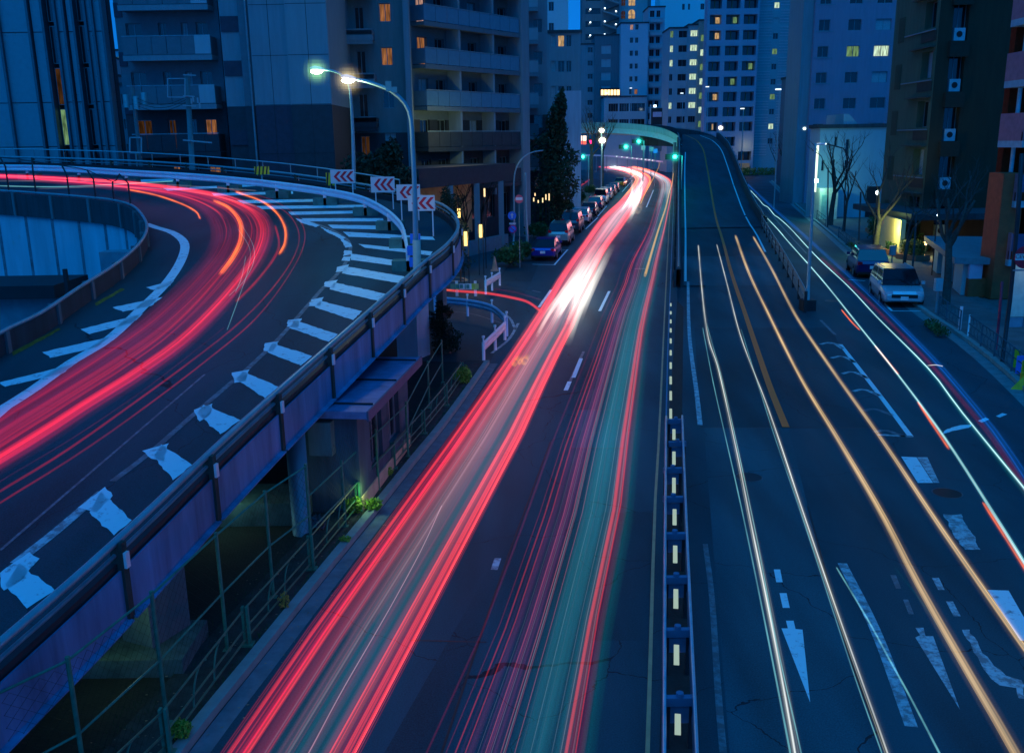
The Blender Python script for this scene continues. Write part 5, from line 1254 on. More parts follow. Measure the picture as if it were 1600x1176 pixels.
# stop sign pole (right) and red pole
def disc(b, c, r, mi=0, n=24, y=0, rx=1):
    b.poly([(c.x + r * math.cos(t), c.y + y, c.z + r * math.sin(t)) for t in [2 * math.pi * i / n for i in range(n)]], mi)
def text(parent, s_, loc, size, m, name='lettering', rot=(math.pi / 2, 0, 0), ext=.004):
    cu = bpy.data.curves.new(name, 'FONT'); cu.body = s_; cu.size = size; cu.align_x = 'CENTER'; cu.align_y = 'CENTER'; cu.extrude = ext
    o = bpy.data.objects.new(name, cu); COL.objects.link(o)
    dg = bpy.context.evaluated_depsgraph_get(); me = bpy.data.meshes.new_from_object(o.evaluated_get(dg)); bpy.data.objects.remove(o)
    o = bpy.data.objects.new(name, me); me.materials.clear(); me.materials.append(m); COL.objects.link(o)
    o.parent = parent; o.location = Vector(loc) - ORG.get(parent, Vector((0, 0, 0))); o.rotation_euler = rot; return o
p = G(1566, 565, .13); hp = D(1590, 300, p.y)
sp = thing('sign_pole', 'dark pole at the right edge carrying a red and white round sign', 'sign pole', p)
b = MB(); b.tube([p, D(1578, 470, p.y), D(1585, 400, p.y), D(1590, 340, p.y), D(1597, 240, p.y)], .07, 10); b.build('pole', DARKM, sp, smooth=True)
c = D(1603, 402, p.y - .15); rr_ = D(1620, 402, p.y - .15).x - c.x
b = MB(); disc(b, c, rr_ * 1.05); disc(b, c, rr_ * 1.05, 0, 24, .03); b.build('sign_disc', RED_P, sp)
b = MB(); b.box(c.x - rr_ * .98, c.x + rr_, c.y - .012, c.y - .004, c.z - rr_ * .26, c.z + rr_ * .32); b.build('sign_band', BOARD, sp)
text(sp, 'CEW', (c.x - rr_ * .42, c.y - .02, c.z + .02), rr_ * .5, RED_P)
b = MB(); b.box(c.x - rr_ * 1.05, c.x + rr_, c.y - .012, c.y + .02, c.z - rr_ * 1.25, c.z - rr_ * 1.12); b.build('bracket', GALVD, sp)
p = G(1556, 546, .13); b = MB(); b.tube([p, D(1561, 500, p.y), D(1566, 440, p.y)], .05, 8); b.build('red_pole', mat('red_pole', (.45, .02, .05), .5), label='thin dark red pole leaning beside the sign pole', cat='pole', smooth=True)

# ================================================================== POLES AND LAMPS
POLEM = mat('pole_paint', (.38, .42, .44), .45, .4, var=.1)
def street_lamp(lab, base, pts, Y, rb=.09, rt=.04, head=None, headm=None, light=None, group=None, arm=None, hs=1.0, headm_rgb=(1, .8, .4)):
    b0 = Vector(base); t = thing('street_lamp', lab, 'street lamp', b0, 0, group)
    P = [b0] + [D(x, y, Y if not isinstance(Y, (list, tuple)) else Y[i]) for i, (x, y) in enumerate(pts)]
    P = [P[0]] + resample(P[1:], 24) if len(P) > 3 else P
    n = len(P); b = MB(); b.tube(P, [rb + (rt - rb) * i / (n - 1) for i in range(n)], 12); b.build('pole', POLEM, t, smooth=True)
    if head:
        e = P[-1]; d = (P[-1] - P[-2]).normalized(); b = MB()
        b.tube([e - d * .05, e + d * .18 * hs, e + d * .45 * hs, e + d * .68 * hs], [.05 * hs, .12 * hs, .14 * hs, .05 * hs], 12); b.build('lamp_head', WPAINT, t, smooth=True)
        b = MB(); q = e + d * .36 * hs - Vector((0, 0, .10 * hs))
        for i in range(6):
            a0 = math.pi / 2 * i / 6; a1 = math.pi / 2 * (i + 1) / 6
            for j in range(14):
                t0, t1 = 2 * math.pi * j / 14, 2 * math.pi * (j + 1) / 14
                def S(a, tt): return q + Vector((.30 * hs * math.cos(a) * math.cos(tt), .15 * hs * math.cos(a) * math.sin(tt), -.14 * hs * math.sin(a)))
                b.poly([S(a0, t0), S(a0, t1), S(a1, t1), S(a1, t0)])
        b.build('lamp_lens', headm, t, smooth=True)
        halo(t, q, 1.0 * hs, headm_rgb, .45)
        if light: lamp('street_light', q - Vector((0, 0, .45)), light[0], light[1], .25)
    return t, P
WLAMP = emi('lamp_white', (1, .93, .68), 30, False)
bp_ = G(652, 432, .02, RAMPF); YL1 = bp_.y
tl, PP = street_lamp('tall street lamp with curved arm and dazzling lamp over the ramp', bp_, [(650, 400), (648, 300), (645, 230), (642, 185), (633, 162), (618, 147), (603, 138), (575, 128), (556, 124)], YL1, .085, .045, True, WLAMP, ((1, .88, .55), 170), hs=.62)
c0 = D(609, 133, YL1); b = MB()
for x0_, y0_, x1_, y1_ in [(603, 127, 611, 143), (612, 136, 620, 145)]:
    a = D(x0_, y1_, YL1 - .06); c = D(x1_, y0_, YL1 - .06); b.box(a.x, c.x, a.y - .05, a.y + .05, a.z, c.z)
b.build('control_box', mat('green_box', (.18, .42, .38), .5), tl)
b = MB(); b.tube([bp_, D(651, 375, YL1)], .12, 12); b.build('base_sleeve', mat('base_green', (.2, .36, .33), .6), tl, smooth=True)
b2 = G(553, 300, .05, RAMPF); YL2 = b2.y
street_lamp('farther street lamp with long arm reaching left over the ramp', b2, [(553, 270), (551, 200), (548, 150), (545, 132), (535, 118), (520, 111), (506, 109)], YL2, .09, .05, True, emi('lamp_greenish', (.75, 1, .6), 25, False), ((.7, 1, .6), 110), hs=.9, headm_rgb=(.4, 1, .35))
q = G(791, 372, .1); street_lamp('slender unlit lamp with arc arm beside the two round blue signs', G(824, 396, .1), [(824, 380), (822, 330), (821, 270)], G(824, 396, .1).y, .10, .06)
q = G(802, 392, .1); street_lamp('thin curved sign post bending right over the side street', q, [(803, 360), (803, 320), (803, 285), (807, 262), (818, 246), (832, 238), (849, 235)], q.y, .07, .04)
# signs on that post
sgp = thing('round_signs', 'round blue sign over a red-rimmed blue no-parking sign on the curved post', 'road sign', q)
for x, y, r_, m_, m2 in [(800, 337, 6.5, BLUE_S, None), (801, 358, 6.5, mat('purple_rim', (.6, .05, .25), .5), BLUE_S)]:
    c = D(x, y, q.y - .15); r_ = r_ / F * q.y; b = MB(); disc(b, c, r_); disc(b, c, r_, 0, 24, .03); b.build('sign_disc', m_, sgp)
    if m2: b = MB(); disc(b, c, r_ * .72, 0, 24, -.01); b.build('sign_face', m2, sgp); b = MB(); b.bar((c.x - r_ * .6, c.y - .02, c.z + r_ * .6), (c.x + r_ * .6, c.y - .02, c.z - r_ * .6), .01, r_ * .2); b.build('slash', m_, sgp)
    else: b = MB(); b.poly([(c.x - r_ * .15, c.y - .012, c.z - r_ * .6), (c.x + r_ * .15, c.y - .012, c.z - r_ * .6), (c.x + r_ * .15, c.y - .012, c.z + r_ * .1), (c.x + r_ * .4, c.y - .012, c.z + r_ * .1), (c.x, c.y - .012, c.z + r_ * .65), (c.x - r_ * .4, c.y - .012, c.z + r_ * .1), (c.x - r_ * .15, c.y - .012, c.z + r_ * .1)]); b.build('arrow', BOARD, sgp)
c = D(801, 349.5, q.y - .15); b = MB(); b.box(c.x - .25, c.x + .25, c.y, c.y + .02, c.z - .06, c.z + .06); b.build('plate', BOARD, sgp)
c = D(811, 311, 58); ne = thing('round_sign', 'small round red and white sign between the two slender posts', 'road sign', (c.x, 58, 0.1)); b = MB(); r_ = .26
disc(b, c, r_); b.build('sign_disc', mat('sign_red_pink', (.7, .12, .15), .5), ne); b = MB(); b.box(c.x - r_ * .8, c.x + r_ * .8, c.y - .02, c.y - .008, c.z - .07, c.z + .1); b.build('sign_band', BOARD, ne)
b = MB(); b.tube([(c.x, c.y + .05, .1), (c.x, c.y + .05, c.z + .2)], .03, 6); b.build('post', GALVD, ne)
q = G(1262, 484, .02); t2, _p = street_lamp('straight slim lamp column at the end of the side barrier', q, [(1263, 440), (1268, 350), (1272, 260), (1274.5, 224)], q.y, .085, .05)
b = MB(); b.box(q.x - .3, q.x + .3, q.y - .25, q.y + .4, 0, .5); b.build('footing', DARKM, t2)
a = D(1273, 226, q.y); b = MB(); c = D(1289, 225, q.y); b.tube([D(1274.5, 226, q.y), c], .04, 8); b.build('arm', WPAINT, t2)
# pedestrian lamp posts by the right pavement
for x0_, y0_, x1_, y1_, lab in [(1293, 355, 1294, 262, 'dark slim pedestrian lamp post before the annex porch'), (1341, 392, 1345, 300, 'dark slim post in front of the first bare tree group'), (1425, 432, 1432, 335, 'dark slim post beside the silver wagon'), (1318, 362, 1324, 215, 'bent dark lamp post among the tallest bare tree')]:
    q = G(x0_, y0_, .12); t = thing('lamp_post', lab, 'lamp post', q); b = MB()
    if x0_ == 1318: b.tube([q, D(1320, 300, q.y), D(1325, 245, q.y), D(1318, 232, q.y), D(1288, 224, q.y)], .05, 8)
    else: b.tube([q, D(x1_, y1_, q.y)], .06, 8)
    b.build('pole', DARKM, t, smooth=True)
    if x0_ == 1318: e = D(1286, 225, q.y); b = MB(); b.box(e.x - .3, e.x + .25, e.y - .1, e.y + .1, e.z - .06, e.z + .06); b.build('lamp_head', emi('pale_lamp', (.8, .95, 1), 2, False), t)
for x, y, Y, lab in [(1371.5, 301, 62, 'round white globe lamp in front of the dark garage'), (1466, 336, 52, 'tiny white lamp on the trunk of the near bare tree')]:
    c = D(x, y, Y); b = MB(); 
    for i in range(6):
        for j in range(10):
            def S(a, tt): return c + Vector((math.sin(a) * math.cos(tt), math.sin(a) * math.sin(tt), math.cos(a))) * (.14 if x < 1400 else .07)
            a0, a1 = math.pi * i / 6, math.pi * (i + 1) / 6; t0, t1 = 2 * math.pi * j / 10, 2 * math.pi * (j + 1) / 10
            b.poly([S(a0, t0), S(a0, t1), S(a1, t1), S(a1, t0)])
    t = thing('globe_lamp', lab, 'lamp', (c.x, c.y, .1)); b.build('globe', emi('globe_white', (.75, .95, 1), 9, False), t, smooth=True)
    b = MB(); b.tube([(c.x, c.y + .1, .1), (c.x, c.y + .1, c.z)], .03, 6); b.build('post', DARKM, t)
# light strip on the building corner
a = D(1273, 300, 90); c = D(1274, 224, 90); b = MB(); b.box(a.x - .08, a.x + .1, 89.9, 90.05, a.z, c.z); b.build('light_strip', emi('strip_white', (.8, 1, .75), 1.6, False), label='tall vertical white light strip on the annex corner', cat='light')
# far lamps
def far_lamp(px, py, Y, col, s_, r_, lab, e=0, post=True, cat='street lamp'):
    c = D(px, py, Y); t = thing('street_lamp', lab, cat, (c.x, Y, 0)); b = MB()
    for i in range(5):
        for j in range(8):
            def S(a, tt): return c + Vector((math.sin(a) * math.cos(tt), math.sin(a) * math.sin(tt), math.cos(a) * .8)) * r_
            a0, a1 = math.pi * i / 5, math.pi * (i + 1) / 5; t0, t1 = 2 * math.pi * j / 8, 2 * math.pi * (j + 1) / 8
            b.poly([S(a0, t0), S(a0, t1), S(a1, t1), S(a1, t0)])
    b.build('lamp_globe', emi('g%s' % lab[:12], col, s_, False), t, smooth=True)
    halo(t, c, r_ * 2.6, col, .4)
    if post: b = MB(); b.tube([(c.x, Y + .3, 0), (c.x, Y + .3, c.z)], .07, 6); b.build('pole', POLEM, t)
    if e: lamp('street_light', c - Vector((0, .6, .3)), col, e, .3)
far_lamp(940, 204, 148, (1, .95, .65), 14, .38, 'warm white lamp seen against the arc bridge fascia', 200)
far_lamp(941, 219.5, 135, (1, .93, .65), 14, .45, 'larger warm white lamp hanging just below the arc bridge', 300)
far_lamp(1126, 200, 172, (1, .9, .75), 10, .36, 'white lamp on the outer side of the flyover bend', 0)
far_lamp(1257, 201, 100, (.7, 1, .9), 4, .16, 'faint greenish lamp on the blue building corner', 0, False, 'lamp')
for x, y0_, y1_, Y, lab in [(1107, 196, 136, 175, 'thin lamp mast with side arm before the grid tower'), (1162, 190, 170, 150, 'thin white-tipped mast before the grid tower'), (949, 192, 146, 244, 'thin mast behind the arc bridge near the warm lights'), (987, 192, 138, 244, 'thin mast behind the arc bridge before the window column'), (1067, 196, 146, 200, 'thin mast behind the flyover crest'), (1219, 268, 140, 105, 'slender mast between the striped tower and street trees')]:
    c = D(x, y1_, Y); b = MB(); b.tube([(c.x, Y, 0), c], .08, 6); t = thing('lamp_mast', lab, 'lamp mast', (c.x, Y, 0)); b.build('pole', POLEM, t)
    b = MB(); b.box(c.x - .5, c.x + .1, Y - .1, Y + .1, c.z - .05, c.z + .08); b.build('lamp_head', emi('pale_lamp', (.8, .95, 1), 2, False), t)
# traffic signals
def signal(px, py, Y, lab, r_=.42, e=90, col=(.02, 1, .72)):
    c = D(px, py, Y); t = thing('traffic_light', lab, 'traffic light', (c.x, Y, 0)); b = MB(); b.box(c.x - 1.1, c.x + .35, Y + .05, Y + .35, c.z - .32, c.z + .32); b.build('housing', DARKM, t)
    for k, m_ in ((0, emi('signal_green', col, 22, False)), (1, BLK), (2, BLK)):
        cc = c - Vector((.42 * k, 0, 0)); b = MB(); disc(b, cc, r_ * .62 if k == 0 else .15, 0, 16, -.02); b.build('signal_lens', m_, t)
    b = MB(); b.tube([(c.x + .9, Y + .2, 0), (c.x + .9, Y + .2, c.z + .1), (c.x, Y + .2, c.z + .1)], .07, 6); b.build('pole', POLEM, t)
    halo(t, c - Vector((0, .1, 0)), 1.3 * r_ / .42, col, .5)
    if e: lamp('signal_glow', c - Vector((0, .9, 0)), col, e, .4)
signal(978, 229.5, 150, 'green traffic light hanging left of the road under the arc bridge')
signal(998, 221, 158, 'green traffic light nearest the bridge soffit')
signal(1054.5, 245, 112, 'brightest green traffic light beside the flyover wall', .36, 130)
signal(911, 245, 150, 'green traffic light at the left corner beyond the conifer', .36, 80)
lamp('bridge_glow', D(985, 228, 163), (.05, .9, .75), 330, 1.0); lamp('bridge_glow', D(1030, 234, 158), (.05, .9, .75), 150, 1.0)  # unseen teal lamps added to brighten the bridge underside
c = D(923, 222, 170); b = MB(); b.box(c.x - .3, c.x + .3, 170, 170.3, c.z - .3, c.z + .3); b.build('red_signal', emi('red_signal', (1, .02, .15), 4, False), label='small red light beside the far left signs', cat='traffic light')
for i, (x, y) in enumerate([(907, 219), (913.5, 219)]):
    c = D(x, y, 150); t = thing('lit_sign', ['lit white and red sign, the one next to the pier', 'lit white and red sign, the one next to the street lamps'][i], 'lit sign', (c.x, 150, 0)); b = MB(); b.box(c.x - .26, c.x + .26, 150, 150.2, c.z - .1, c.z + .65); b.build('panel', emi('sign_warm', (1, .75, .55), 2.2, False), t)
    b = MB(); b.box(c.x - .26, c.x + .26, 150, 150.2, c.z - .65, c.z - .12); b.build('panel', emi('sign_red', (1, .12, .08), 1.8, False), t)
c = D(905.5, 261, 110); b = MB(); b.box(c.x - .16, c.x + .16, 110, 110.2, c.z - .5, c.z + .55); b.build('lit_post', emi('sign_warm', (1, .75, .55), 2.2, False), label='short glowing white post at the foot of the pale wall', cat='light')
# far guard rail under the bridge
P = resample([D(x, y, Y) for x, y, Y in [(900, 241, 240), (950, 243, 238), (1000, 248, 235), (1036, 252, 228)]], 20); fg = thing('far_guard_rail', 'distant white-lit guard rail along the bend under the arc bridge', 'guard rail', P[0])
b = MB(); b.sweep(P, [(0, -.3), (0, .05), (.08, .05), (.08, -.3)]); b.build('rail', WPAINT, fg)
for p in P[::2]: b = MB(); b.box(p.x - .1, p.x + .1, p.y + .1, p.y + .3, 0, p.z); b.build('post', GALVD, fg)
for i in range(9): p = P[8 + i]; b = MB(); b.box(p.x - .25, p.x + .25, p.y - .08, p.y - .02, p.z - .12, p.z + .06); b.build('reflector', emi('refl_glow', (.75, 1, .95), 1.6, False), fg)  # reflectors given their own emission to imitate returned light
for i, (x, y) in enumerate([(1005, 231), (1018, 233), (1024, 236)]):
    c = D(x, y, 160); t = thing('small_sign', ['pale square sign on a post under the bridge', 'grey square sign on a post under the bridge', 'small round dark blue sign under the bridge'][i], 'sign', (c.x, 160, 0)); b = MB()
    b.box(c.x - .35, c.x + .35, 160, 160.1, c.z - .35, c.z + .35); b.build('face', [BOARD, CURT, BLUE_S][i], t); b = MB(); b.tube([(c.x, 160.1, 0), (c.x, 160.1, c.z)], .06, 6); b.build('post', GALVD, t)
# utility pole with aerial frames on the left
q0 = D(294, 262, 57); up_ = thing('utility_pole', 'concrete utility pole with square antenna frames and cross-arms', 'utility pole', (q0.x, 57, 0)); ORG[up_] = Vector((q0.x, 57, 0))
b = MB(); b.tube([(q0.x, 57, 0), D(292, 118, 57)], [.2, .14], 12); b.build('pole', CONC, up_, smooth=True)
def frame(x0_, y0_, x1_, y1_, Y, th=.05):
    A_, B__, C__, D__ = D(x0_, y0_, Y), D(x1_, y0_, Y), D(x1_, y1_, Y), D(x0_, y1_, Y); b = MB()
    for u, v in ((A_, B__), (B__, C__), (C__, D__), (D__, A_)): b.bar(u, v, th, th)
    return b
frame(262, 123, 289, 152, 56.6).build('antenna_frame', PALEB, up_)
for y in (117, 150, 165): b = MB(); b.bar(D(286, y, 56.8), D(306 if y != 150 else 304, y + 1, 56.8), .06, .06); b.build('cross_arm', PALEB, up_)
b = MB(); b.bar(D(286, 219, 56.8), D(331, 223, 56.8), .08, .08); b.build('cross_arm', PALEB, up_)
for x, y in ((299, 158), (312, 165), (302, 155), (309, 157)): c = D(x, y, 56.7); b = MB(); b.tube([c - Vector((0, 0, .15)), c + Vector((0, 0, .15))], .05, 8); b.build('insulator', PALEB, up_)
t = thing('roof_frame', 'square metal frame standing in front of the apartment base', 'metal frame', D(212, 240, 58)); frame(203, 215, 221, 239, 58, .07).build('frame', PALEB, t); b = MB(); q = D(212, 239, 58); b.tube([(q.x, 58, 0), q], .05, 6); b.build('post', GALVD, t)
b = MB(); c = D(206, 156, 58); tt_ = thing('transformer', 'cluster of dark transformers and brackets between the two left buildings', 'transformer', (c.x, 58, 0))
for dx_, dz_ in ((-.35, 0), (.25, -.1), (.75, .1)): b = MB(); b.tube([(c.x + dx_, 58, c.z - .45 + dz_), (c.x + dx_, 58, c.z + .3 + dz_)], .17, 10); b.build('canister', GALVD, tt_, smooth=True)
b = MB(); b.tube([(c.x, 58.3, 0), (c.x, 58.3, c.z + .8)], .13, 8); b.build('pole', CONC, tt_)
for i in range(3):                                           # overhead wires
    p, q = D(206, 150 + 6 * i, 58), D(294, 150 + 4 * i, 57); b = MB(); b.tube([p.lerp(q, u) - Vector((0, 0, .5 * math.sin(math.pi * u))) for u in [k / 10 for k in range(11)]], .015, 4)
    b.build('cable', BLK, label=['overhead cable between transformer and utility pole, topmost', 'overhead cable between transformer and utility pole, middle', 'overhead cable between transformer and utility pole, lowest'][i], cat='cable', group='overhead cables')

# ================================================================== SIDE STREET BITS ON THE LEFT
def kerb_rail(lab, pts, h=.75, cap=True, m=WPAINT, banner=False):
    P = [G(x, y, 0) for x, y in pts]; t = thing('guard_rail', lab, 'guard rail', P[0])
    Q = resample(P, max(6, len(P) * 5)); b = MB(); b.sweep([p + Vector((0, 0, h - .35)) for p in Q], [(0, 0), (.05, .08), (.05, .14), (.0, .18), (.05, .24), (.05, .30), (0, .35), (-.03, .35), (-.03, 0)]); b.build('beam', m, t)
    for p in P:
        b = MB(); b.tube([p, p + Vector((0, 0, h + .0))], .06, 10); b.build('post', m, t, smooth=True)
        if cap: b = MB(); b.tube([p + Vector((0, 0, h)), p + Vector((0, 0, h + .18))], .03, 8); b.tube([p + Vector((0, 0, h + .16)), p + Vector((0, 0, h + .24))], .055, 8); b.build('post_cap', WPAINT, t, smooth=True)
    return t
kerb_rail('short white guard rail with ball caps at the road corner', [(756, 566), (774, 547), (789, 531)])
kerb_rail('curved blue and white rail round the side road inner corner', [(680, 489), (731, 494), (769, 504), (792, 525)], .8, True, mat('rail_blue_white', (.35, .5, .7), .5, var=.3, scale=.5))
kerb_rail('short white guard rail seen end-on beyond the red trails', [(759, 460), (769, 454), (781, 446)])
p0, p1 = G(714, 463, 0), G(743, 463, 0); t = thing('banner_rail', 'low rail carrying a white and yellow-green printed banner', 'rail', p0)
for p in (p0, p1): b = MB(); b.box(p.x - .07, p.x + .07, p.y, p.y + .1, 0, .8); b.build('post', WPAINT, t)
zb, zt2 = D(714, 452, p0.y).z, D(714, 443, p0.y).z
xs_ = [704, 712, 718, 727, 737, 742, 748]; ms_ = [mat('ban_green', (.2, .32, .2), .6), mat('ban_lime', (.5, .65, .25), .6), WPAINT, mat('ban_white', (.75, .85, .85), .6), mat('ban_yell', (.5, .6, .08), .6), mat('ban_yel2', (.6, .6, .2), .6)]
for k in range(6): b = MB(); a = D(xs_[k], 450, p0.y - .1); c = D(xs_[k + 1], 450, p0.y - .1); b.box(a.x, c.x, p0.y - .12, p0.y - .09, zb, zt2); b.build('banner_panel', ms_[k], t)
for x in (715, 721, 731): c = D(x, 447.5, p0.y - .14); b = MB(); b.box(c.x - .08, c.x + .08, c.y, c.y + .01, c.z - .1, c.z + .1); b.box(c.x - .16, c.x - .11, c.y, c.y + .01, c.z - .13, c.z + .12); b.build('lettering', mat('ban_letter', (.1, .3, .25), .6), t)
line([(697, 439), (727, 439), (722, 434), (702, 434), (697, 439)], .22, mat('orange_box', (.6, .32, .14), .7), name='box_marking', parent=side, n=30)
b = MB(); p = G(720, 440, 0); b.tube([p, p + Vector((0, 0, 3.0))], .05, 8); b.build('rusty_pole', mat('rusty', (.22, .08, .04), .8), label='thin rusty pole standing in the orange box marking', cat='pole')
b = MB(); p = G(773, 423, 0); b.tube([p, p + Vector((0, 0, .9))], [.2, .04], 12); b.box(p.x - .25, p.x + .25, p.y - .25, p.y + .25, 0, .05); b.build('traffic_cone', mat('faded_cone', (.45, .32, .22), .7), label='faded traffic cone near the end of the white rail', cat='traffic cone')
b = MB(); pc = G(690, 455, .0); b.poly([(pc.x + 1.2 * math.cos(t) - .6, pc.y + .35 * math.sin(t) + .1, .05) for t in [2 * math.pi * i / 20 for i in range(20)]]); b.build('yellow_island', mat('yel_green', (.35, .45, .08), .8), label='yellow-green painted island tip in the side road', cat='traffic island')
line([(682, 470), (740, 474), (790, 492), (806, 515)], .12, WORN, parent=side)
line([(684, 486), (735, 490), (790, 507)], .08, FAINT, parent=side)
# ground lanterns with warm light
for i, (x, y, Y_, lab, hh) in enumerate([(727.5, 373, 52, 'glowing amber lantern nearest the violet girder end', 11), (751, 361, 56, 'glowing amber lantern on the paved forecourt', 10), (717, 333, 57, 'dim copper lantern behind the ramp rail', 7)]):
    c = D(x, y, Y_); t = thing('lantern', lab, 'lantern', (c.x, Y_, 0)); z1__ = D(x, y - hh, Y_).z; z0__ = D(x, y + hh, Y_).z
    b = MB(); b.tube([(c.x, Y_, z0__), (c.x, Y_, z1__)], .09, 12); b.build('glow_tube', emi('amber_lantern', (1, .62, .18), 2.6 if i < 2 else .7, False), t, smooth=True)
    for a_ in range(4):
        dx_, dy_ = .19 * math.cos(a_ * 1.57 + .78), .19 * math.sin(a_ * 1.57 + .78); b = MB(); b.box(c.x + dx_ - .02, c.x + dx_ + .02, Y_ + dy_ - .02, Y_ + dy_ + .02, 0, z1__ + .1); b.build('bar', DARKM, t)
    if i < 2: lamp('lantern_light', (c.x, Y_ - .45, (z0__ + z1__) / 2), (1, .62, .2), 30, .15)
for i, (x, y) in enumerate([(834, 312), (841, 315), (848, 313), (853, 308), (858, 308), (757, 301), (836, 304)]):
    c = D(x, y, 84 if i != 5 else 58); b = MB(); hh_ = (.16, .12, .2, .24, .3, .25, .12)[i]; b.box(c.x - .05, c.x + .05, c.y, c.y + .1, c.z - hh_, c.z + hh_); t = thing('path_light', ['first path light from the slender post', 'second path light, the dimmest', 'path light with a white core', 'tall narrow path light', 'brightest path light, farthest along', 'white lamp inside the yellow entrance', 'small path light above the others'][i], 'path light', (c.x, c.y, .1)); b.build('lamp', emi('path_warm', (1, .72, .35), 5 if i in (2, 4, 5) else 1.5, False), t)
    b = MB(); b.box(c.x - .03, c.x + .03, c.y + .11, c.y + .15, .1, c.z); b.build('post', DARKM, t)

# ================================================================== TREES AND PLANTS
def bare_tree(lab, px, py, h, spread, seed, limbs=4, lean=0, r0=.16, group=None, knob=True, Y=None, low=.38):
    rr = random.Random(seed); p = G(px, py, .1); t = thing('bare_tree', lab, 'tree', p, 0, group)
    tr = MB(); tw_ = MB()
    fork = h * low; tr.tube([(0, 0, 0), (lean * .3, 0, fork * .5), (lean, 0, fork)], [r0 * 1.15, r0 * .95, r0 * .85], 10)
    def grow(b, s_, d, L_, r, lev):
        pts = [s_]; q = s_.copy(); dd = d.copy()
        for k in range(4):
            dd = (dd + Vector((rr.gauss(0, .16), rr.gauss(0, .16), rr.gauss(.08, .1)))).normalized(); q = q + dd * L_ / 4; pts.append(q.copy())
        b.tube(pts, [r * (1 - .5 * i / 4) for i in range(5)], 6 if lev < 2 else 4)
        if lev < 3:
            for i in range(3 if lev < 2 else 4):
                u = rr.choice(pts[2:]); nd = (dd + Vector((rr.gauss(0, .55), rr.gauss(0, .55), rr.uniform(0, .4)))).normalized()
                grow(tw_ if lev >= 1 else tr, u, nd, L_ * rr.uniform(.45, .65), r * .42, lev + 1)
    for i in range(limbs):
        a = 2 * math.pi * (i + rr.uniform(-.2, .2)) / limbs; d = Vector((math.cos(a) * spread, math.sin(a) * spread, 1)).normalized()
        grow(tr, Vector((lean, 0, fork * rr.uniform(.88, 1))), d, h * .42, r0 * .6, 0)
    tr.build('trunk', BARK, t, local=True, smooth=True); tw_.build('crown', BARK, t, local=True)
    return t
bare_tree('tall bare pollarded tree in front of the pale annex', 1297, 352, 7.6, .45, 11, 4, .2, .22)
bare_tree('thin bare tree just right of the tallest bare tree', 1318, 362, 6.4, .35, 12, 3, .1, .12)
bare_tree('bare tree with spreading branches over the dark parked car', 1367, 398, 6.4, .75, 13, 5, .15, .17)
bare_tree('big bare tree with wide branches before the brown wall', 1478, 476, 5.3, .5, 14, 5, -.15, .17, low=.55)
bare_tree('slim bare tree between the two parked cars and the hedge', 1411, 428, 4.8, .4, 15, 3, .1, .10)
bare_tree('distant bare tree before the striped tower', 1226, 292, 8, .4, 16, 4, -.3, .2)
bare_tree('smaller distant bare tree beside the hedge', 1212, 280, 8, .4, 17, 3, 0, .15)
bare_tree('bare tree beside the amber lantern nearest the ramp', 727, 392, 5.2, .5, 18, 5, .1, .12)
bare_tree('bare tree over the forecourt lantern', 752, 376, 6.2, .55, 19, 5, .1, .12)
bare_tree('bare tree beside the dark pillar of the entrance', 782, 352, 6.2, .4, 20, 4, 0, .1)
bare_tree('twiggy tree in front of the blue stair tower', 500, 330, 9, .7, 21, 6, 0, .12)
bare_tree('dark street tree trunk left of the two far lamps', 924, 296, 9.5, .3, 22, 4, 0, .28, low=.6)
bare_tree('second dark street tree below the larger far lamp', 941, 292, 9.5, .35, 23, 4, 0, .25, low=.6)
bare_tree('bare tree trunk rising behind the line of parked cars', 868, 335, 7, .4, 24, 4, 0, .14)
def leafy(lab, cx, Y, z0, z1, rx, n, sz, m=LEAFD, seed=3, name='dense_tree', trunk=True):
    rr = random.Random(seed); t = thing(name, lab, 'tree', (cx, Y, 0)); b = MB(); hh = (z1 - z0)
    for k in range(9):
        u = k / 8; zc = z0 + hh * (.08 + .84 * u); rr_ = rx * (1 - .75 * u ** 1.6) * rr.uniform(.75, 1.1)
        foliage(b, rr.uniform(-.3, .3) * rx, rr.uniform(-.3, .3) * rx, zc, rr_, rr_, hh * .13, n // 9, sz, rr)
    b.build('crown', m, t, local=True)
    b = MB(); b.tube([(0, 0, 0), (.1, 0, z0 + hh * .3), (0, 0, z0 + hh * .8)], [.3, .22, .08], 8); b.build('trunk', BARK, t, local=True); return t
leafy('tall dark conifer between the narrow wing and the concrete wall', D(868, 200, 88).x, 88, .5, zat(150, 88, 868), 2.4, 7500, .2, mat('conifer_leaf', (.035, .075, .03), .7, var=.6, scale=1), 31)
leafy('dark evergreen shrubbery in front of the recessed apartments', D(590, 240, 60).x, 60, 1.0, zat(228, 60, 590), 3.4, 9000, .16, LEAFD, 32)
leafy('dark bushy tree at the foot of the long apartment block', D(700, 300, 56).x, 56, .3, zat(296, 56, 700), 1.6, 3000, .1, LEAFD, 33)
leafy('dark thicket behind the curved side-road rail', G(700, 560).x - .2, G(700, 560).y + 1.0, .1, 1.9, .7, 3500, .06, mat('brown_leaf', (.05, .045, .02), .8, var=.5), 34)
def bush(lab, px, py, r_, h, m, n=500, sz=.05, seed=1, base=.12):
    rr = random.Random(seed); p = G(px, py, base); t = thing('bush', lab, 'bush', p); b = MB(); foliage(b, 0, 0, h / 2, r_, r_ * .8, h / 2, n, sz, rr); b.build('foliage', m, t, local=True)
    b = MB()
    for k in range(5): a = rr.uniform(0, 6.28); b.tube([(0, 0, 0), (math.cos(a) * r_ * .5, math.sin(a) * r_ * .5, h * .6)], .008, 4)
    b.build('stem', BARK, t, local=True, kind='stuff')
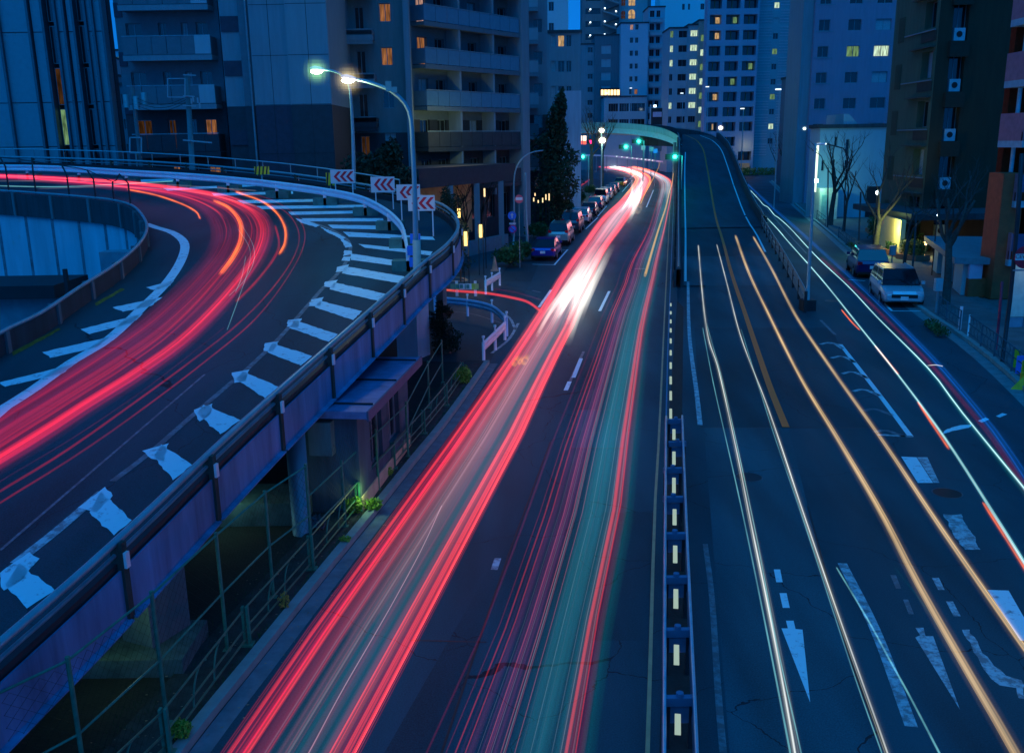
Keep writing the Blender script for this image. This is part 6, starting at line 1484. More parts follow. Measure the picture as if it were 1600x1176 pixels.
bush('bright green bush at the kerb in the bottom left corner', 283, 1152, .16, .26, LEAFB, 700, .028, 1)
bush('green plant growing at the foot of the hut corner', 553, 800, .22, .34, LEAFB, 600, .04, 2)
bush('green weeds by the rail posts below the hut', 585, 795, .2, .25, LEAFB, 400, .04, 3)
bush('small bluish plant by the thick round column', 497, 826, .2, .3, mat('blue_leaf', (.05, .12, .16), .6), 350, .04, 4)
bush('tuft of weeds beside the second rail post', 607, 742, .14, .2, LEAFB, 250, .03, 5)
bush('leafy plant climbing at the bend of the low teal rail', 724, 598, .3, .55, LEAFB, 700, .05, 6)
bush('yellowish dry plant leaning on the low teal rail', 445, 950, .1, .3, mat('dry_leaf', (.30, .28, .05), .7), 160, .03, 7)
bush('small yellow-green tuft at the kerb edge', 540, 846, .12, .12, LEAFB, 160, .03, 8)
for i, (x, y, lab) in enumerate([(797, 413, 'square clipped bush below the round signs'), (812, 404, 'clipped bush directly behind the dark blue coupe'), (841, 370, 'hedge mound beside the silver people carrier'), (862, 348, 'hedge mound beside the row of dark cars'), (885, 330, 'hedge mound halfway along the parked cars'), (905, 314, 'hedge mound near the white vans'), (922, 302, 'hedge mound before the far end of the row')]):
    bush(lab, x, y, 1.0, 1.2, LEAF, 900, .12, 40 + i)
# litter: leaves along the left kerb
lv_ = MB(); rr = random.Random(5)
for _ in range(420):
    k = rr.randrange(4, 50); p = kl[k].lerp(kl[k + 1], rr.random()); q = p + Vector((-rr.uniform(.1, 1.3), rr.uniform(-.2, .2), .135)) if rr.random() < .6 else p + Vector((rr.uniform(0, .45), 0, .012)); s_ = rr.uniform(.01, .028); a = rr.uniform(0, 6)
    lv_.poly([q + Vector((math.cos(a + j * 1.57) * s_, math.sin(a + j * 1.57) * s_ * .6, .004 * (j % 2))) for j in range(4)])
lv_.build('leaf_litter', mat('litter', (.22, .20, .12), .8, var=.6), kind='stuff', label='fallen leaves and litter scattered along the left kerb')
gr = MB(); rr = random.Random(6)
for _ in range(2600):
    k = rr.randrange(3, 55); p = kl[k].lerp(kl[k + 1], rr.random()); q = p + Vector((-rr.choice([rr.uniform(.18, .28), rr.uniform(.8, 1.3)]), rr.uniform(-.1, .1), .11)); h = rr.uniform(.02, .09)
    if rr.random() < .5 and (math.sin(k * 1.3) < .2): continue
    gr.poly([q, q + Vector((.008, 0, 0)), q + Vector((rr.uniform(-.03, .03), rr.uniform(-.03, .03), h))])
gr.build('grass', LEAF, kind='stuff', label='thin weeds growing along the kerb and fence')

# ================================================================== CARS
def car_tree(lab, loc, ang, Lc=4.3, Wc=1.72, Hc=1.5, col=(.1, .1, .1), shape='hatch', group=None, taxi=False, front_lights=False):
    t = thing('parked_car', lab, 'car', loc, ang, group)          # local: +x is the front, origin at the middle
    hw = Wc / 2; pm = mat('car_paint_%s' % (str([round(c, 3) for c in col])), col, .28, .3, var=.03, spec=.6, coat=.8)
    if shape == 'van': prof = [(-.5, .95), (-.47, 1.0), (-.1, 1.0), (.18, .98), (.30, .62), (.47, .55), (.5, .40)]; belt = .58; cab = [(-.485, .58), (-.46, .97), (.16, .98), (.31, .60)]
    elif shape == 'coupe': belt = .60; cab = [(-.42, .62), (-.22, .96), (.06, 1.0), (.27, .62)]
    elif shape == 'wagon': belt = .60; cab = [(-.49, .60), (-.43, .97), (.10, 1.0), (.29, .60)]
    else: belt = .60; cab = [(-.46, .60), (-.33, .95), (.06, 1.0), (.27, .60)]
    # lower body: stations (x, half width, z bottom, z top)
    nose = .52 if shape != 'van' else .56
    st = [(-.5, .84, .24, .50), (-.485, .93, .19, .60), (-.44, .98, .16, belt + .01), (-.30, 1.0, .14, belt + .01), (0, 1.0, .14, belt), (.25, 1.0, .14, belt - .01), (.38, .98, .15, nose + .02), (.465, .92, .17, nose - .04), (.5, .80, .22, nose - .14)]
    b = MB(); rings = []
    for x, w_, zb_, zt__ in st:
        x *= Lc; hw_ = hw * w_; zb2, zt2_ = zb_ * Hc, zt__ * Hc
        ring = [(x, -hw_ * .92, zb2), (x, -hw_, zb2 + (zt2_ - zb2) * .25), (x, -hw_, zb2 + (zt2_ - zb2) * .65), (x, -hw_ * .95, zt2_ - .03), (x, -hw_ * .80, zt2_), (x, hw_ * .80, zt2_), (x, hw_ * .95, zt2_ - .03), (x, hw_, zb2 + (zt2_ - zb2) * .65), (x, hw_, zb2 + (zt2_ - zb2) * .25), (x, hw_ * .92, zb2)]
        rings.append(ring)
    for r_, q in zip(rings, rings[1:]):
        for j in range(10): j2 = (j + 1) % 10; b.poly([r_[j], r_[j2], q[j2], q[j]])
    b.poly(rings[0]); b.poly(rings[-1])
    # roof and pillars
    (xa, za), (xb, zb3), (xc, zc), (xd, zd) = [(x * Lc, z * Hc) for x, z in cab]
    hb, ht = hw * .90, hw * .74
    b.poly([(xb, -ht, zb3), (xc, -ht, zc), (xc, ht, zc), (xb, ht, zb3)])
    for s_ in (-1, 1):
        b.poly([(xb, s_ * ht, zb3), (xc, s_ * ht, zc), (xc, s_ * (ht + .03), zc - .07), (xb, s_ * (ht + .03), zb3 - .07)])
        for (p0_, p1_, q0_, q1_) in (((xa, hb, za), (xa + .10, hb, za), (xb, ht, zb3), (xb + .10, ht, zb3)), ((xd - .1, hb, zd), (xd, hb, zd), (xc - .08, ht, zc), (xc + .02, ht, zc)), (((xa + xd) / 2 - .05, hb, za), ((xa + xd) / 2 + .05, hb, za), ((xb + xc) / 2 - .05, ht, zc), ((xb + xc) / 2 + .05, ht, zc))):
            b.poly([(p[0], p[1] * s_ * 1.012, p[2]) for p in (p0_, p1_, q1_, q0_)])
    body_ = b.build('body', pm, t, local=True, smooth=False)
    b = MB()
    for s_ in (-1, 1): b.poly([(xa, s_ * hb, za), (xd, s_ * hb, zd), (xc, s_ * ht, zc - .02), (xb, s_ * ht, zb3 - .02)])
    b.build('side_window', GLASSB, t, local=True)
    b = MB(); b.poly([(xd, -hb, zd), (xd, hb, zd), (xc, ht, zc - .01), (xc, -ht, zc - .01)]); b.build('windscreen', GLASSB, t, local=True)
    b = MB(); b.poly([(xa, -hb, za), (xa, hb, za), (xb, ht, zb3 - .01), (xb, -ht, zb3 - .01)]); b.build('rear_window', GLASSB, t, local=True)
    for sx in (-.31, .31):
        for s_ in (-1, 1):
            c = Vector((sx * Lc, s_ * (hw - .09), .31)); b = MB(); b.tube([c + Vector((0, -.1, 0)), c + Vector((0, .1, 0))], .31, 18)
            w_ = b.build('wheel', TYRE, t, local=True); b = MB(); b.tube([c + Vector((0, s_ * .095, 0)), c + Vector((0, s_ * .11, 0))], .19, 14); b.build('rim', RIM, w_, local=True)
            b = MB()
            for i in range(9):
                a0 = math.pi * i / 9; a1 = math.pi * (i + 1) / 9
                b.poly([(c.x + .39 * math.cos(a0), s_ * (hw + .006), .31 + .39 * math.sin(a0)), (c.x + .39 * math.cos(a1), s_ * (hw + .006), .31 + .39 * math.sin(a1)), (c.x + .33 * math.cos(a1), s_ * (hw + .006), .31 + .33 * math.sin(a1)), (c.x + .33 * math.cos(a0), s_ * (hw + .006), .31 + .33 * math.sin(a0))])
            b.build('wheel_arch', BLK, t, local=True)
    zz = Hc * .45
    HL = mat('headlight_glass', (.6, .65, .7), .15, spec=.9); TL = mat('tail_lens', (.6, .01, .02), .2)
    for s_ in (-1, 1):
        b = MB(); b.box(Lc * .462, Lc * .492, s_ * hw * .55 - .0, s_ * hw * .86, zz - .07, zz + .07) if s_ > 0 else b.box(Lc * .462, Lc * .492, -hw * .86, -hw * .55, zz - .07, zz + .07); b.build('headlight', HL, t, local=True)
        z1 = Hc * (.52 if shape != 'van' else .62); b = MB(); y0_, y1_ = sorted((s_ * hw * .62, s_ * hw * .88)); b.box(-Lc * .500, -Lc * .478, y0_, y1_, z1 - .1, z1 + .09); b.build('tail_light', TL, t, local=True)
        b = MB(); b.box(xd - .25, xd - .1, s_ * (hw + .02) - .08, s_ * (hw + .02) + .08, zd + .02, zd + .17); b.build('mirror', pm, t, local=True)
    b = MB(); b.box(-Lc * .5 - .015, -Lc * .5 + .01, -.17, .17, Hc * .34, Hc * .34 + .17); b.build('plate', WPAINT, t, local=True)
    b = MB(); b.box(Lc * .5 - .01, Lc * .5 + .02, -.17, .17, Hc * .24, Hc * .24 + .17); b.build('plate', WPAINT, t, local=True)
    b = MB(); b.box(Lc * .495, Lc * .503, -hw * .6, hw * .6, Hc * .30, Hc * .40); b.build('grille', BLK, t, local=True)
    b = MB(); b.box(-Lc * .505, -Lc * .49, -hw * .85, hw * .85, Hc * .17, Hc * .23); b.build('bumper', BLK, t, local=True)
    if shape in ('van', 'wagon'):
        for s_ in (-1, 1): b = MB(); b.tube([(xb + .2, s_ * ht * .9, zb3 + .05), (xc - .1, s_ * ht * .9, zc + .05)], .02, 6); b.build('roof_rail', GALV, t, local=True)
    return t
GA, GB = G(849, 407, .0), G(962, 297, .0)
spec_ = [('dark blue coupe at the near end of the kerbside row', (.01, .02, .30), 'coupe', 1.35, 4.3), ('silver-green people carrier behind the blue coupe', (.35, .42, .38), 'van', 1.7, 4.4), ('dark van with pale roof, third in the kerbside row', (.06, .06, .08), 'van', 1.85, 4.6), ('white hatchback tucked beside the dark van', (.65, .65, .68), 'hatch', 1.5, 4.2),
         ('dark saloon in the middle of the kerbside row', (.02, .025, .05), 'coupe', 1.42, 4.5), ('dark blue wagon just past the gap in the bay line', (.02, .04, .16), 'wagon', 1.5, 4.5), ('white van with glowing pale side, after the dark cars', (.7, .7, .7), 'van', 1.9, 4.6), ('white wagon with pale roof near the far end', (.6, .62, .66), 'wagon', 1.6, 4.6),
         ('black car near the far end of the kerbside row', (.02, .02, .03), 'hatch', 1.5, 4.3), ('small dark car last before the taxi', (.03, .04, .07), 'hatch', 1.45, 4.0)]
dG = GB - GA; ag = math.atan2(dG.y, dG.x); nn_ = Vector((-dG.y, dG.x, 0)).normalized()
dl = dG.length - 4
for i, (lab, col, shp, hc, lc_) in enumerate(spec_):
    p = GA + dG.normalized() * (2.2 + dl * i / 9.3); p = p + nn_ * .05
    car_tree(lab, (p.x, p.y, 0), ag, lc_, 1.72, hc, col, shp, 'cars parked along the kerb')
p = G(972, 292, 0); car_tree('yellow taxi glowing at the far end beside the parked cars', (p.x, p.y + 2, 0), ag - .1, 4.5, 1.75, 1.5, (.55, .35, .02), 'coupe')
p0_ = G(1364, 437, 0); p1_ = G(1420, 480, 0)
as_ = math.atan2((G(1330, 395) - G(1440, 487)).y, (G(1330, 395) - G(1440, 487)).x)      # street direction going away
f_ = Vector((math.cos(as_), math.sin(as_), 0))
c = G(1363, 436, 0) + f_ * 2.2; car_tree('dark blue hatchback seen from behind at the pavement rail', (c.x, c.y, 0), as_, 4.3, 1.85, 1.65, (.008, .01, .10), 'hatch')
c = G(1412, 482, 0) + f_ * 2.25; car_tree('silver wagon facing the viewer in the marked bay', (c.x, c.y, 0), as_ + math.pi, 4.5, 1.9, 1.62, (.50, .56, .60), 'wagon')

# ================================================================== LIGHT TRAILS
N_ = 64
TM = {}
TS = 0.22
def tmat(nm, rgb, s_, p=1.5): return tube_glow('trail_' + nm, rgb, s_ * TS, p)
C_RED = tmat('red', (1, .018, .035), .32); C_REDB = tmat('red_bright', (1, .05, .045), .8); C_ORG = tmat('orange', (1, .16, .015), 1.3)
C_YEL = tmat('yellow', (1, .50, .05), 1.4); C_WHT = tmat('white', (.95, 1, .95), 1.5); C_HOT = tmat('hot_white', (1, .95, .85), 1.5)
C_PNK = tmat('pink', (1, .18, .22), .34); C_MAG = tmat('magenta', (.55, .008, .08), .15); C_GHT = tmat('ghost_teal', (.02, .20, .26), .30, 1.0)
C_GHW = tmat('ghost_pale', (.42, .45, .50), .34, 1.0); C_PUR = tmat('purple', (.20, .03, .13), .17, 1.1); C_GRN = tmat('green', (.0, .26, .26), .14)
C_CYN = tmat('cyan', (.25, .8, .85), .9); C_WRM = tmat('warm', (1, .68, .30), .62); C_BLU = tmat('blue', (.005, .12, .60), .36, .8); C_CRI = tmat('crimson', (.35, .01, .05), .22, .9); C_GRY = tmat('grey', (.45, .50, .42), .35)
TR_MATS = [C_RED, C_REDB, C_ORG, C_YEL, C_WHT, C_HOT, C_PNK, C_MAG, C_GHT, C_GHW, C_PUR, C_GRN, C_CYN, C_WRM, C_BLU, C_CRI, C_GRY]
IX = {m: i for i, m in enumerate(TR_MATS)}
def bundle(left, right, strands, name, lab, h=.8, s=FLAT):
    A = resample([G(x, y, h, s) for x, y in left], N_); B = resample([G(x, y, h, s) for x, y in right], N_); b = MB()
    for (t, u0, u1, r, m, dzz) in strands:
        i0, i1 = int(u0 * (N_ - 1)), int(u1 * (N_ - 1)); ph = R.uniform(0, 6)
        P = [A[i].lerp(B[i], t + .012 * math.sin(i * .17 + ph)) + Vector((0, 0, dzz)) for i in range(i0, i1 + 1)]
        if len(P) < 2: continue
        n = len(P); rr = [r * (1 + max(0, P[i].y - 35) / 75 * (.55 if r < .08 else .15)) * min(1, .45 + .55 * min(i, n - 1 - i) / 3) for i in range(n)]
        f1, f2, f3 = R.uniform(.1, .35), R.uniform(.4, .9), R.uniform(0, 6)
        lum = [(1 + .32 * math.sin(i * f1 + f3) + .18 * math.sin(i * f2 + 2 * f3)) * (min(1, .15 + i / 4) if u0 > 0 else 1) * (min(1, .1 + (n - 1 - i) / 5) if u1 < 1 else 1) for i in range(n)]
        b.tube(P, rr, 8, IX[m], cap=False, lum=lum)
    return b.build(name, TR_MATS, label=lab, kind='stuff', smooth=True)
r_ = random.Random(21)
LL_ = [(240, 1330), (335, 1180), (400, 1085), (512, 945), (617, 800), (715, 667), (800, 547), (845, 480), (875, 430), (907, 385), (940, 340), (970, 312), (990, 287), (990, 276), (968, 266), (930, 260), (880, 257)]
RR_ = [(500, 1300), (569, 1176), (636, 1043), (723, 864), (758, 800), (832, 655), (865, 577), (900, 507), (912, 472), (947, 392), (980, 345), (1012, 295), (1017, 278), (1000, 268), (965, 260), (930, 257), (880, 256)]
S = []
for k in range(26): S.append((min(.3, abs(r_.gauss(.10, .08))), 0, 1, r_.uniform(.012, .035), r_.choice([C_RED, C_RED, C_REDB, C_MAG]), r_.uniform(-.1, .1)))
for k in range(24): S.append((1 - abs(r_.gauss(.13, .08)), 0, 1, r_.uniform(.012, .035), r_.choice([C_RED, C_REDB, C_REDB, C_MAG]), r_.uniform(-.1, .1)))
for k in range(16): S.append((r_.uniform(.2, .82), r_.choice([0, 0, .2, .3]), 1, r_.uniform(.015, .05), r_.choice([C_PNK, C_MAG, C_RED, C_GHW]), r_.uniform(-.2, .2)))
for k in range(8): S.append((.04 + .04 * k, 0, r_.uniform(.6, 1), .11, C_MAG, r_.uniform(-.1, .1)))
for k in range(9): S.append((.62 + .04 * k, 0, r_.uniform(.6, 1), .11, C_MAG, r_.uniform(-.1, .1)))
for k in range(16): S.append((.04 + .058 * k, r_.uniform(.0, .16), .95, .2, C_PNK, r_.uniform(-.15, .1)))
for k in range(46): S.append((r_.uniform(.02, .98), r_.uniform(0, .25), 1, r_.uniform(.006, .018), r_.choice([C_RED, C_PNK, C_REDB, C_MAG, C_GHW]), r_.uniform(-.15, .15)))
S += [(.80, 0, .40, .075, C_REDB, 0), (.89, .0, .55, .05, C_REDB, .05), (.17, 0, .40, .07, C_REDB, 0), (.78, .1, .62, .06, C_REDB, 0), (.28, .12, .62, .06, C_RED, 0)]
for k in range(6): S.append((.3 + .08 * k, 0, .55, .24, C_GHT, -.2))
for k in range(8): S.append((.28 + .06 * k, .22, .85, .2, C_GHW, -.1))
for k in range(26): S.append((r_.uniform(.02, .98), r_.uniform(.36, .6), 1, r_.uniform(.015, .04), r_.choice([C_RED, C_REDB, C_REDB, C_PNK, C_ORG]), r_.uniform(-.1, .2)))
for k in range(16): S.append((r_.uniform(.3, .7), r_.uniform(.42, .6), r_.uniform(.8, 1), r_.uniform(.03, .07), r_.choice([C_WHT, C_GHW, C_PNK, C_WHT]), r_.uniform(-.1, .3)))
for k in range(18): S.append((r_.choice([.03, .1, .16, .84, .9, .95]) + r_.uniform(-.03, .03), r_.uniform(.36, .5), r_.uniform(.6, .95), r_.uniform(.015, .04), r_.choice([C_ORG, C_YEL, C_ORG]), r_.uniform(-.05, .1)))
S += [(.02, .40, .56, .05, C_ORG, 0), (.06, .40, .50, .06, C_YEL, 0), (.95, .48, .75, .05, C_ORG, 0), (.90, .46, .66, .04, C_YEL, 0)]
bundle(LL_, RR_, S, 'light_trails', 'thick bundle of red and orange tail-light trails in the left lane', .8)
# thin white thread
b = MB(); b.tube(resample([G(x, y, 1.0) for x, y in [(455, 1220), (482, 1176), (520, 1105), (545, 1060), (580, 1000), (620, 930), (660, 855), (690, 790)]], 40), .008, 6); b.build('light_trail', tmat('thread', (1, .6, .75), .8), label='single thin white thread of light inside the red bundle', cat='light trail')
# hot white patches where lamps stood still for a moment
def bars(pts0, pts1, n, r, m, lab, h=.8):
    A = [G(x, y, h) for x, y in pts0]; B = [G(x, y, h) for x, y in pts1]; b = MB()
    for i in range(n):
        t = (i + .5) / n + r_.uniform(-.04, .04); P = resample([a.lerp(c, t) for a, c in zip(A, B)], 26); k = r_.randrange(0, 5); P = P[k:]; q = len(P)
        pk = r_.uniform(.12, .3); lum = [math.exp(-((u / q - pk) / (.10 if u / q < pk else .42)) ** 2) * r_.uniform(.85, 1.1) for u in range(q)]
        b.tube(P, r * r_.uniform(.5, 1.2), 8, cap=False, lum=lum)
    b.build('light_patch', m, label=lab, kind='stuff', smooth=True)
bars([(828, 534), (850, 495), (885, 445), (925, 385)], [(894, 534), (908, 492), (928, 445), (958, 385)], 13, .17, C_HOT, 'white-hot blur of headlamps where a car paused in the left lane', .8)
bars([(958, 345), (972, 325), (985, 300), (985, 280)], [(988, 345), (996, 325), (1004, 300), (1004, 282)], 9, .2, C_WHT, 'white blur of a paused car farther up the left lane', 1.0)
bars([(800, 568), (808, 556)], [(822, 568), (828, 556)], 3, .10, C_YEL, 'small orange indicator flash on the left edge', .8)
bars([(985, 336), (992, 322)], [(1000, 330), (1004, 318)], 2, .3, C_WRM, 'warm blur beside the paused car', 1.0)
# second lane
L2 = [(600, 1300), (672, 1176), (742, 1000), (819, 800), (855, 700), (892, 610), (917, 550), (940, 490), (960, 450), (975, 410), (1007, 355), (1025, 302), (1027, 284), (1012, 272), (985, 264), (940, 258)]
R2 = [(915, 1300), (925, 1176), (957, 966), (985, 820), (995, 700), (1005, 600), (1013, 520), (1022, 470), (1032, 420), (1046, 342), (1053, 290), (1042, 276), (1015, 266), (985, 260), (950, 257), (925, 256)]
S = [(.02, 0, .6, .03, C_MAG, 0), (.20, 0, .46, .022, C_REDB, 0), (.26, 0, .30, .018, C_REDB, .1), (.17, 0, .4, .014, C_RED, .1)]
for k in range(16): S.append((r_.gauss(.38, .06), 0, r_.choice([.4, .5, .62, .8]), r_.uniform(.015, .09), C_PUR, r_.uniform(-.2, .2)))
for k in range(14): S.append((r_.uniform(.3, .95), 0, r_.choice([.4, .6, .8]), r_.uniform(.005, .012), r_.choice([C_PNK, C_GHW, C_MAG]), r_.uniform(-.2, .2)))
for k in range(4): S.append((r_.gauss(.42, .05), 0, r_.choice([.3, .5]), r_.uniform(.008, .016), C_PNK, 0))
for k in range(7): S.append((.52 + .045 * k, 0, .9, r_.uniform(.16, .26), C_GHT, r_.uniform(-.3, 0)))
for k in range(2): S.append((.93 + .02 * k, 0, .8, .14, C_GRN, -.3))
S += [(.84, 0, .62, .05, C_REDB, 0), (.86, 0, .4, .09, C_RED, 0), (.80, 0, .62, .10, C_MAG, 0), (.90, 0, .8, .12, C_MAG, 0), (.88, 0, .45, .02, C_REDB, .1), (.82, 0, .5, .012, C_GHW, .1), (.875, .1, .75, .012, C_GHW, .1)]
for k in range(6): S.append((r_.uniform(.3, .85), .42, r_.uniform(.75, .95), r_.uniform(.1, .22), C_GHW, r_.uniform(-.3, .1)))
for k in range(12): S.append((r_.uniform(.15, .9), r_.uniform(.32, .5), r_.uniform(.7, .9), r_.uniform(.06, .2), C_GHW, r_.uniform(-.2, .1)))
for k in range(22): S.append((r_.uniform(.05, .95), r_.uniform(.3, .55), 1, r_.uniform(.008, .02), r_.choice([C_PNK, C_RED, C_GHW, C_ORG]), r_.uniform(-.2, .2)))
for k in range(12): S.append((r_.choice([.08, .2, .78, .9, .95, .6]) + r_.uniform(-.05, .05), .5, 1, r_.uniform(.02, .05), r_.choice([C_RED, C_REDB, C_PNK, C_ORG]), 0))
for k in range(7): S.append((r_.choice([.35, .45, .85, .92]) + r_.uniform(-.05, .05), .72, .92, r_.uniform(.04, .09), C_ORG, .1))
bundle(L2, R2, S, 'light_trails', 'veil of teal, purple and red trails in the lane beside the median', .8)
for nm, pts, h, lab in [('light_trail', [(1025, 247), (1030, 255), (1027, 266), (1018, 284), (1008, 302), (1001, 318)], .0, 'yellow zig-zag trail of a bus marker light, the left one'), ('light_trail', [(1042, 246), (1052, 256), (1051, 280), (1046, 300), (1040, 325), (1030, 355), (1018, 395), (1008, 430)], 0, 'yellow zig-zag trail of a bus marker light beside the flyover wall')]:
    P = resample([G(x, y, 2.2) for x, y in pts], 40); b = MB(); b.tube(P, .07, 8, cap=False); b.build(nm, C_YEL, label=lab, cat='light trail', smooth=True)
b = MB()
for off in (0, .15): b.tube(resample([G(x, y, .8 + off) for x, y in [(684, 452), (720, 455), (760, 458), (800, 465), (825, 472), (845, 486)]], 40), .07, 8, cap=False)
b.build('light_trails', C_REDB, label='red trails of a car turning in from the side road', kind='stuff', smooth=True)
b = MB(); b.tube(resample([G(x, y, .8) for x, y in [(770, 451), (810, 458), (850, 470)]], 20), .05, 8, cap=False); b.build('light_trail', C_MAG, label='fainter red trail above the turning car trails', cat='light trail', smooth=True)
for pts, lab in [([(893, 299), (899, 293)], 'short red dash trail low beside the pale wall'), ([(904, 293), (912, 287), (924, 279)], 'longer red dash trail beside the pale wall')]:
    b = MB(); b.tube(resample([G(x, y, .8) for x, y in pts], 8), .16, 8, cap=False); b.build('light_trail', C_REDB, label=lab, cat='light trail', smooth=True)
# headlight trails on the right, each one a thing
def trail(pts, r, m, lab, h=.65, s=FLAT, core=None, n=70, r1=None):
    P = resample([G(x, y, h, s) for x, y in pts], n); b = MB(); r1 = r1 or r
    if s is FLAT and (pts[-1][0] > 1600 or pts[-1][1] > 1176):      # the cars drove on past the footbridge
        d = (P[-1] - P[-4]).normalized(); P += [P[-1] + d * (.5 * k) for k in range(1, 25)]; n = len(P)
    rr = [(r + (r1 - r) * i / (n - 1)) * (1 + max(0, P[i].y - 30) / 110) * min(1, .6 + .4 * i / 2) for i in range(n)]
    r *= .74; rr = [q * .74 for q in rr]
    f3 = R.uniform(0, 6); lum = [1 + .22 * math.sin(i * .31 + f3) + .15 * math.sin(i * .83 + 2 * f3) + .1 * math.sin(i * 2.1 + f3) for i in range(n)]
    b.tube(P, rr, 8, 0, cap=False, lum=lum)
    if r > .026:
        for k in range(4):                                     # several cars, several threads
            f4 = R.uniform(0, 6); o_ = R.uniform(-1.0, 1.0) * r; w_ = R.uniform(.10, .2)
            Q = [p + Vector((o_ + .3 * r * math.sin(i * .11 + f4), 0, .3 * r * math.sin(i * .07 + f4))) for i, p in enumerate(P)]
            b.tube(Q, [q * w_ for q in rr], 6, 0, cap=False, lum=[.9 + .5 * math.sin(i * .23 + f4) for i in range(n)])
        b.tube(P, [q * 1.9 for q in rr], 8, 0, cap=False, lum=[.16 * q for q in lum])
    if core: b.tube(P, [q * .30 for q in rr], 6, 1, cap=False, lum=lum)
    return b.build('light_trail', [m, core] if core else m, label=lab, cat='light trail', smooth=True)
W1 = [(1091, 383), (1097, 455), (1106, 524), (1122, 575), (1150, 700), (1172, 810), (1198, 937), (1227, 1088), (1248, 1210), (1262, 1300)]
trail(W1, .075, C_GRY, 'thick pale headlight trail nearest the median barrier', core=C_WHT)
trail([(1098, 512), (1115, 600), (1160, 800), (1230, 1150), (1240, 1230)], .02, C_CYN, 'thin cyan trail hugging the median side of the thick pale trail')
trail([(1104, 505), (1130, 600), (1174, 800), (1211, 992), (1252, 1176), (1262, 1240)], .014, C_CYN, 'thin bright trail on the outer side of the thick pale trail')
trail([(1120, 382), (1137, 447), (1157, 524), (1200, 637), (1255, 800), (1310, 960), (1387, 1176), (1420, 1280)], .06, C_GRY, 'second pale headlight trail, running to the bottom edge', core=C_WHT)
trail([(1158, 514), (1200, 650), (1256, 815), (1330, 1040), (1378, 1176)], .013, C_CYN, 'thin cyan trail beside the second pale headlight trail')
trail([(1149, 368), (1170, 425), (1203, 495), (1250, 588), (1307, 682), (1375, 797), (1431, 905), (1502, 1030), (1590, 1180), (1640, 1280)], .085, C_WRM, 'thick golden headlight trail left of the chevron zone', core=C_WRM)
trail([(1177, 370), (1203, 415), (1232, 472), (1252, 507), (1300, 577), (1375, 682), (1450, 794), (1493, 857), (1558, 950), (1640, 1066)], .075, C_WRM, 'golden headlight trail skirting the chevron zone', core=C_GRY)
trail([(1172, 297), (1186, 312), (1193, 320), (1200, 324), (1210, 336), (1216, 340), (1234, 356), (1275, 400), (1325, 447), (1370, 495), (1450, 575), (1500, 640), (1600, 762), (1680, 860)], .045, C_CYN, 'wavy white-green trail nearest the pavement', core=C_WHT)
trail([(1194, 336), (1215, 358), (1232, 378), (1280, 432), (1335, 500), (1395, 575), (1470, 675), (1550, 798), (1620, 910)], .045, C_CYN, 'long white-cyan trail through the middle of the side street', core=C_WHT)
trail([(1400, 524), (1450, 580), (1500, 645), (1560, 720), (1640, 820)], .06, C_GRN, 'soft green trail between the white trails')
for pts, lab in [([(1315, 484), (1330, 502), (1343, 515)], 'first orange blink beside the cyan trail, the farthest'), ([(1367, 540), (1385, 562), (1403, 584)], 'second orange blink beside the cyan trail'), ([(1434, 628), (1455, 660), (1482, 700)], 'third orange blink, at the white paint stroke'), ([(1536, 785), (1570, 838), (1612, 905)], 'orange blink leaving at the right edge')]:
    trail(pts, .04, C_ORG, lab, n=14)
BUS = [(1166, 286), (1200, 318), (1240, 353), (1290, 398), (1350, 452), (1425, 526), (1470, 573), (1520, 632), (1560, 682), (1600, 742), (1650, 820)]
trail(BUS, .13, C_BLU, 'broad blue trail of a passing bus along the pavement side')
trail([(x - 9, y + 4) for x, y in BUS[3:]], .09, C_CRI, 'dull red band running under the blue bus trail')
trail([(1307, 886), (1355, 966), (1390, 1030), (1422, 1088), (1470, 1180), (1500, 1240)], .022, C_CYN, 'thin blue-green streak crossing the lane line near the bottom')
trail([(1398, 886), (1440, 940), (1476, 995), (1530, 1080), (1590, 1176)], .03, C_GRN, 'faint dark green streak beside the golden trail')
trail([(1449, 571), (1462, 570), (1473, 572)], .02, C_WHT, 'short white flick above the blue bus trail', n=8)
# ramp trails
def rb(left, right, strands, nm, lab): return bundle(left, right, strands, nm, lab, .7, RAMPF)
LI_ = [(-160, 745), (-60, 690), (0, 645), (75, 600), (150, 552), (225, 500), (290, 440), (330, 390), (334, 355), (310, 325), (250, 303), (150, 290), (60, 281), (0, 277), (-80, 275)]
LO_ = [(-160, 850), (-60, 775), (0, 735), (75, 690), (150, 640), (230, 590), (310, 530), (380, 455), (420, 395), (428, 350), (400, 322), (330, 300), (200, 284), (60, 276), (-80, 272)]
S = []
for k in range(34): S.append((r_.uniform(0, 1) ** 1.0, 0, 1, r_.uniform(.012, .035), r_.choice([C_MAG, C_MAG, C_RED, C_PUR]), r_.uniform(-.1, .1)))
for k in range(13): S.append((k / 13, 0, 1, .14, C_MAG, 0))
for k in range(12): S.append((r_.gauss(.84, .08), 0, 1, r_.uniform(.015, .04), C_RED, 0))
S += [(.84, 0, .62, .09, C_RED, 0), (.78, 0, .6, .07, C_RED, 0)]
for k in range(8): S.append((r_.uniform(.2, 1), .5, 1, r_.uniform(.02, .05), C_REDB, 0))
rb(LI_, LO_, S, 'light_trails', 'sweeping crimson bundle of tail-light trails round the ramp curve')
def rt(pts, r, m, lab, n=60, core=None): return trail(pts, r, m, lab, .7, RAMPF, core, n)
rt([(-60, 805), (0, 767), (100, 706), (200, 636), (300, 563), (375, 503), (430, 445), (462, 395), (466, 360), (445, 330), (400, 310)], .03, C_RED, 'outer thin red trail on the ramp, the inner of the pair')
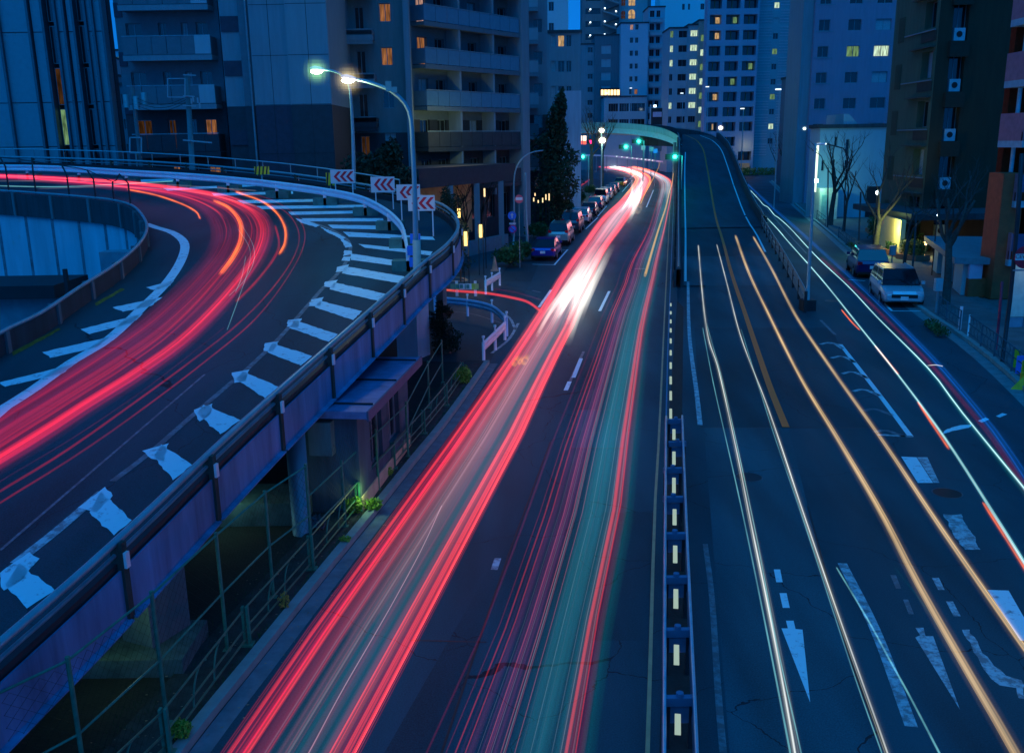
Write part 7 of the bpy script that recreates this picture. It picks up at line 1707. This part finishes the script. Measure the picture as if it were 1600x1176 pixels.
rt([(-60, 825), (0, 785), (110, 717), (210, 648), (320, 565), (400, 497), (450, 432), (474, 385), (474, 355), (455, 330), (412, 308), (340, 292)], .025, C_RED, 'outermost thin red trail on the ramp, the outer of the pair')
rt([(-60, 795), (0, 752), (120, 680), (240, 598), (350, 512)], .015, C_MAG, 'faint crimson line just outside the thick ramp bundle')
rt([(437, 397), (446, 378), (445, 355), (432, 332), (408, 314), (370, 300)], .07, C_ORG, 'broad orange trail curling at the outside of the ramp bend', core=C_ORG)
rt([(345, 428), (365, 400), (377, 372), (374, 345), (358, 325), (336, 314)], .10, C_ORG, 'fat orange trail in the middle of the ramp bundle', core=C_ORG)
rt([(430, 352), (436, 380), (428, 404), (400, 440), (370, 470)], .05, C_RED, 'red trail tail dropping from the broad orange curl')
rt([(313, 342), (305, 330), (280, 317), (240, 304), (200, 296)], .055, C_ORG, 'inner orange trail ending on the dark asphalt', core=C_RED)
rt([(230, 287), (160, 281), (100, 279)], .05, C_REDB, 'bright short red trail near the mesh fence')
for i, pts in enumerate([[(378, 352), (395, 382), (396, 410), (380, 440), (358, 462)], [(372, 358), (390, 388), (388, 420), (375, 460), (362, 496), (355, 515)], [(384, 400), (378, 432), (368, 456)]]):
    rt(pts, .009, C_CYN, ['thin white squiggle across the ramp trails, the longest bend', 'thin white squiggle trailing to the ramp lane', 'short white squiggle inside the ramp bundle'][i], 24)
for i, pts in enumerate([[(-20, 283), (80, 283), (190, 285), (270, 289), (400, 298)], [(-20, 290), (90, 292), (200, 287), (270, 283)], [(60, 295), (180, 292), (300, 300), (400, 322)]]):
    rt(pts, .035, C_CYN if i == 1 else C_GHW, ['pale streak low over the far ramp arm', 'pale cyan streak crossing the far ramp arm', 'pale violet streak sliding under the red trails'][i], 30)
lamp('under_ramp_fill', G(590, 775, .6) + Vector((-.3, .3, 0)), (.8, .95, .3), 6, .1)  # unseen lamp added for the light on the hut foot
lamp('under_ramp_fill', G(200, 1030, 1.1) + Vector((-.6, .8, 0)), (.6, .9, .5), 7, .2)  # unseen lamp, added to light the broad pier and its plinth
lamp('underpass_fill', G(430, 800, 1.0) + Vector((-1.4, 1.2, 0)), (.5, .85, .65), 12, .2)  # added lamp, out of sight, brightens the plinth by the column
